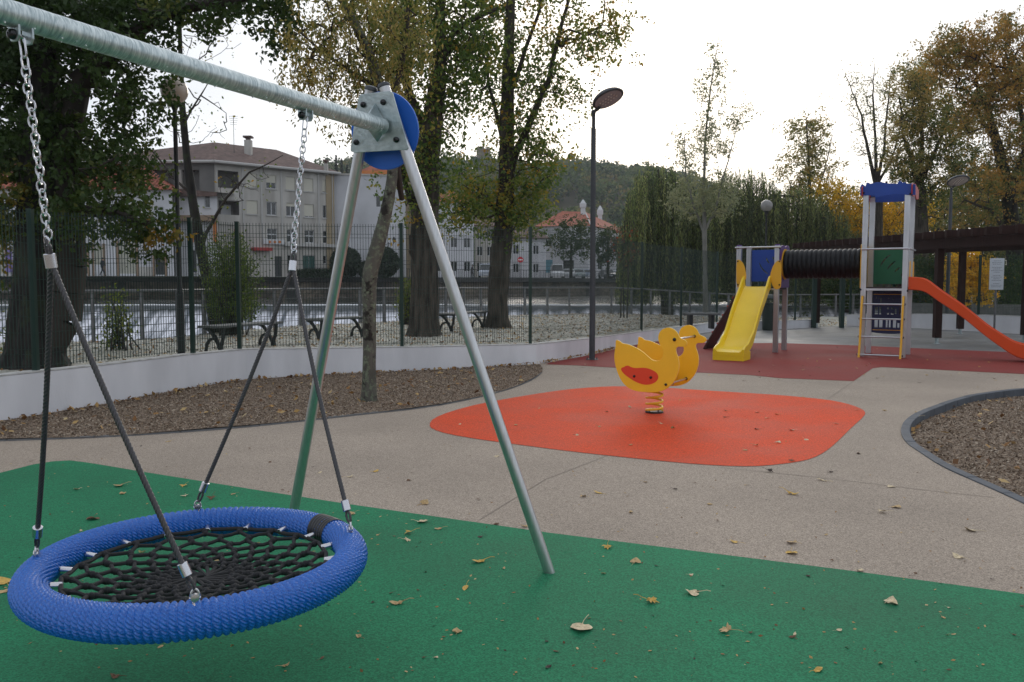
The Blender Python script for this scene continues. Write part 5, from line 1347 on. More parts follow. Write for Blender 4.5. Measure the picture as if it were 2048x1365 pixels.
# row of pale buildings behind the middle trees
for i, (x0, x1, top, y, mt, lab, rf) in enumerate(((868, 948, 404, 112, m_wht, 'white row house half hidden behind the middle trees, with narrow windows', m_roofr), (950, 1010, 452, 118, m_apt, 'grey row house behind the thick tree trunk', m_roofb), (1012, 1092, 476, 124, m_wht2, 'low pale house behind the no entry sign', m_roofb))):
    a, b = P(x0, 560, y), P(x1, 560, y + 2); Wx = Wall(a, b); bb = thing('row_house', lab, 'building', (*a[:2], ZP), 'row of houses across the river')
    zt = Wx.uz((x0 + x1) / 2, top)[1]; zs_ = ZP
    n = 2 if i == 2 else 3; fl = 1 if i == 2 else 2; rects = []
    for f_ in range(fl + 1):
        for j in range(n):
            u = Wx.L * (j + .5) / n; zc_ = ZP + .9 + f_ * (zt - ZP - .6) / (fl + 1)
            rects.append((u - .45, u + .45, zc_, zc_ + 1.35))
    facade(Wx, ZP, zt, rects, mt, bb)
    for r in rects: window(Wx, r, bb, trim=False)
    polyroof(bb, [Wx.fr(-.4, .5, zt), Wx.fr(Wx.L + .4, .5, zt), Wx.fr(Wx.L + .4, -5, zt + 1.8), Wx.fr(-.4, -5, zt + 1.8), Wx.fr(-.4, .5, zt - .15), Wx.fr(Wx.L + .4, .5, zt - .15)], [(0, 1, 2, 3), (4, 5, 1, 0)], rf)
# house with the red hipped roof and two white chimneys
y6 = 140; a6, m6, r6 = P(1078, 560, 134), P(1176, 560, 132), P(1252, 560, 152)
b6 = thing('corner_house', 'white corner house with red hipped roof and two ornate white chimneys', 'building', (*m6[:2], ZP))
W6, W7 = Wall(a6, m6), Wall(m6, r6); z6 = W6.uz(1176, 452)[1]
def rset(W, L_): return [(W.uz(a, 500)[0], W.uz(b, 500)[0], W.uz((a + b) / 2, q)[1], W.uz((a + b) / 2, p)[1]) for a, b, p, q in L_]
ra = rset(W6, [(1090, 1104, 480, 494), (1148, 1164, 478, 500), (1120, 1132, 480, 494)]); ga = rset(W6, [(1126, 1148, 521, 547)]); da = rset(W6, [(1091, 1105, 520, 546)])
facade(W6, ZP, z6, ra + ga + da, m_wht, b6)
for r in ra: window(W6, r, b6, trim=False)
slabbox(b6, 'garage_opening', m_cap, W6, ga[0][0], ga[0][1], -.21, -.2, ga[0][2], ga[0][3]); slabbox(b6, 'door', m_blud, W6, da[0][0], da[0][1], -.2, -.1, da[0][2], da[0][3])
rb_ = rset(W7, [(1200, 1210, 478, 495), (1226, 1236, 482, 498), (1196, 1206, 520, 540)]); facade(W7, ZP, z6, rb_, m_wht, b6)
for r in rb_: window(W7, r, b6, trim=False)
e0, e1_, e2_ = W6.fr(-.6, .7, z6), m6 * [1, 1, 0] + (W6.n + W7.n) * .5 + np.array([0, 0, z6]), W7.fr(W7.L + .5, .7, z6)
k0, k1 = P3(1124, 423, 142), P3(1170, 423, 143); k1[2] = k0[2]
polyroof(b6, [e0, e1_, e2_, k0, k1, W6.fr(-.6, -20, z6)], [(0, 1, 4, 3), (1, 2, 4), (0, 3, 5), (3, 4, 2, 5)], m_roofr)
mb = MB(); mb.tube([k1, e1_ + [0, 0, .1]], .12, 5); obj('ridge_tiles', mb, m_trim, b6)
for px, y, py0, py1 in ((1166, 141, 424, 400), (1200, 150, 440, 412)):
    a = P3(px, py0, y); zt = P3(px, py1, y)[2]; h = zt - a[2]; mb = MB()
    mb.box((a[0] - .36, y - .36, a[2] - 2), (a[0] + .36, y + .36, a[2] + h * .35)); mb.box((a[0] - .50, y - .50, a[2] + h * .35), (a[0] + .50, y + .50, a[2] + h * .70), taper=-.02); mb.lathe([(.48, h * .70), (.30, h * .85), (.1, h), (.001, h * 1.02)], a, 8)
    obj('chimney', mb, m_frw, b6)

# garden hedges, promenade lamp, no entry sign
m_hleaf = leafmat('hedge_leaves', [(.010, .022, .010), (.02, .04, .016), (.035, .06, .025)], .15)
def leafball(name, c, r, n, size, mat, root=None, seed=0, sc=(1, 1, 1)):
    g = np.random.default_rng(seed); d = g.normal(size=(n, 3)); d /= np.linalg.norm(d, axis=1)[:, None]
    C = np.array(c) + d * (np.array(sc) * r) * g.uniform(.75, 1.03, (n, 1)); V, F = leafquads(C, size, g); return npobj(name, V, F, mat, root, tint=g.random(n))
def leafquads(C, size, g, asp=.62, droop=0.0, down=None):
    n = len(C); a = g.normal(size=(n, 3)); a[:, 2] -= droop; a /= np.linalg.norm(a, axis=1)[:, None]
    b = np.cross(a, g.normal(size=(n, 3))); b /= np.linalg.norm(b, axis=1)[:, None]; cr = np.cross(a, b)
    s = size * g.uniform(.65, 1.3, (n, 1)); f = g.uniform(.0, .25, (n, 1))
    V = np.stack([C - a * s * .5, C + b * s * asp * .5 - a * s * .08 + cr * s * f, C + a * s * .5, C - b * s * asp * .5 - a * s * .08 + cr * s * f], 1).reshape(-1, 3)
    return V, np.arange(4 * n).reshape(-1, 4)
for i, (px, py, r, lab) in enumerate(((692, 527, 1.75, 'round clipped dark bush left of the leaning trunk'), (768, 526, 1.75, 'round clipped dark bush right of the leaning trunk'), (732, 540, .9, 'small round bush between the two big clipped bushes'))):
    c = P(px, py, 95.2); hb = thing('clipped_bush', lab, 'bush', (c[0], c[1], ZP), 'clipped bushes on the promenade'); leafball('foliage', (c[0], c[1], ZP + r * .95), r, 2600, .34, m_hleaf, hb, i)
    mb = MB(); mb.sphere((c[0], c[1], ZP + r * .95), r * .85, 12, 8); obj('dark_core', mb, M('bush_core', (.008, .014, .007), .9), hb)  # solid dark green ball filling the inside of the leaf shell
hd_ = thing('low_hedge', 'low dark hedge in front of the grey apartment building', 'hedge', (*P(600, 545, 94.5)[:2], ZP))
g_ = np.random.default_rng(5); C = np.c_[g_.uniform(P(570, 545, 93)[0], P(668, 545, 95)[0], 2200), g_.uniform(93.6, 94.6, 2200), ZP + g_.uniform(0, .85, 2200)]; V, F = leafquads(C, .3, g_); npobj('foliage', V, F, m_hleaf, hd_, tint=g_.random(2200))
def far_lamp(px, py, y, label):
    b = P(px, 560, y); zt = P(px, py, y)[2]; r = thing('promenade_lamp', label, 'street lamp', (b[0], b[1], ZP), 'old style lamps on the promenade'); mb = MB(); mb.lathe([(.14, 0), (.10, .5), (.05, .9), (.04, zt - ZP - .4)], (b[0], b[1], ZP), 8); obj('pole', mb, m_lblk, r)
    for s_ in (-1, 1):
        mb = MB(); mb.tube([(b[0], b[1], zt - .5), (b[0] + s_ * .45, b[1], zt - .75), (b[0] + s_ * .62, b[1], zt - .45)], .035, 5); mb.lathe([(.09, 0), (.20, .38), (.22, .40), (.10, .58), (.02, .70)], (b[0] + s_ * .62, b[1], zt - .45), 6); obj('lantern', mb, m_glob2 if py > 485 else m_lblk, r)
far_lamp(778, 478, 96, 'double lantern lamp in front of the plain white building')
far_lamp(1127, 490, 121, 'double lantern lamp in front of the corner house')
b = P(1041, 560, 118); ns = thing('no_entry_sign', 'round red no entry sign on a post across the river', 'traffic sign', (b[0], b[1], ZP)); zt = P(1041, 520, 118)[2]
mb = MB(); mb.tube([(b[0], 118, ZP), (b[0], 118, zt + .3)], .04, 6); obj('pole', mb, m_rail, ns)
m_rs = M('sign_red', (.62, .015, .03), .4); m_ws = M('sign_bar_white', (.85, .85, .85), .4)
mb = MB(); mb.lathe([(.42, 0), (.42, .03)], (b[0], 117.93, zt), 24, (0, -1, 0)); dk_ = obj('disc', mb, m_rs, ns); mb = MB(); mb.box((b[0] - .30, 117.885, zt - .08), (b[0] + .30, 117.897, zt + .08)); obj('white_bar', mb, m_ws, dk_)

# cars
m_tyre = M('tyre', (.02, .02, .02), .8)
def car(px, y, mcol, label, h=1.45, wd=1.75, ln=4.1, ang=0.0, van=False):
    b = P(px, 560, y); r = thing('parked_car', label, 'car', (b[0], b[1], ZP), 'cars parked across the river'); ca, sa_ = math.cos(ang), math.sin(ang)
    fr = lambda a, w_, z: np.array([b[0] + a * ca - w_ * sa_, b[1] + a * sa_ + w_ * ca, ZP + z])
    prof = [(-ln / 2, .30), (-ln / 2 - .02, .60), (-ln / 2 + .1, .78), (-ln / 2 + .95, .92), (-ln / 2 + 1.55, h - .04), (ln / 2 - 1.3, h), (ln / 2 - .55, .98), (ln / 2 - .05, .90), (ln / 2, .6), (ln / 2 - .02, .30)] if not van else [(-ln / 2, .30), (-ln / 2 - .02, .8), (-ln / 2 + .25, 1.05), (-ln / 2 + .9, h), (ln / 2 - .1, h), (ln / 2, .9), (ln / 2, .3)]
    mb = MB(); n = len(prof); secs = [(-wd / 2 + .02, .97), (-wd / 2, 1.0), (0, 1.02), (wd / 2, 1.0), (wd / 2 - .02, .97)]; V = []
    for w_, s_ in secs:
        for a, z in prof:
            tum = .80 if z > 1.0 else 1.0; V.append(fr(w_ * tum, a, z))
    k = len(secs); mb.add(V, [(i * n + j, i * n + (j + 1) % n, (i + 1) * n + (j + 1) % n, (i + 1) * n + j) for i in range(k - 1) for j in range(n)] + [tuple(range(n)), tuple((k - 1) * n + j for j in range(n - 1, -1, -1))])
    obj('body', mb, mcol, r, smooth=True, ang=35)
    g = MB(); z0, z1 = .95, h - .10; a0, a1 = (-ln / 2 + .97, -ln / 2 + 1.50) if not van else (-ln / 2 + .26, -ln / 2 + .82)
    if van: z0 = 1.1
    g.add([fr(-wd * .40, a0 - .02, z0 + .02), fr(wd * .40, a0 - .02, z0 + .02), fr(wd * .36, a1 - .03, z1), fr(-wd * .36, a1 - .03, z1)], [(0, 1, 2, 3)]); obj('windscreen', g, m_glz, r)
    for s_ in (-1, 1):
        g = MB(); g.add([fr(s_ * wd * .412, a1, z0 + .05), fr(s_ * wd * .412, ln / 2 - 1.3, z0 + .05), fr(s_ * wd * .408, ln / 2 - 1.4, z1), fr(s_ * wd * .408, a1 + .25, z1)], [(0, 1, 2, 3)]); obj('side_window', g, m_glz, r)
        g = MB(); g.box((s_ * wd * .34 - .15, -ln / 2 - .03, .62), (s_ * wd * .34 + .15, -ln / 2 + .06, .76), fr=fr); obj('headlight', g, m_frw, r)
        for a in (-ln / 2 + .75, ln / 2 - .75):
            g = MB(); g.lathe([(.31, 0), (.32, .03), (.32, .19), (.30, .21)], fr(s_ * (wd / 2 - .10) - .1 + .0, a, .31), 14, fr(1, 0, 0) - fr(0, 0, 0)); w_o = obj('wheel', g, m_tyre, r)
    g = MB(); g.box((-.26, -ln / 2 - .035, .42), (.26, -ln / 2 - .01, .54), fr=fr); obj('number_plate', g, m_frw, r)
def paint(n, c): return M('car_paint_' + n, c, .25, .2, coat=.6)
car(972, 112, paint('pale_blue', (.42, .46, .52)), 'pale blue car parked just left of the thick tree trunk', h=1.9, van=True, wd=1.9)
car(1114, 122, paint('white', (.72, .73, .74)), 'white van parked in front of the blue door', h=2.1, van=True, wd=1.9, ln=4.6)
car(1137, 123, paint('silver', (.50, .52, .53)), 'small silver car parked just right of the white van')
car(1157, 124, paint('grey_green', (.30, .36, .36)), 'grey green car parked left of the tall grey lamp post')
car(1176, 126, paint('blue_grey', (.25, .30, .38)), 'blue grey car parked against the tall grey lamp post')
car(1214, 130, paint('dark', (.04, .045, .05)), 'black car parked right of the tall grey lamp post', ang=.2)
car(1236, 132, paint('white_two', (.66, .68, .70)), 'white car parked beside the willow', ang=1.2)

# people across the river
def person(px, py_top, y, label, shirt, trousers, stride=.28, face=1, skin=(.35, .22, .16)):
    b = P(px, 560, y); r = thing('person', label, 'person', (b[0], b[1], ZP))
    h = 1.70; pts = {'pel': (0, 0, .93), 'sp': (.03 * face, 0, 1.18), 'ch': (.05 * face, 0, 1.38), 'nk': (.07 * face, 0, 1.48), 'hd': (.10 * face, 0, 1.60), 'hd2': (.10 * face, 0, 1.68),
         'sl': (.05 * face, -.18, 1.40), 'el': (-.05 * face, -.22, 1.14), 'hl': (.08 * face, -.22, .92), 'sr': (.05 * face, .18, 1.40), 'er': (.10 * face, .22, 1.14), 'hr': (.28 * face, .20, .98),
         'kl': (.16 * face, -.09, .50), 'al': (stride * face, -.09, .07), 'tl': ((stride + .17) * face, -.09, .04), 'kr': (-.06 * face, .09, .50), 'ar': (-stride * face, .09, .10), 'tr': ((-stride + .15) * face, .09, .04), 'hpl': (0, -.10, .88), 'hpr': (0, .10, .88)}
    ed = [('pel', 'sp'), ('sp', 'ch'), ('ch', 'nk'), ('nk', 'hd'), ('hd', 'hd2'), ('ch', 'sl'), ('sl', 'el'), ('el', 'hl'), ('ch', 'sr'), ('sr', 'er'), ('er', 'hr'), ('pel', 'hpl'), ('hpl', 'kl'), ('kl', 'al'), ('al', 'tl'), ('pel', 'hpr'), ('hpr', 'kr'), ('kr', 'ar'), ('ar', 'tr')]
    rad = dict(pel=.15, sp=.13, ch=.15, nk=.06, hd=.10, hd2=.08, sl=.075, el=.05, hl=.04, sr=.075, er=.05, hr=.04, kl=.075, al=.05, tl=.04, kr=.075, ar=.05, tr=.04, hpl=.11, hpr=.11)
    nm = list(pts); me = bpy.data.meshes.new('body'); me.from_pydata([pts[k] for k in nm], [(nm.index(a), nm.index(b_)) for a, b_ in ed], [])
    o = bpy.data.objects.new('body', me); link(o, r); sk = o.modifiers.new('skin', 'SKIN'); o.modifiers.new('sub', 'SUBSURF').render_levels = 1
    for i, k in enumerate(nm): me.skin_vertices[0].data[i].radius = (rad[k], rad[k])
    me.skin_vertices[0].data[0].use_root = True
    m = bpy.data.materials.new('clothes'); m.use_nodes = True; t = m.node_tree; bs_ = t.nodes['Principled BSDF']; bs_.inputs['Roughness'].default_value = .85
    tc_ = N(t, 'ShaderNodeTexCoord'); sx = N(t, 'ShaderNodeSeparateXYZ'); cr = N(t, 'ShaderNodeValToRGB'); cr.color_ramp.interpolation = 'CONSTANT'
    L(t, tc_.outputs['Object'], sx.inputs[0]); mr_ = N(t, 'ShaderNodeMapRange'); mr_.inputs['From Max'].default_value = 2.0; L(t, sx.outputs[2], mr_.inputs[0]); L(t, mr_.outputs[0], cr.inputs[0]); L(t, cr.outputs[0], bs_.inputs[0])
    el = cr.color_ramp.elements; el[0].color = (.02, .02, .02, 1); el[0].position = 0; el[1].position = .05; el[1].color = (*trousers, 1)
    for p_, c in ((.46, shirt), (.745, skin)): q = el.new(p_); q.color = (*c, 1)
    me.materials.append(m)
    mb = MB(); mb.sphere((r.location.x + .085 * face, r.location.y, ZP + 1.66), .115, 10, 7, sc=(1, 1, .85)); obj('hair', mb, m_cap, r, smooth=True)
person(205, 500, 80.3, 'person in dark clothes walking past the white two storey building', (.03, .035, .05), (.02, .02, .03), face=1)
person(944, 530, 108.5, 'person in black standing beside the pale blue car', (.015, .015, .017), (.02, .02, .02), stride=.08)
# ------------------------------------------------------------------ hill and castle ruin
def ridge(px): return float(np.interp(px, [-1500, -400, 300, 640, 700, 860, 960, 1040, 1140, 1200, 1260, 1330, 1500, 1750, 2300, 3500], [520, 470, 400, 352, 342, 330, 327, 334, 330, 336, 340, 350, 420, 500, 530, 545]))
def hillz(x, y):
    px = 1024 + FPX * x / max(y, 40); H = (568 - ridge(px)) / FPX * 420 + 1.57 - 6.5
    t = sstep(140, 420, y); b = sstep(420, 900, y)
    return ZP - .15 + max(0, H) * (t ** 1.55) * (1 - .6 * b) + 2.2 * math.sin(x * .031 + 1) * math.sin(y * .027) * t
xs = np.arange(-700, 901, 20); ys = np.r_[np.arange(132, 460, 10), np.arange(470, 1000, 50)]
V = [(x * (1 if y < 460 else 1.6), y, hillz(x * (1 if y < 460 else 1.6), y)) for y in ys for x in xs]; k = len(xs)
F = [(i * k + j, i * k + j + 1, (i + 1) * k + j + 1, (i + 1) * k + j) for i in range(len(ys) - 1) for j in range(k - 1)]
mb = MB(); mb.add(V, F); m_hill = M('hill_scrub', (.030, .038, .018), .95, nscale=.05, col2=(.055, .050, .024)); struct(obj('hill', mb, m_hill, smooth=True))
m_hwood = leafmat('hill_woodland', [(.030, .060, .024), (.060, .105, .034), (.105, .15, .045), (.17, .18, .055), (.21, .16, .06)], .3, .7)
g_ = np.random.default_rng(21); cs = []; cr_ = []; ct = []
while len(cs) < 1500:
    y = g_.uniform(150, 430); px = g_.uniform(560, 1560); x = (px - 1024) / FPX * y
    cs.append((x, y, hillz(x, y))); cr_.append(g_.uniform(2.0, 4.2) * (1.7 if g_.random() < .25 else 1)); ct.append(g_.beta(.9, 1.6))
n = 70; cs, cr_, ct = np.array(cs), np.array(cr_), np.array(ct)
d = g_.normal(size=(len(cs), n, 3)); d /= np.linalg.norm(d, axis=2)[:, :, None]; d[:, :, 2] = np.abs(d[:, :, 2]) * 1.1 - .15
C = (cs[:, None] + d * cr_[:, None, None] * g_.uniform(.7, 1.05, (len(cs), n, 1)) + np.array([0, 0, 2.4])).reshape(-1, 3)
V, F = leafquads(C, 1.35, g_, .8); o = npobj('hillside_woodland', V, F, m_hwood, tint=np.clip(np.repeat(ct, n) + g_.normal(0, .09, len(C)), 0, 1)); tag(o, 'dark mixed woodland covering the hill below the castle ruin', 'woodland', kind='stuff')
m_ruin = M('ruin_stone', (.20, .165, .12), .95, nscale=.3, namt=.4, bump=.5, bscale=2)
cp = P(966, 330, 415); cr0 = thing('castle_ruin', 'ruined stone castle with a square tower on top of the wooded hill', 'castle', (cp[0], 415, hillz(cp[0], 415)))
def stone(name, px0, px1, py0, py1, y, dp=5, batt=0):
    a, b = P(px0, py1, y), P(px1, py0, y); mb = MB(); mb.box((a[0], y, a[2] - 8), (b[0], y + dp, b[2]))
    for i in range(batt):
        u = a[0] + (b[0] - a[0]) * (i + .2) / batt; mb.box((u, y, b[2] + .002), (u + (b[0] - a[0]) * .5 / batt, y + 1, b[2] + 1.1 * R_.uniform(.4, 1)))
    return obj(name, mb, m_ruin, cr0)
stone('tower', 953, 980, 297, 332, 415, 7, 3); stone('curtain_wall', 980, 1050, 322, 336, 418, 2, 9); stone('curtain_wall', 1125, 1192, 322, 336, 412, 2, 8)
a, b = P(1136, 324, 412), P(1150, 305, 412); mb = MB(); wv = b[0] - a[0]; hv = b[2] - a[2]
out = [(0, 0), (0, hv * .8), (wv * .4, hv), (wv, hv * .7), (wv, 0), (wv * .72, 0), (wv * .70, hv * .35), (wv * .5, hv * .5), (wv * .3, hv * .35), (wv * .28, 0)]
mb.prism(out, lambda u, v, w_: (a[0] + u, 411.5 + w_, a[2] + v), 0, 1.6); obj('arched_gable', mb, m_ruin, cr0)

# ------------------------------------------------------------------ trees
def barkmat(name, c1, c2, sc=9, bump=1.0, extra=None):
    m = M(name, c1, .95, nscale=sc, col2=c2, bump=bump, bscale=14, dist=.03, stretch=(1, 1, .22), detail=8)
    if extra:
        t = m.node_tree; b = t.nodes['Principled BSDF']; src = b.inputs['Base Color'].links[0].from_socket
        g = N(t, 'ShaderNodeNewGeometry')
        for (col, s, lo, hi) in extra:
            n = N(t, 'ShaderNodeTexNoise'); n.inputs['Scale'].default_value = s; n.inputs['Detail'].default_value = 6; n.inputs['Roughness'].default_value = .65; L(t, g.outputs['Position'], n.inputs[0])
            r = N(t, 'ShaderNodeMapRange'); r.inputs['From Min'].default_value = lo; r.inputs['From Max'].default_value = hi; L(t, n.outputs[0], r.inputs[0])
            x = N(t, 'ShaderNodeMix', data_type='RGBA'); L(t, r.outputs[0], x.inputs[0]); L(t, src, x.inputs[6]); x.inputs[7].default_value = (*col, 1); src = x.outputs[2]
        L(t, src, b.inputs['Base Color'])
    return m
m_barkd = barkmat('dark_bark', (.032, .028, .023), (.007, .006, .006), extra=[((.030, .038, .018), 2.5, .52, .62)])
m_barkm = barkmat('ridged_bark', (.095, .080, .062), (.022, .018, .014))
m_barkl = barkmat('lichen_bark', (.12, .115, .092), (.060, .055, .045), extra=[((.17, .20, .13), 16, .50, .62), ((.018, .015, .012), 4.5, .54, .60)])
m_barkw = barkmat('pale_bark', (.24, .235, .21), (.13, .125, .11), 6, .4)
m_twig = M('twig_bark', (.040, .032, .026), .9)
def segs_mesh(P0, P1, r0, r1, n=5):
    d = P1 - P0; ln = np.linalg.norm(d, axis=1)[:, None]; d = d / np.maximum(ln, 1e-6)
    h = np.where(np.abs(d[:, 2:3]) < .9, np.array([[0, 0, 1.0]]), np.array([[1.0, 0, 0]])); u = np.cross(d, h); u /= np.linalg.norm(u, axis=1)[:, None]; v = np.cross(d, u)
    a = np.arange(n) * 2 * PI / n; ca, sa = np.cos(a)[None, :, None], np.sin(a)[None, :, None]
    A = P0[:, None] + (u[:, None] * ca + v[:, None] * sa) * r0[:, None, None]; B = P1[:, None] + (u[:, None] * ca + v[:, None] * sa) * r1[:, None, None]
    V = np.concatenate([A, B], 1).reshape(-1, 3); m = len(P0); j = np.arange(n); base = (np.arange(m) * 2 * n)[:, None]
    F = np.stack([base + j, base + (j + 1) % n, base + n + (j + 1) % n, base + n + j], -1).reshape(-1, 4); return V, F
def tree(label, trunk, limbs, blobs, seed, lmat, bark, nleaf=100, lsize=.08, spread=.32, tipr=.006, group='trees', name='tree', asp=.62, droop=0, up=.5, clpbias=None, trunk_sides=18, knob=.06, strands=None, shell=.45, tint_noise=.22, zbase=None, leafless=False, minr=.0, ridge_=.0):
    g = np.random.default_rng(seed); T = [np.array([*P(a, b, y), r]) for a, b, y, r in trunk]
    if zbase is not None: T[0][2] = zbase
    root = thing(name, label, 'tree', T[0][:3], group)
    nodes = []; par = []; rad = []; fixed = []
    def addpoly(pts, parent, main):
        last = parent; out = []
        for i in range(len(pts) - 1):
            ln = np.linalg.norm(pts[i + 1][:3] - pts[i][:3]); k = max(1, int(ln / .35))
            for j in range(k if i < len(pts) - 2 else k + 1):
                q = pts[i] + (pts[i + 1] - pts[i]) * j / k
                nodes.append(q[:3] + (0 if main else g.normal(0, .02, 3))); par.append(last); rad.append(q[3]); fixed.append(True); last = len(nodes) - 1
        return last
    addpoly(T, -1, True); nt_ = len(nodes)
    # trunk mesh
    pts = np.array(nodes[:nt_]); rr = np.array(rad[:nt_]); s = np.r_[0, np.cumsum(np.linalg.norm(np.diff(pts, axis=0), axis=1))]
    k = max(6, int(s[-1] / .12)); t = np.linspace(0, s[-1], k); Qp = np.c_[np.interp(t, s, pts[:, 0]), np.interp(t, s, pts[:, 1]), np.interp(t, s, pts[:, 2])]; Rq = np.interp(t, s, rr)
    for _ in range(3): Qp[1:-1] = (Qp[:-2] + 2 * Qp[1:-1] + Qp[2:]) / 4
    Rq = Rq * (1 + .22 * np.exp(-t / .35) + .25 * np.exp(-t / .10)); ph = g.uniform(0, 6, 8); nl = g.integers(4, 7)
    def rf(i, a): return 1 + knob * (math.sin(nl * a + ph[0] + t[i] * .7) * .6 + math.sin((nl * 2 + 1) * a + ph[1] - t[i] * 1.9) * .35 + math.sin(t[i] * 5.3 + ph[2] + 2 * a) * .5 + math.sin(t[i] * 11 + a * 3 + ph[3]) * .25) + ridge_ * (abs(math.sin(7.5 * a + 1.6 * math.sin(t[i] * 1.3 + ph[4]) + .8 * math.sin(t[i] * 4.1 + ph[5]))) - .6) + ridge_ * .5 * math.sin(17 * a + 2.2 * math.sin(t[i] * 3.3 + ph[6]))
    Qp[0][2] -= .08
    mb = MB(); mb.tube(Qp, list(Rq), trunk_sides, rfun=rf); obj('trunk', mb, bark, root, smooth=True, ang=85)
    for lm_ in limbs:
        pts = [np.array([*P(a, b, y), r]) for a, b, y, r in lm_]; d_ = np.linalg.norm(np.array(nodes) - pts[0][:3], axis=1); j = int(np.argmin(d_)); addpoly([np.array([*nodes[j], pts[0][3]])] + pts[1:], j, False)
    C = []; CT = []
    for bl in blobs:
        px, py, y, rx, ry, rd, n = bl[:7]; tb = bl[7] if len(bl) > 7 else .5
        q = g.normal(size=(n, 3)); q /= np.linalg.norm(q, axis=1)[:, None]; q *= g.uniform(shell, 1, (n, 1)) ** .6
        for a in q: C.append(P(px + a[0] * rx, py + a[1] * ry, y + a[2] * rd)); CT.append(tb)
    C = np.array(C); CT = np.array(CT); tn = np.array(nodes)
    D = np.array([np.min(np.linalg.norm(tn - c, axis=1)) for c in C]); order = np.argsort(D); tips = np.zeros(len(C), int)
    NP_ = np.zeros((len(nodes) + 5 * len(C), 3)); NP_[:len(nodes)] = nodes; cnt = len(nodes)
    for ci in order:
        c = C[ci]; dv = c - NP_[:cnt]; dist = np.linalg.norm(dv, axis=1); cost = dist + up * np.maximum(0, -dv[:, 2]) + .02 * dist ** 2
        j = int(np.argmin(cost)); p0 = NP_[j]; k = 2 if dist[j] < .8 else 4; last = j
        bow = g.normal(0, .06, 3) * dist[j] + np.array([0, 0, -.04 * dist[j]])
        for i in range(1, k + 1):
            t_ = i / k; q = p0 + (c - p0) * t_ + bow * math.sin(PI * t_); NP_[cnt] = q; par.append(last); rad.append(0); fixed.append(False); last = cnt; cnt += 1
        tips[ci] = last
    nodes_ = NP_[:cnt]; cntl = np.zeros(cnt); cntl[tips] += 1
    for i in range(cnt - 1, -1, -1):
        if par[i] >= 0: cntl[par[i]] += cntl[i]
    rad = np.array(rad); fixed = np.array(fixed); pr = np.array(par); rr = np.where(fixed & (rad > 0), rad, np.maximum(minr, tipr * np.maximum(cntl, 1) ** .47))
    idx = np.array([i for i in range(cnt) if par[i] >= 0 and i >= nt_])
    if len(idx):
        r1 = rr[idx]; r0 = np.minimum(rr[pr[idx]], r1 * 1.5)
        V, F = segs_mesh(nodes_[pr[idx]], nodes_[idx], r0, r1, 5)
        o = npobj('branches', V, F, bark if (tipr > .01 or bark is m_barkw) else m_twig, root, smooth=True); o['kind'] = 'stuff'
    if leafless: return root
    n = nleaf; L_ = np.repeat(C, n, 0); tt = np.repeat(CT, n)
    off = g.normal(0, spread, L_.shape) * np.array([1, 1, .8]); 
    # leaves gather in small sub-sprays
    sub = g.normal(0, spread, (len(C), 6, 3)); pick = g.integers(0, 6, len(L_)); off = sub[np.repeat(np.arange(len(C)), n), pick] + off * .34
    if droop: off[:, 2] -= np.abs(g.normal(0, spread * droop, len(L_)))
    L_ = L_ + off; V, F = leafquads(L_, lsize, g, asp, droop * 2)
    cl = np.repeat(g.normal(0, tint_noise * .9, len(C)), n)
    o = npobj('crown', V, F, lmat, root, tint=np.clip(tt + cl + g.normal(0, tint_noise * .5, len(L_)), 0, 1)); o['kind'] = 'stuff'
    return root
lm_dark = leafmat('dark_green_leaves', [(.32, .17, .02), (.16, .16, .03), (.060, .100, .022), (.045, .082, .020), (.030, .058, .016)], .42)
lm_olive = leafmat('olive_yellow_leaves', [(.46, .33, .10), (.38, .31, .09), (.20, .21, .05), (.10, .14, .03), (.06, .10, .024)], .45)
lm_mix = leafmat('green_leaves', [(.46, .26, .03), (.28, .27, .05), (.14, .20, .035), (.085, .145, .030), (.055, .10, .022)], .48)
lm_will = leafmat('willow_leaves', [(.36, .37, .13), (.24, .29, .09), (.15, .20, .065), (.07, .10, .04), (.04, .06, .025)], .42)
lm_pale = leafmat('pale_green_leaves', [(.40, .38, .19), (.30, .32, .18), (.20, .24, .14)], .45)
lm_orange = leafmat('orange_brown_leaves', [(.48, .27, .06), (.38, .25, .07), (.28, .22, .065), (.19, .20, .06), (.11, .145, .045)], .5)
lm_gold = leafmat('golden_leaves', [(.85, .50, .03), (.72, .44, .03), (.45, .34, .05), (.16, .18, .03)], .5)
lm_shrub = leafmat('bright_shrub_leaves', [(.20, .22, .03), (.11, .16, .03), (.06, .10, .02)], .4)
lm_wood = leafmat('wood_leaves', [(.30, .22, .05), (.17, .16, .045), (.085, .105, .033), (.045, .06, .022)], .35)

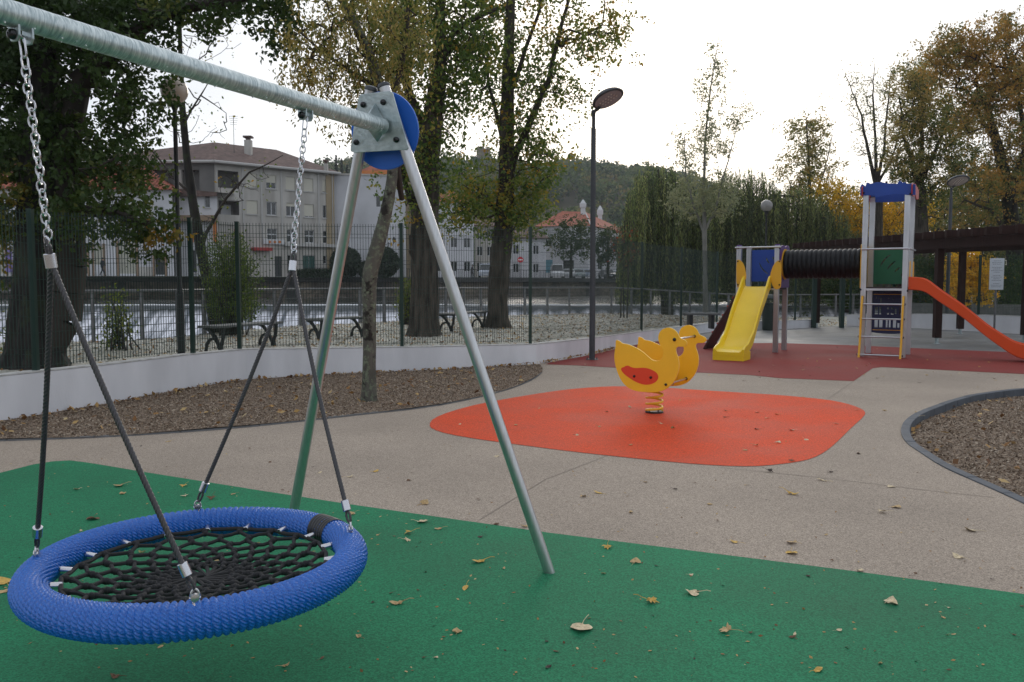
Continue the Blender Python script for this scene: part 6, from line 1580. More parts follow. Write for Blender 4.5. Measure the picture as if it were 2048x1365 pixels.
tree('huge dark green tree with twin black trunks filling the upper left corner', [(70, 737, 12.1, .36), (66, 640, 12.1, .30), (75, 480, 12.1, .27), (82, 300, 12.2, .26), (80, 120, 12.3, .22), (90, -80, 12.5, .16)],
     [[(118, 737, 12.2, .27), (126, 640, 12.2, .26), (132, 480, 12.3, .26), (128, 330, 12.3, .22), (160, 170, 12.3, .17), (258, 70, 12.2, .11), (352, 24, 12.1, .08), (469, 0, 12, .06), (560, -20, 12, .04)], [(75, 480, 12.1, .13), (140, 420, 11.8, .09), (240, 430, 11.6, .06), (300, 455, 11.5, .03)]],
     [(50, 60, 12.6, 160, 150, 1.8, 90, .8), (40, 270, 12.4, 120, 130, 1.4, 50, .8), (200, 60, 12.4, 130, 80, 1.4, 46, .75), (330, 5, 12.2, 130, 42, 1.2, 26, .7), (480, -30, 12, 140, 40, 1, 20, .65), (565, 25, 12, 42, 45, .6, 9, .6), (250, 212, 12, 50, 50, .9, 13, .65),
      (205, 315, 12, 84, 44, .9, 20, .6), (250, 440, 11.8, 56, 30, .8, 12, .5), (150, 440, 11.8, 50, 40, .6, 9, .55), (15, 430, 12, 45, 90, .6, 16, .35), (332, 192, 11.8, 8, 12, .2, 2, .6), (320, 470, 11.9, 12, 12, .3, 3, .4), (225, 375, 12.3, 50, 36, .5, 6, .55), (-120, 150, 12.5, 120, 300, 1.5, 60, .8)],
     3, lm_dark, m_barkd, 115, .085, .21, .006, 'trees beside the river', shell=.2, trunk_sides=56, knob=.07, zbase=.36, ridge_=.07, tint_noise=.13)
# second trunk of the same tree as a thick piece is part of its limbs (widened below)
tree('thin leaning tree with lichen patches growing out of the bark bed', [(738, 803, 10.9, .078), (739, 700, 10.9, .084), (738, 600, 10.9, .086), (737, 545, 10.9, .105), (754, 500, 10.9, .098), (769, 440, 10.9, .080), (781, 385, 10.9, .076), (788, 330, 10.9, .074), (772, 230, 10.9, .085), (757, 170, 10.9, .075), (744, 118, 10.9, .065), (706, 40, 10.9, .055), (672, -20, 10.9, .045)],
     [[(788, 330, 10.9, .06), (806, 400, 11.1, .035)], [(757, 170, 10.9, .05), (700, 140, 10.8, .03), (640, 100, 10.7, .02), (600, 60, 10.6, .012)], [(775, 240, 10.9, .05), (805, 140, 11, .04), (820, 20, 11, .03)]],
     [(700, 60, 10.9, 105, 80, 1.2, 60, .3), (640, 150, 10.8, 66, 55, .9, 30, .25), (605, 80, 10.7, 40, 55, .7, 12, .3), (745, 140, 11, 60, 70, .8, 34, .35), (690, -30, 10.9, 120, 50, 1.2, 40, .4), (610, 130, 10.7, 25, 25, .4, 5, .1), (805, 70, 11, 55, 75, .8, 40, .4), (760, 205, 11, 70, 40, .6, 16, .3), (690, 215, 10.9, 30, 40, .4, 8, .3)],
     5, lm_olive, m_barkl, 40, .062, .14, .0045, 'trees beside the river', asp=.40, droop=.7, shell=.1, trunk_sides=16, knob=.09, zbase=0)
tree('thick ridged tree trunk just right of the blue disc with a tall dense crown', [(848, 672, 19.2, .31), (850, 600, 19.2, .29), (848, 520, 19.2, .30), (850, 430, 19.2, .31), (851, 330, 19.2, .29), (864, 245, 19.2, .24), (878, 150, 19.2, .17), (880, 40, 19.2, .12), (885, -60, 19.2, .08)],
     [[(848, 260, 19.2, .15), (881, 132, 19, .10), (907, 59, 19, .075), (998, 15, 19, .04)], [(855, 300, 19.2, .15), (812, 164, 19.3, .10), (806, 73, 19.3, .08), (826, -20, 19.3, .05)], [(850, 450, 19.2, .10), (822, 400, 19, .08), (806, 350, 19, .05), (800, 280, 19, .03)], [(840, 560, 19.2, .12), (826, 500, 19, .12), (822, 470, 19, .06)]],
     [(860, 60, 19.2, 120, 90, 2, 80, .55), (800, 140, 19.2, 60, 80, 1.2, 34, .5), (900, 150, 19.2, 60, 80, 1.2, 40, .65), (770, 40, 19.2, 70, 60, 1.4, 28, .5), (850, -70, 19.2, 200, 60, 2, 60, .6), (822, 380, 19, 26, 70, .6, 20, .5), (895, 240, 19.2, 40, 50, .9, 16, .6), (870, 330, 18.9, 18, 90, .3, 18, .8), (950, 60, 19, 50, 70, 1, 20, .5), (838, 300, 19, 30, 60, .5, 14, .6)],
     7, lm_mix, m_barkm, 46, .10, .30, .008, 'trees beside the river', shell=.15, trunk_sides=56, knob=.07, zbase=.36, ridge_=.07)
tree('tall green tree with dark trunk in front of the red roofed corner house', [(995, 657, 22.8, .27), (996, 600, 22.8, .255), (1000, 520, 22.8, .28), (1008, 440, 22.8, .25), (1014, 340, 22.8, .22), (1014, 230, 22.8, .18), (1018, 100, 22.8, .14), (1022, -40, 22.8, .10)],
     [[(1012, 380, 22.8, .12), (1030, 310, 22.6, .11), (1053, 264, 22.5, .10), (1097, 158, 22.4, .075), (1123, 53, 22.3, .055), (1143, -20, 22.2, .04)], [(1018, 210, 22.8, .09), (1044, 126, 22.7, .06), (1064, 59, 22.7, .05), (1085, -10, 22.7, .04)], [(1010, 430, 22.8, .09), (960, 380, 22.7, .05), (925, 350, 22.6, .03)], [(1014, 300, 22.8, .07), (985, 200, 22.8, .05), (965, 100, 22.8, .035)]],
     [(1075, 130, 22.6, 75, 110, 1.8, 46, .55), (1170, 85, 22.3, 75, 65, 1.6, 26, .45), (1240, 70, 22.2, 50, 45, 1, 12, .4), (1100, -30, 22.5, 160, 55, 2, 44, .55), (1145, 200, 22.4, 40, 45, .9, 10, .45), (1055, 235, 22.6, 50, 50, 1, 16, .5), (990, 60, 22.8, 60, 90, 1.5, 34, .6), (955, 160, 22.8, 45, 90, 1.2, 26, .55),
      (955, 380, 22.6, 62, 58, 1.6, 46, .42), (915, 425, 22.5, 40, 45, 1, 16, .4), (1068, 360, 22.5, 48, 55, 1.4, 34, .5), (1045, 430, 22.4, 50, 45, 1, 20, .5), (990, 255, 22.8, 20, 40, .8, 7, .5), (1110, 315, 22.4, 22, 26, .6, 5, .35), (1000, 440, 22.3, 60, 40, .8, 14, .55), (1060, 300, 22.4, 40, 40, .8, 12, .5)],
     9, lm_mix, m_barkm, 46, .105, .28, .008, 'trees beside the river', shell=.1, trunk_sides=56, knob=.08, zbase=.36, ridge_=.08)
tree('bare thin tree with almost no leaves left of the tallest fence post', [(432, 658, 20.5, .13), (418, 580, 20.5, .12), (402, 500, 20.5, .12), (388, 420, 20.5, .11), (374, 320, 20.5, .09), (364, 210, 20.5, .075), (360, 80, 20.5, .05), (358, -40, 20.5, .03)],
     [[(404, 480, 20.5, .05), (425, 440, 20.5, .045), (452, 398, 20.4, .035), (500, 345, 20.3, .025), (565, 310, 20.2, .010)], [(384, 400, 20.5, .04), (350, 360, 20.5, .03), (300, 300, 20.5, .015)], [(368, 250, 20.5, .03), (400, 190, 20.5, .02), (450, 230, 20.5, .008)]],
     [(420, 60, 20.5, 70, 70, 1.5, 34, .5), (400, 250, 20.5, 60, 60, 1, 26, .5), (330, 300, 20.5, 50, 60, 1, 20, .5), (380, 150, 20.5, 50, 60, 1, 18, .5), (470, 380, 20.4, 50, 50, .8, 22, .5), (400, 440, 20.5, 40, 30, .6, 14, .5), (530, 340, 20.3, 30, 25, .5, 6, .5)],
     12, lm_mix, m_barkd, 2, .08, .15, .0045, 'trees beside the river', up=.9, zbase=.36)
tree('slender young tree with pale trunk and thin airy crown in front of the willows', [(1411, 628, 35.7, .11), (1410, 540, 35.7, .095), (1409, 465, 35.7, .095), (1408, 380, 35.7, .06), (1410, 280, 35.7, .045), (1422, 170, 35.7, .03), (1438, 72, 35.7, .010)],
     [[(1409, 465, 35.7, .06), (1390, 420, 35.6, .05), (1372, 350, 35.5, .03), (1368, 270, 35.5, .015)], [(1409, 465, 35.7, .06), (1430, 420, 35.6, .05), (1452, 340, 35.5, .03), (1480, 230, 35.5, .012)]],
     [(1380, 395, 35.6, 42, 40, .9, 54, .5), (1440, 390, 35.6, 42, 44, .9, 54, .5), (1400, 310, 35.7, 46, 50, .9, 38, .4), (1440, 260, 35.7, 42, 50, .8, 28, .4), (1425, 180, 35.7, 30, 44, .6, 20, .35), (1438, 115, 35.7, 16, 34, .4, 10, .4), (1484, 230, 35.6, 20, 24, .4, 7, .4), (1366, 300, 35.6, 22, 40, .4, 8, .4)],
     14, lm_pale, m_barkw, 42, .095, .20, .006, 'trees beyond the fence', up=1.2, zbase=.3, minr=.006)
tree('yellowing tall narrow tree left of the left tower top, far behind the willows', [(1625, 620, 60, .22), (1622, 450, 60, .18), (1618, 330, 60, .10), (1612, 235, 60, .03)], [[(1620, 420, 60, .08), (1650, 340, 60, .05), (1665, 270, 60, .03)]],
     [(1612, 270, 60, 34, 40, 1.5, 24, .35), (1600, 335, 60, 42, 45, 1.6, 34, .3), (1645, 330, 60, 36, 55, 1.5, 26, .35), (1608, 420, 60, 52, 50, 2, 44, .35), (1655, 420, 60, 40, 46, 2, 30, .3), (1700, 415, 60, 48, 46, 2, 34, .25), (1635, 250, 60, 16, 20, .8, 6, .3)],
     16, lm_olive, m_barkm, 62, .17, .42, .012, 'trees beyond the fence', zbase=.2)
tree('nearly bare vase shaped tree standing behind the right tower', [(1753, 600, 50, .34), (1754, 470, 50, .33), (1755, 385, 50, .30), (1756, 365, 50, .22)],
     [[(1755, 375, 50, .14), (1738, 310, 50, .10), (1722, 230, 50, .06), (1692, 150, 50, .02)], [(1755, 375, 50, .13), (1752, 280, 50, .08), (1746, 190, 50, .05), (1750, 125, 50, .015)], [(1755, 375, 50, .13), (1768, 300, 50, .08), (1776, 200, 50, .05), (1784, 135, 50, .015)], [(1755, 375, 50, .10), (1785, 320, 50, .06), (1806, 230, 50, .03)]],
     [(1722, 210, 50, 32, 56, 1.2, 34, .35), (1752, 190, 50, 28, 60, 1.2, 34, .4), (1784, 210, 50, 28, 60, 1.2, 34, .35), (1740, 290, 50, 34, 44, 1.2, 26, .35), (1776, 290, 50, 30, 44, 1.2, 26, .35), (1702, 160, 50, 20, 20, .8, 10, .4), (1795, 160, 50, 18, 30, .7, 8, .3)],
     18, lm_pale, m_barkm, 16, .11, .30, .010, 'trees beyond the fence', up=1.5, zbase=.1)
tree('olive green many stemmed tree right of the bare vase shaped tree', [(1846, 610, 46, .42), (1843, 480, 46, .38), (1840, 400, 46, .34), (1838, 360, 46, .26)],
     [[(1838, 370, 46, .18), (1820, 310, 46, .13), (1806, 270, 46, .08), (1800, 200, 46, .04)], [(1838, 370, 46, .17), (1844, 290, 46, .12), (1846, 200, 46, .06)], [(1838, 370, 46, .17), (1866, 310, 46, .12), (1888, 260, 46, .08), (1900, 190, 46, .04)]],
     [(1848, 180, 46, 56, 60, 2.5, 66, .28), (1835, 150, 46, 28, 36, 1.5, 14, .2), (1828, 250, 46, 55, 50, 2.2, 50, .3), (1895, 250, 46, 56, 60, 2.5, 60, .4), (1850, 330, 46, 66, 40, 2.2, 44, .35), (1800, 335, 46, 44, 45, 2, 26, .4), (1925, 340, 46, 56, 55, 2.5, 44, .6), (1870, 400, 46.5, 80, 40, 2, 34, .6)],
     20, lm_olive, m_barkm, 82, .13, .36, .010, 'trees beyond the fence', shell=.1, zbase=.1, tint_noise=.4)
tree('large orange brown tree in the upper right corner', [(2035, 615, 39, .40), (2030, 500, 39, .36), (2018, 400, 39, .30), (1998, 300, 39, .22), (1975, 220, 39, .14), (1950, 160, 39, .08)],
     [[(2018, 400, 39, .2), (2050, 300, 39, .14), (2040, 200, 39, .08), (2010, 100, 39, .04)], [(1998, 300, 39, .12), (1960, 230, 38.8, .07), (1935, 180, 38.8, .03)], [(2030, 480, 39, .15), (1980, 420, 38.5, .08), (1930, 400, 38.4, .04)]],
     [(1885, 115, 39, 44, 40, 2, 26, .25), (1910, 90, 39, 36, 34, 1.5, 16, .25), (1930, 115, 39, 58, 44, 2, 40, .25), (2005, 75, 39, 50, 42, 2, 34, .25), (1985, 175, 39, 80, 56, 2.5, 70, .2), (2060, 150, 39, 80, 90, 2.5, 80, .25), (1945, 235, 39, 60, 45, 2, 40, .4), (2040, 270, 39, 80, 66, 2.5, 60, .35), (1995, 360, 39, 85, 55, 2.5, 60, .6), (2080, 370, 39, 80, 70, 2.5, 40, .6), (1895, 160, 39, 22, 26, 1, 8, .3), (2100, 40, 39, 50, 50, 2, 20, .3), (1960, 430, 39, 70, 40, 2, 34, .65)],
     22, lm_orange, m_barkd, 84, .12, .34, .010, 'trees beyond the fence', shell=.1, zbase=.1, tint_noise=.42)
tree('small golden yellow tree behind the white notice board', [(1936, 632, 34, .10), (1938, 580, 34, .08), (1940, 530, 34, .05)], [], [(1932, 555, 34, 34, 58, .8, 60, .2), (1965, 560, 34, 26, 48, .8, 34, .3), (1906, 560, 34.3, 16, 50, .5, 20, .4)], 24, lm_gold, m_barkm, 80, .10, .18, .006, 'trees beyond the fence', shell=.05, zbase=0)
tree('staked sapling with a few red leaves beside the river railing', [(1248, 632, 30, .022), (1246, 560, 30, .018), (1248, 490, 30, .012), (1250, 440, 30, .006)], [], [(1248, 490, 30, 34, 50, .5, 22, .1), (1228, 470, 30, 16, 20, .3, 5, .05)], 26, leafmat('red_leaves', [(.35, .05, .02), (.25, .08, .02), (.12, .06, .02)], .3), m_twig, 5, .07, .10, .004, 'saplings', zbase=.33)
for px, lab in ((1241, 'thin wooden tree stake left of the red leaved sapling'), (1254, 'thin wooden tree stake right of the red leaved sapling')):
    a = P(px, 636, 29.8); st_ = MB(); st_.tube([(a[0], a[1], .2), (a[0] + (.05 if px > 1250 else .03), a[1] + .05, 2.35 if px > 1250 else 1.4)], .028, 6); o = obj('tree_stake', st_, m_barkm, base=(a[0], a[1], .2)); tag(o, lab, 'stake', 'tree stakes')
for i, (px, py, y, rx, ry, lab) in enumerate(((1142, 478, 104, 44, 40, 'dark round street tree in front of the corner house garage'), (1216, 492, 108, 36, 36, 'dark round street tree between the tall lamp post and the willow'))):
    tree(lab, [(px, 548, y, .18), (px, 520, y, .15), (px, 480, y, .08)], [], [(px, py, y, rx, ry, 2.2, 60, .75)], 40 + i, lm_dark, m_barkd, 60, .26, .5, .014, 'street trees across the river', zbase=ZP)

def willow(label, trunk, crown, seed, nstr, y, ln, lmat):
    g = np.random.default_rng(seed); T = [np.array([*P(a, b, yy), r]) for a, b, yy, r in trunk]; root = thing('willow_tree', label, 'tree', T[0][:3], 'weeping willows')
    mb = MB(); mb.tube([q[:3] for q in T], [q[3] for q in T], 14); obj('trunk', mb, m_barkm, root, smooth=True)
    C = []; S0 = []; S1 = []; tt = []
    for (px, py, rx, ry, rd, n) in crown:
        for i in range(int(n * nstr)):
            a = g.uniform(0, PI); s_ = g.uniform(.15, 1) ** .5; q = P(px + rx * s_ * math.cos(a), py - ry * s_ * math.sin(a) * g.uniform(.8, 1), y + rd * g.normal(0, .5))
            lnn = ln * g.uniform(.35, 1.0) * (1 - .25 * (1 - s_)); lnn = min(lnn, q[2] - .5); k = max(4, int(lnn / .085)); dx, dy = g.normal(0, .18, 2); t = np.linspace(0, 1, k); tb = np.clip(g.normal(.5, .33), 0, 1)
            sw_ = np.c_[dx * np.sin(t * 1.4), dy * np.sin(t * 1.4), -lnn * t]; sw_[:, 2] += .35 * np.exp(-((t - .06) / .07) ** 2) * .5
            p = q + sw_; S0.append(p[:-1:3][:len(p[3::3])]); S1.append(p[3::3]); C.append(p + g.normal(0, .035, p.shape)); tt.append(np.full(k, tb))
            b = q + np.array([0, 0, -.1]); tp = T[-1][:3]
    C = np.concatenate(C); tt = np.concatenate(tt); S0, S1 = np.concatenate(S0), np.concatenate(S1)
    V, F = leafquads(C, .20, g, .24, 2.6); o = npobj('crown', V, F, lmat, root, tint=np.clip(tt + g.normal(0, .12, len(C)), 0, 1)); o['kind'] = 'stuff'
    V, F = segs_mesh(S0, S1, np.full(len(S0), .007), np.full(len(S0), .007), 3); o = npobj('hanging_twigs', V, F, m_twig, root); o['kind'] = 'stuff'
    mb = MB(); 
    for (px, py, rx, ry, rd, n) in crown:
        q = P(px, py - ry * .7, y); mb.tube([T[-1][:3], (T[-1][:3] + q) / 2 + np.array([0, 0, .8]), q], [.16, .10, .04], 6)
        for _ in range(5):
            q2 = P(px + g.uniform(-.8, .8) * rx, py - ry * g.uniform(.4, .85), y + g.uniform(-.4, .4) * rd); mb.tube([(T[-1][:3] + q) / 2, q2], [.07, .02], 5)
    obj('limbs', mb, m_barkm, root, smooth=True)
willow('weeping willow on the left whose green curtain hangs behind the pale thin tree', [(1335, 640, 46, .35), (1332, 560, 46, .32), (1330, 440, 46, .25)], [(1318, 430, 68, 108, 3, 1.0), (1272, 500, 36, 100, 1.6, .4), (1375, 470, 50, 110, 2, .5)], 31, 600, 46, 7.2, lm_will)
willow('wide weeping willow on the right behind the left slide tower', [(1500, 640, 52, .4), (1502, 560, 52, .36), (1500, 440, 52, .28)], [(1490, 440, 90, 105, 3.5, 1.2), (1590, 460, 80, 95, 3, .8), (1425, 500, 50, 130, 2, .6), (1660, 500, 60, 85, 2.5, .5)], 33, 620, 52, 8.5, lm_will)

# shrubs
def shrub(label, px, py, y, rx, ry, rd, n, seed, mat, zb, nl=40, sz=.08, name='shrub', tb=.5, stems=7):
    g = np.random.default_rng(seed); b = P(px, 568, y); root = thing(name, label, 'shrub', (b[0], b[1], zb), 'shrubs beside the river')
    C = np.array([P(px + g.uniform(-1, 1) * rx * math.sqrt(g.uniform(.1, 1)), py + g.uniform(-1, 1) * ry, y + g.normal(0, .5) * rd) for _ in range(n)]); base = np.array([b[0], b[1], zb])
    S0 = base + g.normal(0, .12, (n, 3)) * [1, 1, 0]; M_ = S0 + (C - S0) * [.45, .45, .6] 
    V, F = segs_mesh(np.r_[S0, M_], np.r_[M_, C], np.r_[np.full(n, .014), np.full(n, .009)], np.r_[np.full(n, .009), np.full(n, .003)], 4); o = npobj('stems', V, F, m_twig, root); o['kind'] = 'stuff'
    L_ = np.repeat(C, nl, 0); sp = g.random((len(L_), 1)) ** .7; S_ = np.repeat(M_, nl, 0); L_ = S_ + (L_ - S_) * sp + g.normal(0, .10, L_.shape)
    V, F = leafquads(L_, sz, g, .45, .4); o = npobj('foliage', V, F, mat, root, tint=np.clip(tb + g.normal(0, .25, len(L_)), 0, 1)); o['kind'] = 'stuff'; return root
shrub('bushy green shrub growing behind the first bench outside the fence', 462, 545, 19.5, 66, 80, 1.4, 130, 51, lm_shrub, .36, 60, .075, tb=.7)
shrub('loose light green shoots beside the big dark trunk outside the fence', 238, 625, 15.2, 40, 62, .5, 26, 52, lm_shrub, .36, 26, .075, tb=.3)
shrub('small bright green shrub left of the thick ridged trunk', 812, 600, 24.6, 18, 48, .5, 34, 53, lm_shrub, .36, 40, .08, tb=.3)
shrub('sparse green shoots at the far left edge behind the fence', 28, 660, 14.6, 28, 40, .5, 14, 54, lm_shrub, .36, 22, .07, tb=.3)
shrub('dark green bushes behind the white notice board', 2030, 565, 38, 60, 60, 2.0, 120, 55, lm_dark, .0, 60, .12, tb=.8)
shrub('dark bushes behind the pergola posts and the tunnel', 1690, 560, 44, 90, 50, 2.5, 150, 56, lm_dark, .05, 60, .14, tb=.75)
shrub('dark green bushes beyond the wall right of the right tower', 1860, 560, 42, 60, 55, 2.2, 130, 57, lm_dark, .0, 60, .14, tb=.7)
# distant mixed wood behind the playground
g_ = np.random.default_rng(61); n = 900; px = g_.uniform(1560, 2250, n); y = g_.uniform(58, 84, n); top = np.interp(px, [1560, 1650, 1750, 1850, 1950, 2250], [500, 440, 430, 400, 360, 330]); py = top + (600 - top) * g_.random(n) ** 1.1
cs = np.array([P(a, b, c) for a, b, c in zip(px, py, y)]); ct = g_.beta(1.8, 1.8, n); nl = 80; C = np.repeat(cs, nl, 0) + g_.normal(0, .75, (n * nl, 3)); V, F = leafquads(C, .26, g_)
o = npobj('background_wood', V, F, lm_wood, tint=np.clip(np.repeat(ct, nl) + g_.normal(0, .12, n * nl), 0, 1)); tag(o, 'dense mixed autumn wood closing the view behind pergola and towers', 'wood', kind='stuff')
mb = MB()
for i in range(46):
    a, yy = g_.uniform(1560, 2250), g_.uniform(60, 82); q = P(a, 600, yy); mb.tube([(q[0], yy, -.1), (q[0] + g_.normal(0, .4), yy, 4), (q[0] + g_.normal(0, .7), yy, 9)], [.26, .2, .08], 6)
obj('background_trunks', mb, m_barkd, o, smooth=True)['kind'] = 'stuff'
tree('golden leaved tree right behind the roof of the right tower', [(1775, 600, 56, .2), (1776, 500, 56, .16), (1778, 420, 56, .08)], [], [(1770, 430, 56, 46, 44, 2, 44, .25), (1705, 425, 56.5, 40, 44, 2, 34, .35), (1830, 440, 56, 40, 40, 2, 34, .35), (1650, 380, 57, 26, 30, 1.5, 14, .45)], 25, lm_gold, m_barkm, 70, .17, .42, .010, 'trees beyond the fence', shell=.05, zbase=0)
# cypresses on the slope
for i, (px, py, y, h) in enumerate(((672, 312, 230, 14), (683, 318, 232, 12), (694, 330, 234, 9))):
    t = P(px, py, y); r = thing('cypress_tree', ['tallest thin cypress between the apartment roof and the swing leg', 'second thin cypress close to the swing leg', 'shortest thin cypress beside the swing leg'][i], 'tree', (t[0], y, hillz(t[0], y)), 'cypresses on the hill')
    g = np.random.default_rng(70 + i); zb_ = hillz(t[0], y); hh = t[2] - zb_; s_ = g.random(1800); rr = (1.0 * np.sin(PI * np.clip(s_, .02, 1) ** .6) ** .8 + .05); a = g.uniform(0, 2 * PI, 1800); C = np.c_[t[0] + rr * np.cos(a) * g.uniform(.6, 1, 1800), y + rr * np.sin(a), zb_ + s_ * hh]; V, F = leafquads(C, .6, g); npobj('foliage', V, F, m_hleaf, r, tint=g.random(1800))
    mb = MB(); mb.tube([(t[0], y, zb_), (t[0], y, zb_ + hh * .8)], [.3, .05], 6); obj('trunk', mb, m_barkd, r)
# grey parapet path beyond the right wall
pr_ = thing('river_parapet', 'low grey parapet beyond the white wall behind the notice board', 'wall', (16, 37, 0))
mb = MB(); pp = [P(1790, 600, 38), P(1900, 600, 37), P(2060, 600, 35), P(2300, 600, 31)]
for a, b in zip(pp[:-1], pp[1:]): mb.add([(a[0], a[1], 0), (b[0], b[1], 0), (b[0], b[1], .68), (a[0], a[1], .68), (a[0], a[1] + .3, 0), (b[0], b[1] + .3, 0), (b[0], b[1] + .3, .68), (a[0], a[1] + .3, .68)], [(0, 1, 2, 3), (3, 2, 6, 7), (5, 4, 7, 6)])
obj('parapet_wall', mb, m_slab, pr_)

# ------------------------------------------------------------------ fallen leaves
def leafshape(kind, g):
    if kind == 0: ang = np.linspace(0, 2 * PI, 20, endpoint=False); r = np.array([1, .55, .78, .5, .92, .52, .60, .45, .40, .28, .20, .28, .40, .45, .60, .52, .92, .5, .78, .55])
    elif kind == 1: ang = np.linspace(0, 2 * PI, 16, endpoint=False); r = np.array([1, .8, .72, .74, .76, .72, .62, .45, .34, .45, .62, .72, .76, .74, .72, .8])
    else: ang = np.linspace(0, 2 * PI, 14, endpoint=False); r = np.array([1, .72, .50, .42, .42, .5, .62, .68, .62, .5, .42, .42, .50, .72])
    V = []; n = len(ang); c1, c2 = g.uniform(-.9, 1.4), g.uniform(-.5, 1.0)
    for s_ in (0.5, 1.0):
        for a, q in zip(ang, r):
            x, y = q * s_ * math.cos(a), q * s_ * math.sin(a); V.append((x, y, .22 * c1 * x * x + .30 * c2 * abs(y) * (1 + .4 * math.sin(3 * a)) + .05 * g.normal()))
    V.append((0, 0, 0)); F = [(2 * n, i, (i + 1) % n) for i in range(n)] + [(i, n + i, n + (i + 1) % n, (i + 1) % n) for i in range(n)]
    k = len(V); st = [(-r[n // 2] * .5, 0, .0), (-.8, .06, .10), (-1.3, .22, .22), (-1.75, .30, .16)]
    for i, (x, y, z) in enumerate(st): V += [(x, y - .025, z), (x, y + .025, z), (x, y, z + .05)]
    for i in range(3):
        for j in range(3): F.append((k + i * 3 + j, k + i * 3 + (j + 1) % 3, k + (i + 1) * 3 + (j + 1) % 3, k + (i + 1) * 3 + j))
    return V, F
lcol = {'tan': (.58, .40, .19), 'yellow': (.68, .43, .10), 'pale': (.74, .60, .38), 'brown': (.17, .085, .04), 'dark': (.05, .03, .022), 'olive': (.30, .26, .09)}
lmats = {k: M('fallen_leaf_' + k, v, .75, nscale=60, namt=.35) for k, v in lcol.items()}
lmesh = {}
LMK = [((.2, 4.43), 'by the right steel leg foot'), ((-1.38, 5.06), 'by the left steel leg foot'), ((-1.2, 3.2), 'near the basket swing'), ((1.73, 10.07), 'near the duck rider'), ((-.2, 2.9), 'right of the blue rim'), ((1.2, 3.3), 'at the front middle'), ((2.4, 3.4), 'near the front right corner'), ((4.4, 17.3), 'at the yellow slide foot'), ((5.6, 18.6), 'under the left tower'), ((7.6, 17.6), 'at the ladder foot'), ((10.2, 17), 'beside the orange slide end'),
       ((1.8, 17), 'beside the tall lamp post'), ((3.4, 8.2), 'near the right orange edge'), ((3.2, 11.0), 'beyond the duck rider'), ((-.5, 9.2), 'near the left orange tip'), ((4.9, 10.6), 'near the right kerb top'), ((5.0, 8.6), 'along the right kerb'), ((4.4, 6.4), 'near the lower right kerb'), ((2.4, 6.0), 'in the middle right'), ((.9, 6.2), 'in the middle'), ((1.7, 8.2), 'in front of the duck rider'), ((-1.2, 7.4), 'below the leaning tree'), ((-3.2, 7.2), 'beyond the rope swing at the left'), ((7, 15), 'before the right tower'), ((3.4, 14.4), 'in front of the yellow slide'), ((6.0, 14.0), 'at its corner'), ((9.5, 14.5), 'at the right picture edge'), ((.4, 13), 'near the left kerb end'), ((7.5, 20.5), 'behind the towers'), ((2.8, 4.6), 'right of the middle'), ((-3, 4.8), 'at the left')]
def near(q): return min(LMK, key=lambda l: (l[0][0] - q[0]) ** 2 + (l[0][1] - q[1]) ** 2)[1]
def fleaf(px, py, size, col, surf, label=None, z=.006, rot=None, tilt=None):
    kind = R_.randrange(3); var = R_.randrange(3); key = (kind, var, col)
    if key not in lmesh:
        g = np.random.default_rng(kind * 7 + var * 31 + 3); V, F = leafshape(kind, g); zmin = min(v[2] for v in V); me = bpy.data.meshes.new('fallen_leaf'); me.from_pydata([(a, b, c - zmin) for a, b, c in V], [], F); me.materials.append(lmats[col]); lmesh[key] = me
    o = bpy.data.objects.new('fallen_leaf', lmesh[key]); COL.objects.link(o); q = G(px, py) if not isinstance(px, tuple) else np.array([*px, 0])
    o.location = (q[0], q[1], z); o.rotation_euler = (R_.uniform(-.2, .2), R_.uniform(-.2, .2), R_.uniform(0, 2 * PI)); s = size; o.scale = (s, s, s * R_.uniform(.6, 1.5))
    words = {'tan': 'tan', 'yellow': 'yellow', 'pale': 'pale', 'brown': 'brown', 'dark': 'dark', 'olive': 'olive'}[col]
    tag(o, label or f'{"small" if size < .022 else ("large" if size > .042 else "curled")} {words} fallen leaf on the {surf} {near(q)}', 'leaf', f'fallen leaves on the {surf}'); return o
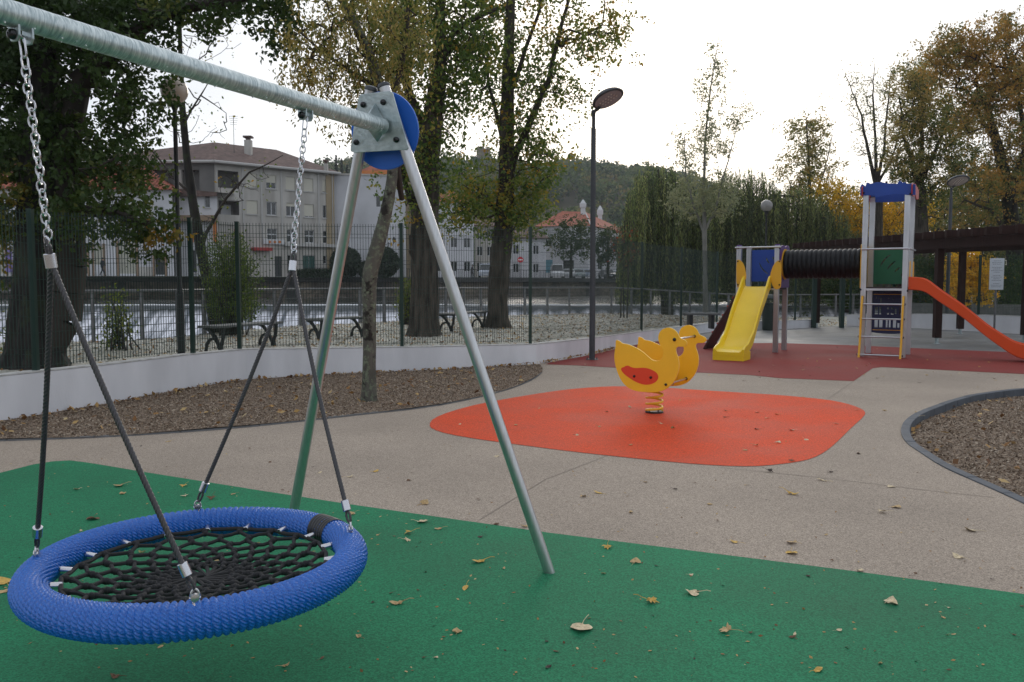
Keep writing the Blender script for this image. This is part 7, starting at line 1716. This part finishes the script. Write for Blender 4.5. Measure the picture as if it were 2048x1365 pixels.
big = [(1163, 1259, .050, 'pale', 'green', 'largest pale curled leaf at the front middle of the green rubber'), (1455, 1266, .036, 'tan', 'green', 'tan leaf near the front edge, right of the largest pale leaf'), (1387, 1190, .036, 'pale', 'green', 'pale leaf with long stalk in the middle of the green rubber'), (1300, 1206, .036, 'yellow', 'green', None), (1271, 1127, .030, 'tan', 'green', None), (1215, 1097, .032, 'yellow', 'green', None),
       (960, 1126, .036, 'yellow', 'green', 'spread yellow leaf just left of the right steel leg foot'), (931, 1178, .027, 'yellow', 'green', None), (797, 1210, .034, 'tan', 'green', 'tan leaf with long stalk right of the blue swing rim'), (819, 1069, .030, 'yellow', 'green', None), (843, 1046, .036, 'pale', 'green', None), (878, 1060, .024, 'tan', 'green', None), (813, 1083, .026, 'pale', 'green', None), (705, 1029, .026, 'tan', 'green', None), (962, 1076, .018, 'dark', 'green', None),
       (1781, 1209, .034, 'pale', 'green', 'pale leaf at the right end of the green rubber'), (1636, 1344, .024, 'yellow', 'green', None), (1586, 1278, .018, 'brown', 'green', None), (1097, 1337, .016, 'dark', 'green', None), (914, 1268, .022, 'tan', 'green', None), (1761, 1330, .014, 'olive', 'green', None), (1207, 1150, .014, 'olive', 'green', None), (1720, 1144, .026, 'pale', 'green', None), (240, 974, .038, 'tan', 'green', 'tan leaf on the green rubber left of the rope'), (153, 981, .022, 'pale', 'green', None), (246, 990, .024, 'tan', 'green', None), (368, 974, .028, 'yellow', 'green', None), (370, 994, .030, 'pale', 'green', None), (424, 999, .032, 'brown', 'green', 'brown leaf beside the far left swing shackle'), (186, 1040, .040, 'brown', 'green', 'brown leaf behind the left part of the blue rim'), (467, 990, .022, 'tan', 'green', None), (10, 1168, .045, 'yellow', 'green', 'yellow leaf at the left picture edge beside the blue rim'), (8, 1186, .036, 'tan', 'green', None),
       (200, 1106, .026, 'tan', 'green', None), (285, 1108, .022, 'olive', 'green', None), (208, 1134, .020, 'brown', 'green', None), (515, 1092, .022, 'olive', 'green', None), (610, 1114, .026, 'yellow', 'green', None), (435, 1124, .018, 'tan', 'green', None), (570, 1336, .016, 'tan', 'green', None), (232, 1357, .018, 'brown', 'green', None),
       (1582, 989, .044, 'yellow', 'beige', 'bright yellow leaf with long stalk on the beige rubber right of the middle'), (1198, 987, .034, 'yellow', 'beige', None), (1585, 1088, .038, 'tan', 'beige', None), (1583, 1107, .034, 'yellow', 'beige', None), (1470, 1085, .026, 'yellow', 'beige', None), (1766, 1026, .032, 'pale', 'beige', None), (1792, 1016, .034, 'tan', 'beige', None), (1943, 1062, .036, 'pale', 'beige', None), (1918, 1116, .030, 'pale', 'beige', None), (1783, 975, .030, 'pale', 'beige', None), (1645, 962, .034, 'pale', 'beige', None), (1717, 908, .030, 'brown', 'beige', None), (1538, 944, .032, 'dark', 'beige', 'dark leaf on the beige rubber just below the orange patch'), (1662, 945, .022, 'dark', 'beige', None), (1166, 994, .022, 'tan', 'beige', None), (1262, 1026, .024, 'tan', 'beige', None), (992, 1050, .02, 'brown', 'beige', None), (751, 944, .030, 'yellow', 'beige', None), (700, 955, .026, 'pale', 'beige', None), (848, 1009, .034, 'tan', 'beige', None), (994, 914, .028, 'pale', 'beige', None), (640, 946, .022, 'pale', 'beige', None), (1832, 825, .024, 'yellow', 'beige', None), (1769, 822, .026, 'tan', 'beige', None), (1836, 834, .030, 'pale', 'beige', None), (1838, 766, .024, 'dark', 'beige', None), (818, 962, .02, 'brown', 'beige', None), (1048, 1054, .026, 'tan', 'beige', None), (337, 884, .03, 'tan', 'beige', None), (540, 925, .02, 'brown', 'beige', None), (705, 1030, .02, 'pale', 'beige', None), (1290, 966, .018, 'tan', 'beige', None), (1350, 980, .02, 'dark', 'beige', None), (1420, 1010, .02, 'tan', 'beige', None),
       (1515, 826, .028, 'pale', 'orange', None), (1555, 830, .026, 'yellow', 'orange', None), (1534, 838, .024, 'tan', 'orange', None), (1584, 862, .032, 'pale', 'orange', None), (1672, 849, .028, 'pale', 'orange', None), (1514, 860, .026, 'brown', 'orange', None), (1490, 902, .028, 'tan', 'orange', None), (1556, 887, .028, 'pale', 'orange', None), (1511, 893, .028, 'tan', 'orange', None), (1583, 923, .030, 'brown', 'orange', None), (1452, 823, .022, 'tan', 'orange', None), (1346, 858, .034, 'olive', 'orange', 'olive leaf on the orange rubber below the duck spring'), (1323, 849, .024, 'pale', 'orange', None), (1199, 855, .022, 'tan', 'orange', None), (1260, 816, .03, 'pale', 'orange', None), (1213, 825, .022, 'pale', 'orange', None), (1360, 802, .022, 'yellow', 'orange', None), (1612, 881, .024, 'pale', 'orange', None), (1607, 796, .022, 'yellow', 'orange', None), (1714, 822, .022, 'tan', 'orange', None), (1450, 836, .022, 'brown', 'orange', None), (920, 850, .022, 'pale', 'orange', None), (1032, 852, .022, 'tan', 'orange', None), (1262, 892, .022, 'tan', 'orange', None), (1155, 872, .02, 'pale', 'orange', None), (1078, 818, .02, 'tan', 'orange', None)]
names = {'green': 'green rubber surface', 'beige': 'beige rubber surface', 'orange': 'orange rubber patch', 'red': 'dark red rubber surface'}
for px, py, s, c, sf, lb_ in big: fleaf(px, py, s * 1.35, c, names[sf], lb_, z=.006 if sf != 'beige' else .002)
def inpoly(lp, x, y):
    c = False
    for i in range(len(lp)):
        a, b = lp[i], lp[i - 1]
        if (a[1] > y) != (b[1] > y) and x < (b[0] - a[0]) * (y - a[1]) / (b[1] - a[1]) + a[0]: c = not c
    return c
k = 0
while k < 90:
    px, py = R_.uniform(1100, 2048), R_.uniform(692, 765); q = G(px, py); 
    onred = inpoly(gp(rd) + gp(rdf), q[0], q[1])
    fleaf(px, py, R_.uniform(.018, .034), R_.choice(['tan', 'yellow', 'pale', 'brown', 'brown']), names['red' if onred else 'beige'], z=.006); k += 1
k = 0
while k < 80:
    px, py = R_.uniform(0, 2048), R_.uniform(780, 1330); q = G(px, py)
    if inpoly(rb_loop, q[0], q[1]) or inpoly(lb_loop, q[0], q[1]): continue
    sf = 'green' if inpoly(GR, q[0], q[1]) else ('orange' if inpoly(gp(orx), q[0], q[1]) else 'beige'); fleaf(px, py, R_.uniform(.008, .018), R_.choice(['tan', 'brown', 'brown', 'dark', 'pale']), names[sf], z=.006); k += 1
# litter and bark chips nobody could count
def debris():
    g = np.random.default_rng(120); out = []
    while len(out) < 900:
        px, py = g.uniform(-20, 2070), 700 + 660 * g.random() ** 1.3; q = G(px, py)
        if inpoly(rb_loop, q[0], q[1]) or inpoly(lb_loop, q[0], q[1]) or not inpoly(floor_out, q[0], q[1]): continue
        out.append((q[0], q[1]))
    return np.array(out)
def scatter(name, label, pts, zf, size, mat, seed, flat=.35, cat='litter', asp=.6):
    g = np.random.default_rng(seed); n = len(pts); C = np.c_[pts, [zf(x, y) for x, y in pts]]; a = g.normal(size=(n, 3)); a[:, 2] *= flat; a /= np.linalg.norm(a, axis=1)[:, None]
    b = np.cross(np.tile([0, 0, 1.0], (n, 1)) + g.normal(0, flat, (n, 3)), a); b /= np.linalg.norm(b, axis=1)[:, None]; s = size * g.uniform(.4, 1.5, (n, 1)); C[:, 2] += size * .25
    V = np.stack([C - a * s * .5 - b * s * asp * .3, C + b * s * asp * .5, C + a * s * .5 + b * s * asp * .2, C - b * s * asp * .5 + a * s * .1], 1).reshape(-1, 3); o = npobj(name, V, np.arange(4 * n).reshape(-1, 4), mat, tint=g.random(n)); tag(o, label, cat, kind='stuff'); return o
def sample(lp, n, seed, box=None):
    g = np.random.default_rng(seed); xs = [p[0] for p in lp]; ys = [p[1] for p in lp]; out = []
    bx = box or (min(xs), max(xs), min(ys), max(ys))
    while len(out) < n:
        x, y = g.uniform(bx[0], bx[1]), g.uniform(bx[2], bx[3])
        if inpoly(lp, x, y): out.append((x, y))
    return np.array(out)
scatter('bark_chips', 'brown bark chips filling the right bed', sample(rb_loop, 80000, 81, (3.1, 9.5, 3.4, 12.2)), bedz(-.085, .014), .024, m_chip, 82, .5, 'bark')
scatter('bark_chips', 'brown bark chips filling the bed below the white wall', sample(lb_loop, 60000, 83), bedz(.022, .010), .022, m_chip, 84, .5, 'bark')
scatter('leaf_litter', 'dry leaves scattered over the right bark bed', sample(rb_loop, 500, 85, (3.1, 9, 3.6, 12)), lambda x, y: -.065, .07, m_litter, 86, .35)
scatter('leaf_litter', 'dry leaves scattered over the bark bed below the white wall', sample(lb_loop, 420, 87), lambda x, y: .035, .065, m_litter, 88, .35)
wl_ = []
for i in range(420):
    t = R_.random() ** .8 * ws[-4]; x, y = np.interp(t, ws, WAn[:, 0]), np.interp(t, ws, WAn[:, 1]); j = min(len(WAn) - 2, int(np.searchsorted(ws, t) - 1)); dd = WAn[j + 1] - WAn[j]; dd /= np.linalg.norm(dd); o_ = abs(R_.gauss(0, .10)) + .03; wl_.append((x + dd[1] * o_, y - dd[0] * o_))
scatter('leaf_litter', 'dry leaves drifted along the foot of the white wall', np.array(wl_), lambda x, y: .03, .07, m_litter, 89, .5)
tp_ = sample(ter, 7000, 90, (-14, 14, 11, 38)); scatter('leaf_litter', 'dry leaves and pale pebbles strewn over the gravel terrace outside the fence', tp_, lambda x, y: tz(x, y) + .005, .07, m_litter, 91, .3)
m_peb = leafmat('pale_pebbles', [(.36, .36, .31), (.47, .46, .41), (.58, .57, .53)], 0, .8)
tp_ = sample(ter, 26000, 92, (-12, 12, 12, 36)); scatter('pale_pebbles', 'white stone chippings covering the terrace outside the fence', tp_, lambda x, y: tz(x, y) + .004, .045, m_peb, 93, .35, 'gravel', .8)

scatter('leaf_crumbs', 'tiny leaf crumbs and twig bits strewn over the rubber surfaces', debris(), lambda x, y: .003, .016, m_litter, 121, .25, 'litter')
# ------------------------------------------------------------------ air
hz = MB(); hz.box((-1510, -310, -4.4), (1910, 1410, 92)); hb = obj('haze', hz, [], None)
hb['kind'] = 'stuff'; hb['label'] = 'thin pale autumn air over the river and the hill'; hb['category'] = 'haze'
hm = bpy.data.materials.new('haze_air'); hm.use_nodes = True; t = hm.node_tree; t.nodes.clear()
pv_ = N(t, 'ShaderNodeVolumePrincipled'); pv_.inputs['Color'].default_value = (.92, .95, 1, 1); pv_.inputs['Density'].default_value = .00032; pv_.inputs['Anisotropy'].default_value = .2
oo = N(t, 'ShaderNodeOutputMaterial'); L(t, pv_.outputs[0], oo.inputs['Volume']); hb.data.materials.append(hm)
S.cycles.volume_bounces = 0
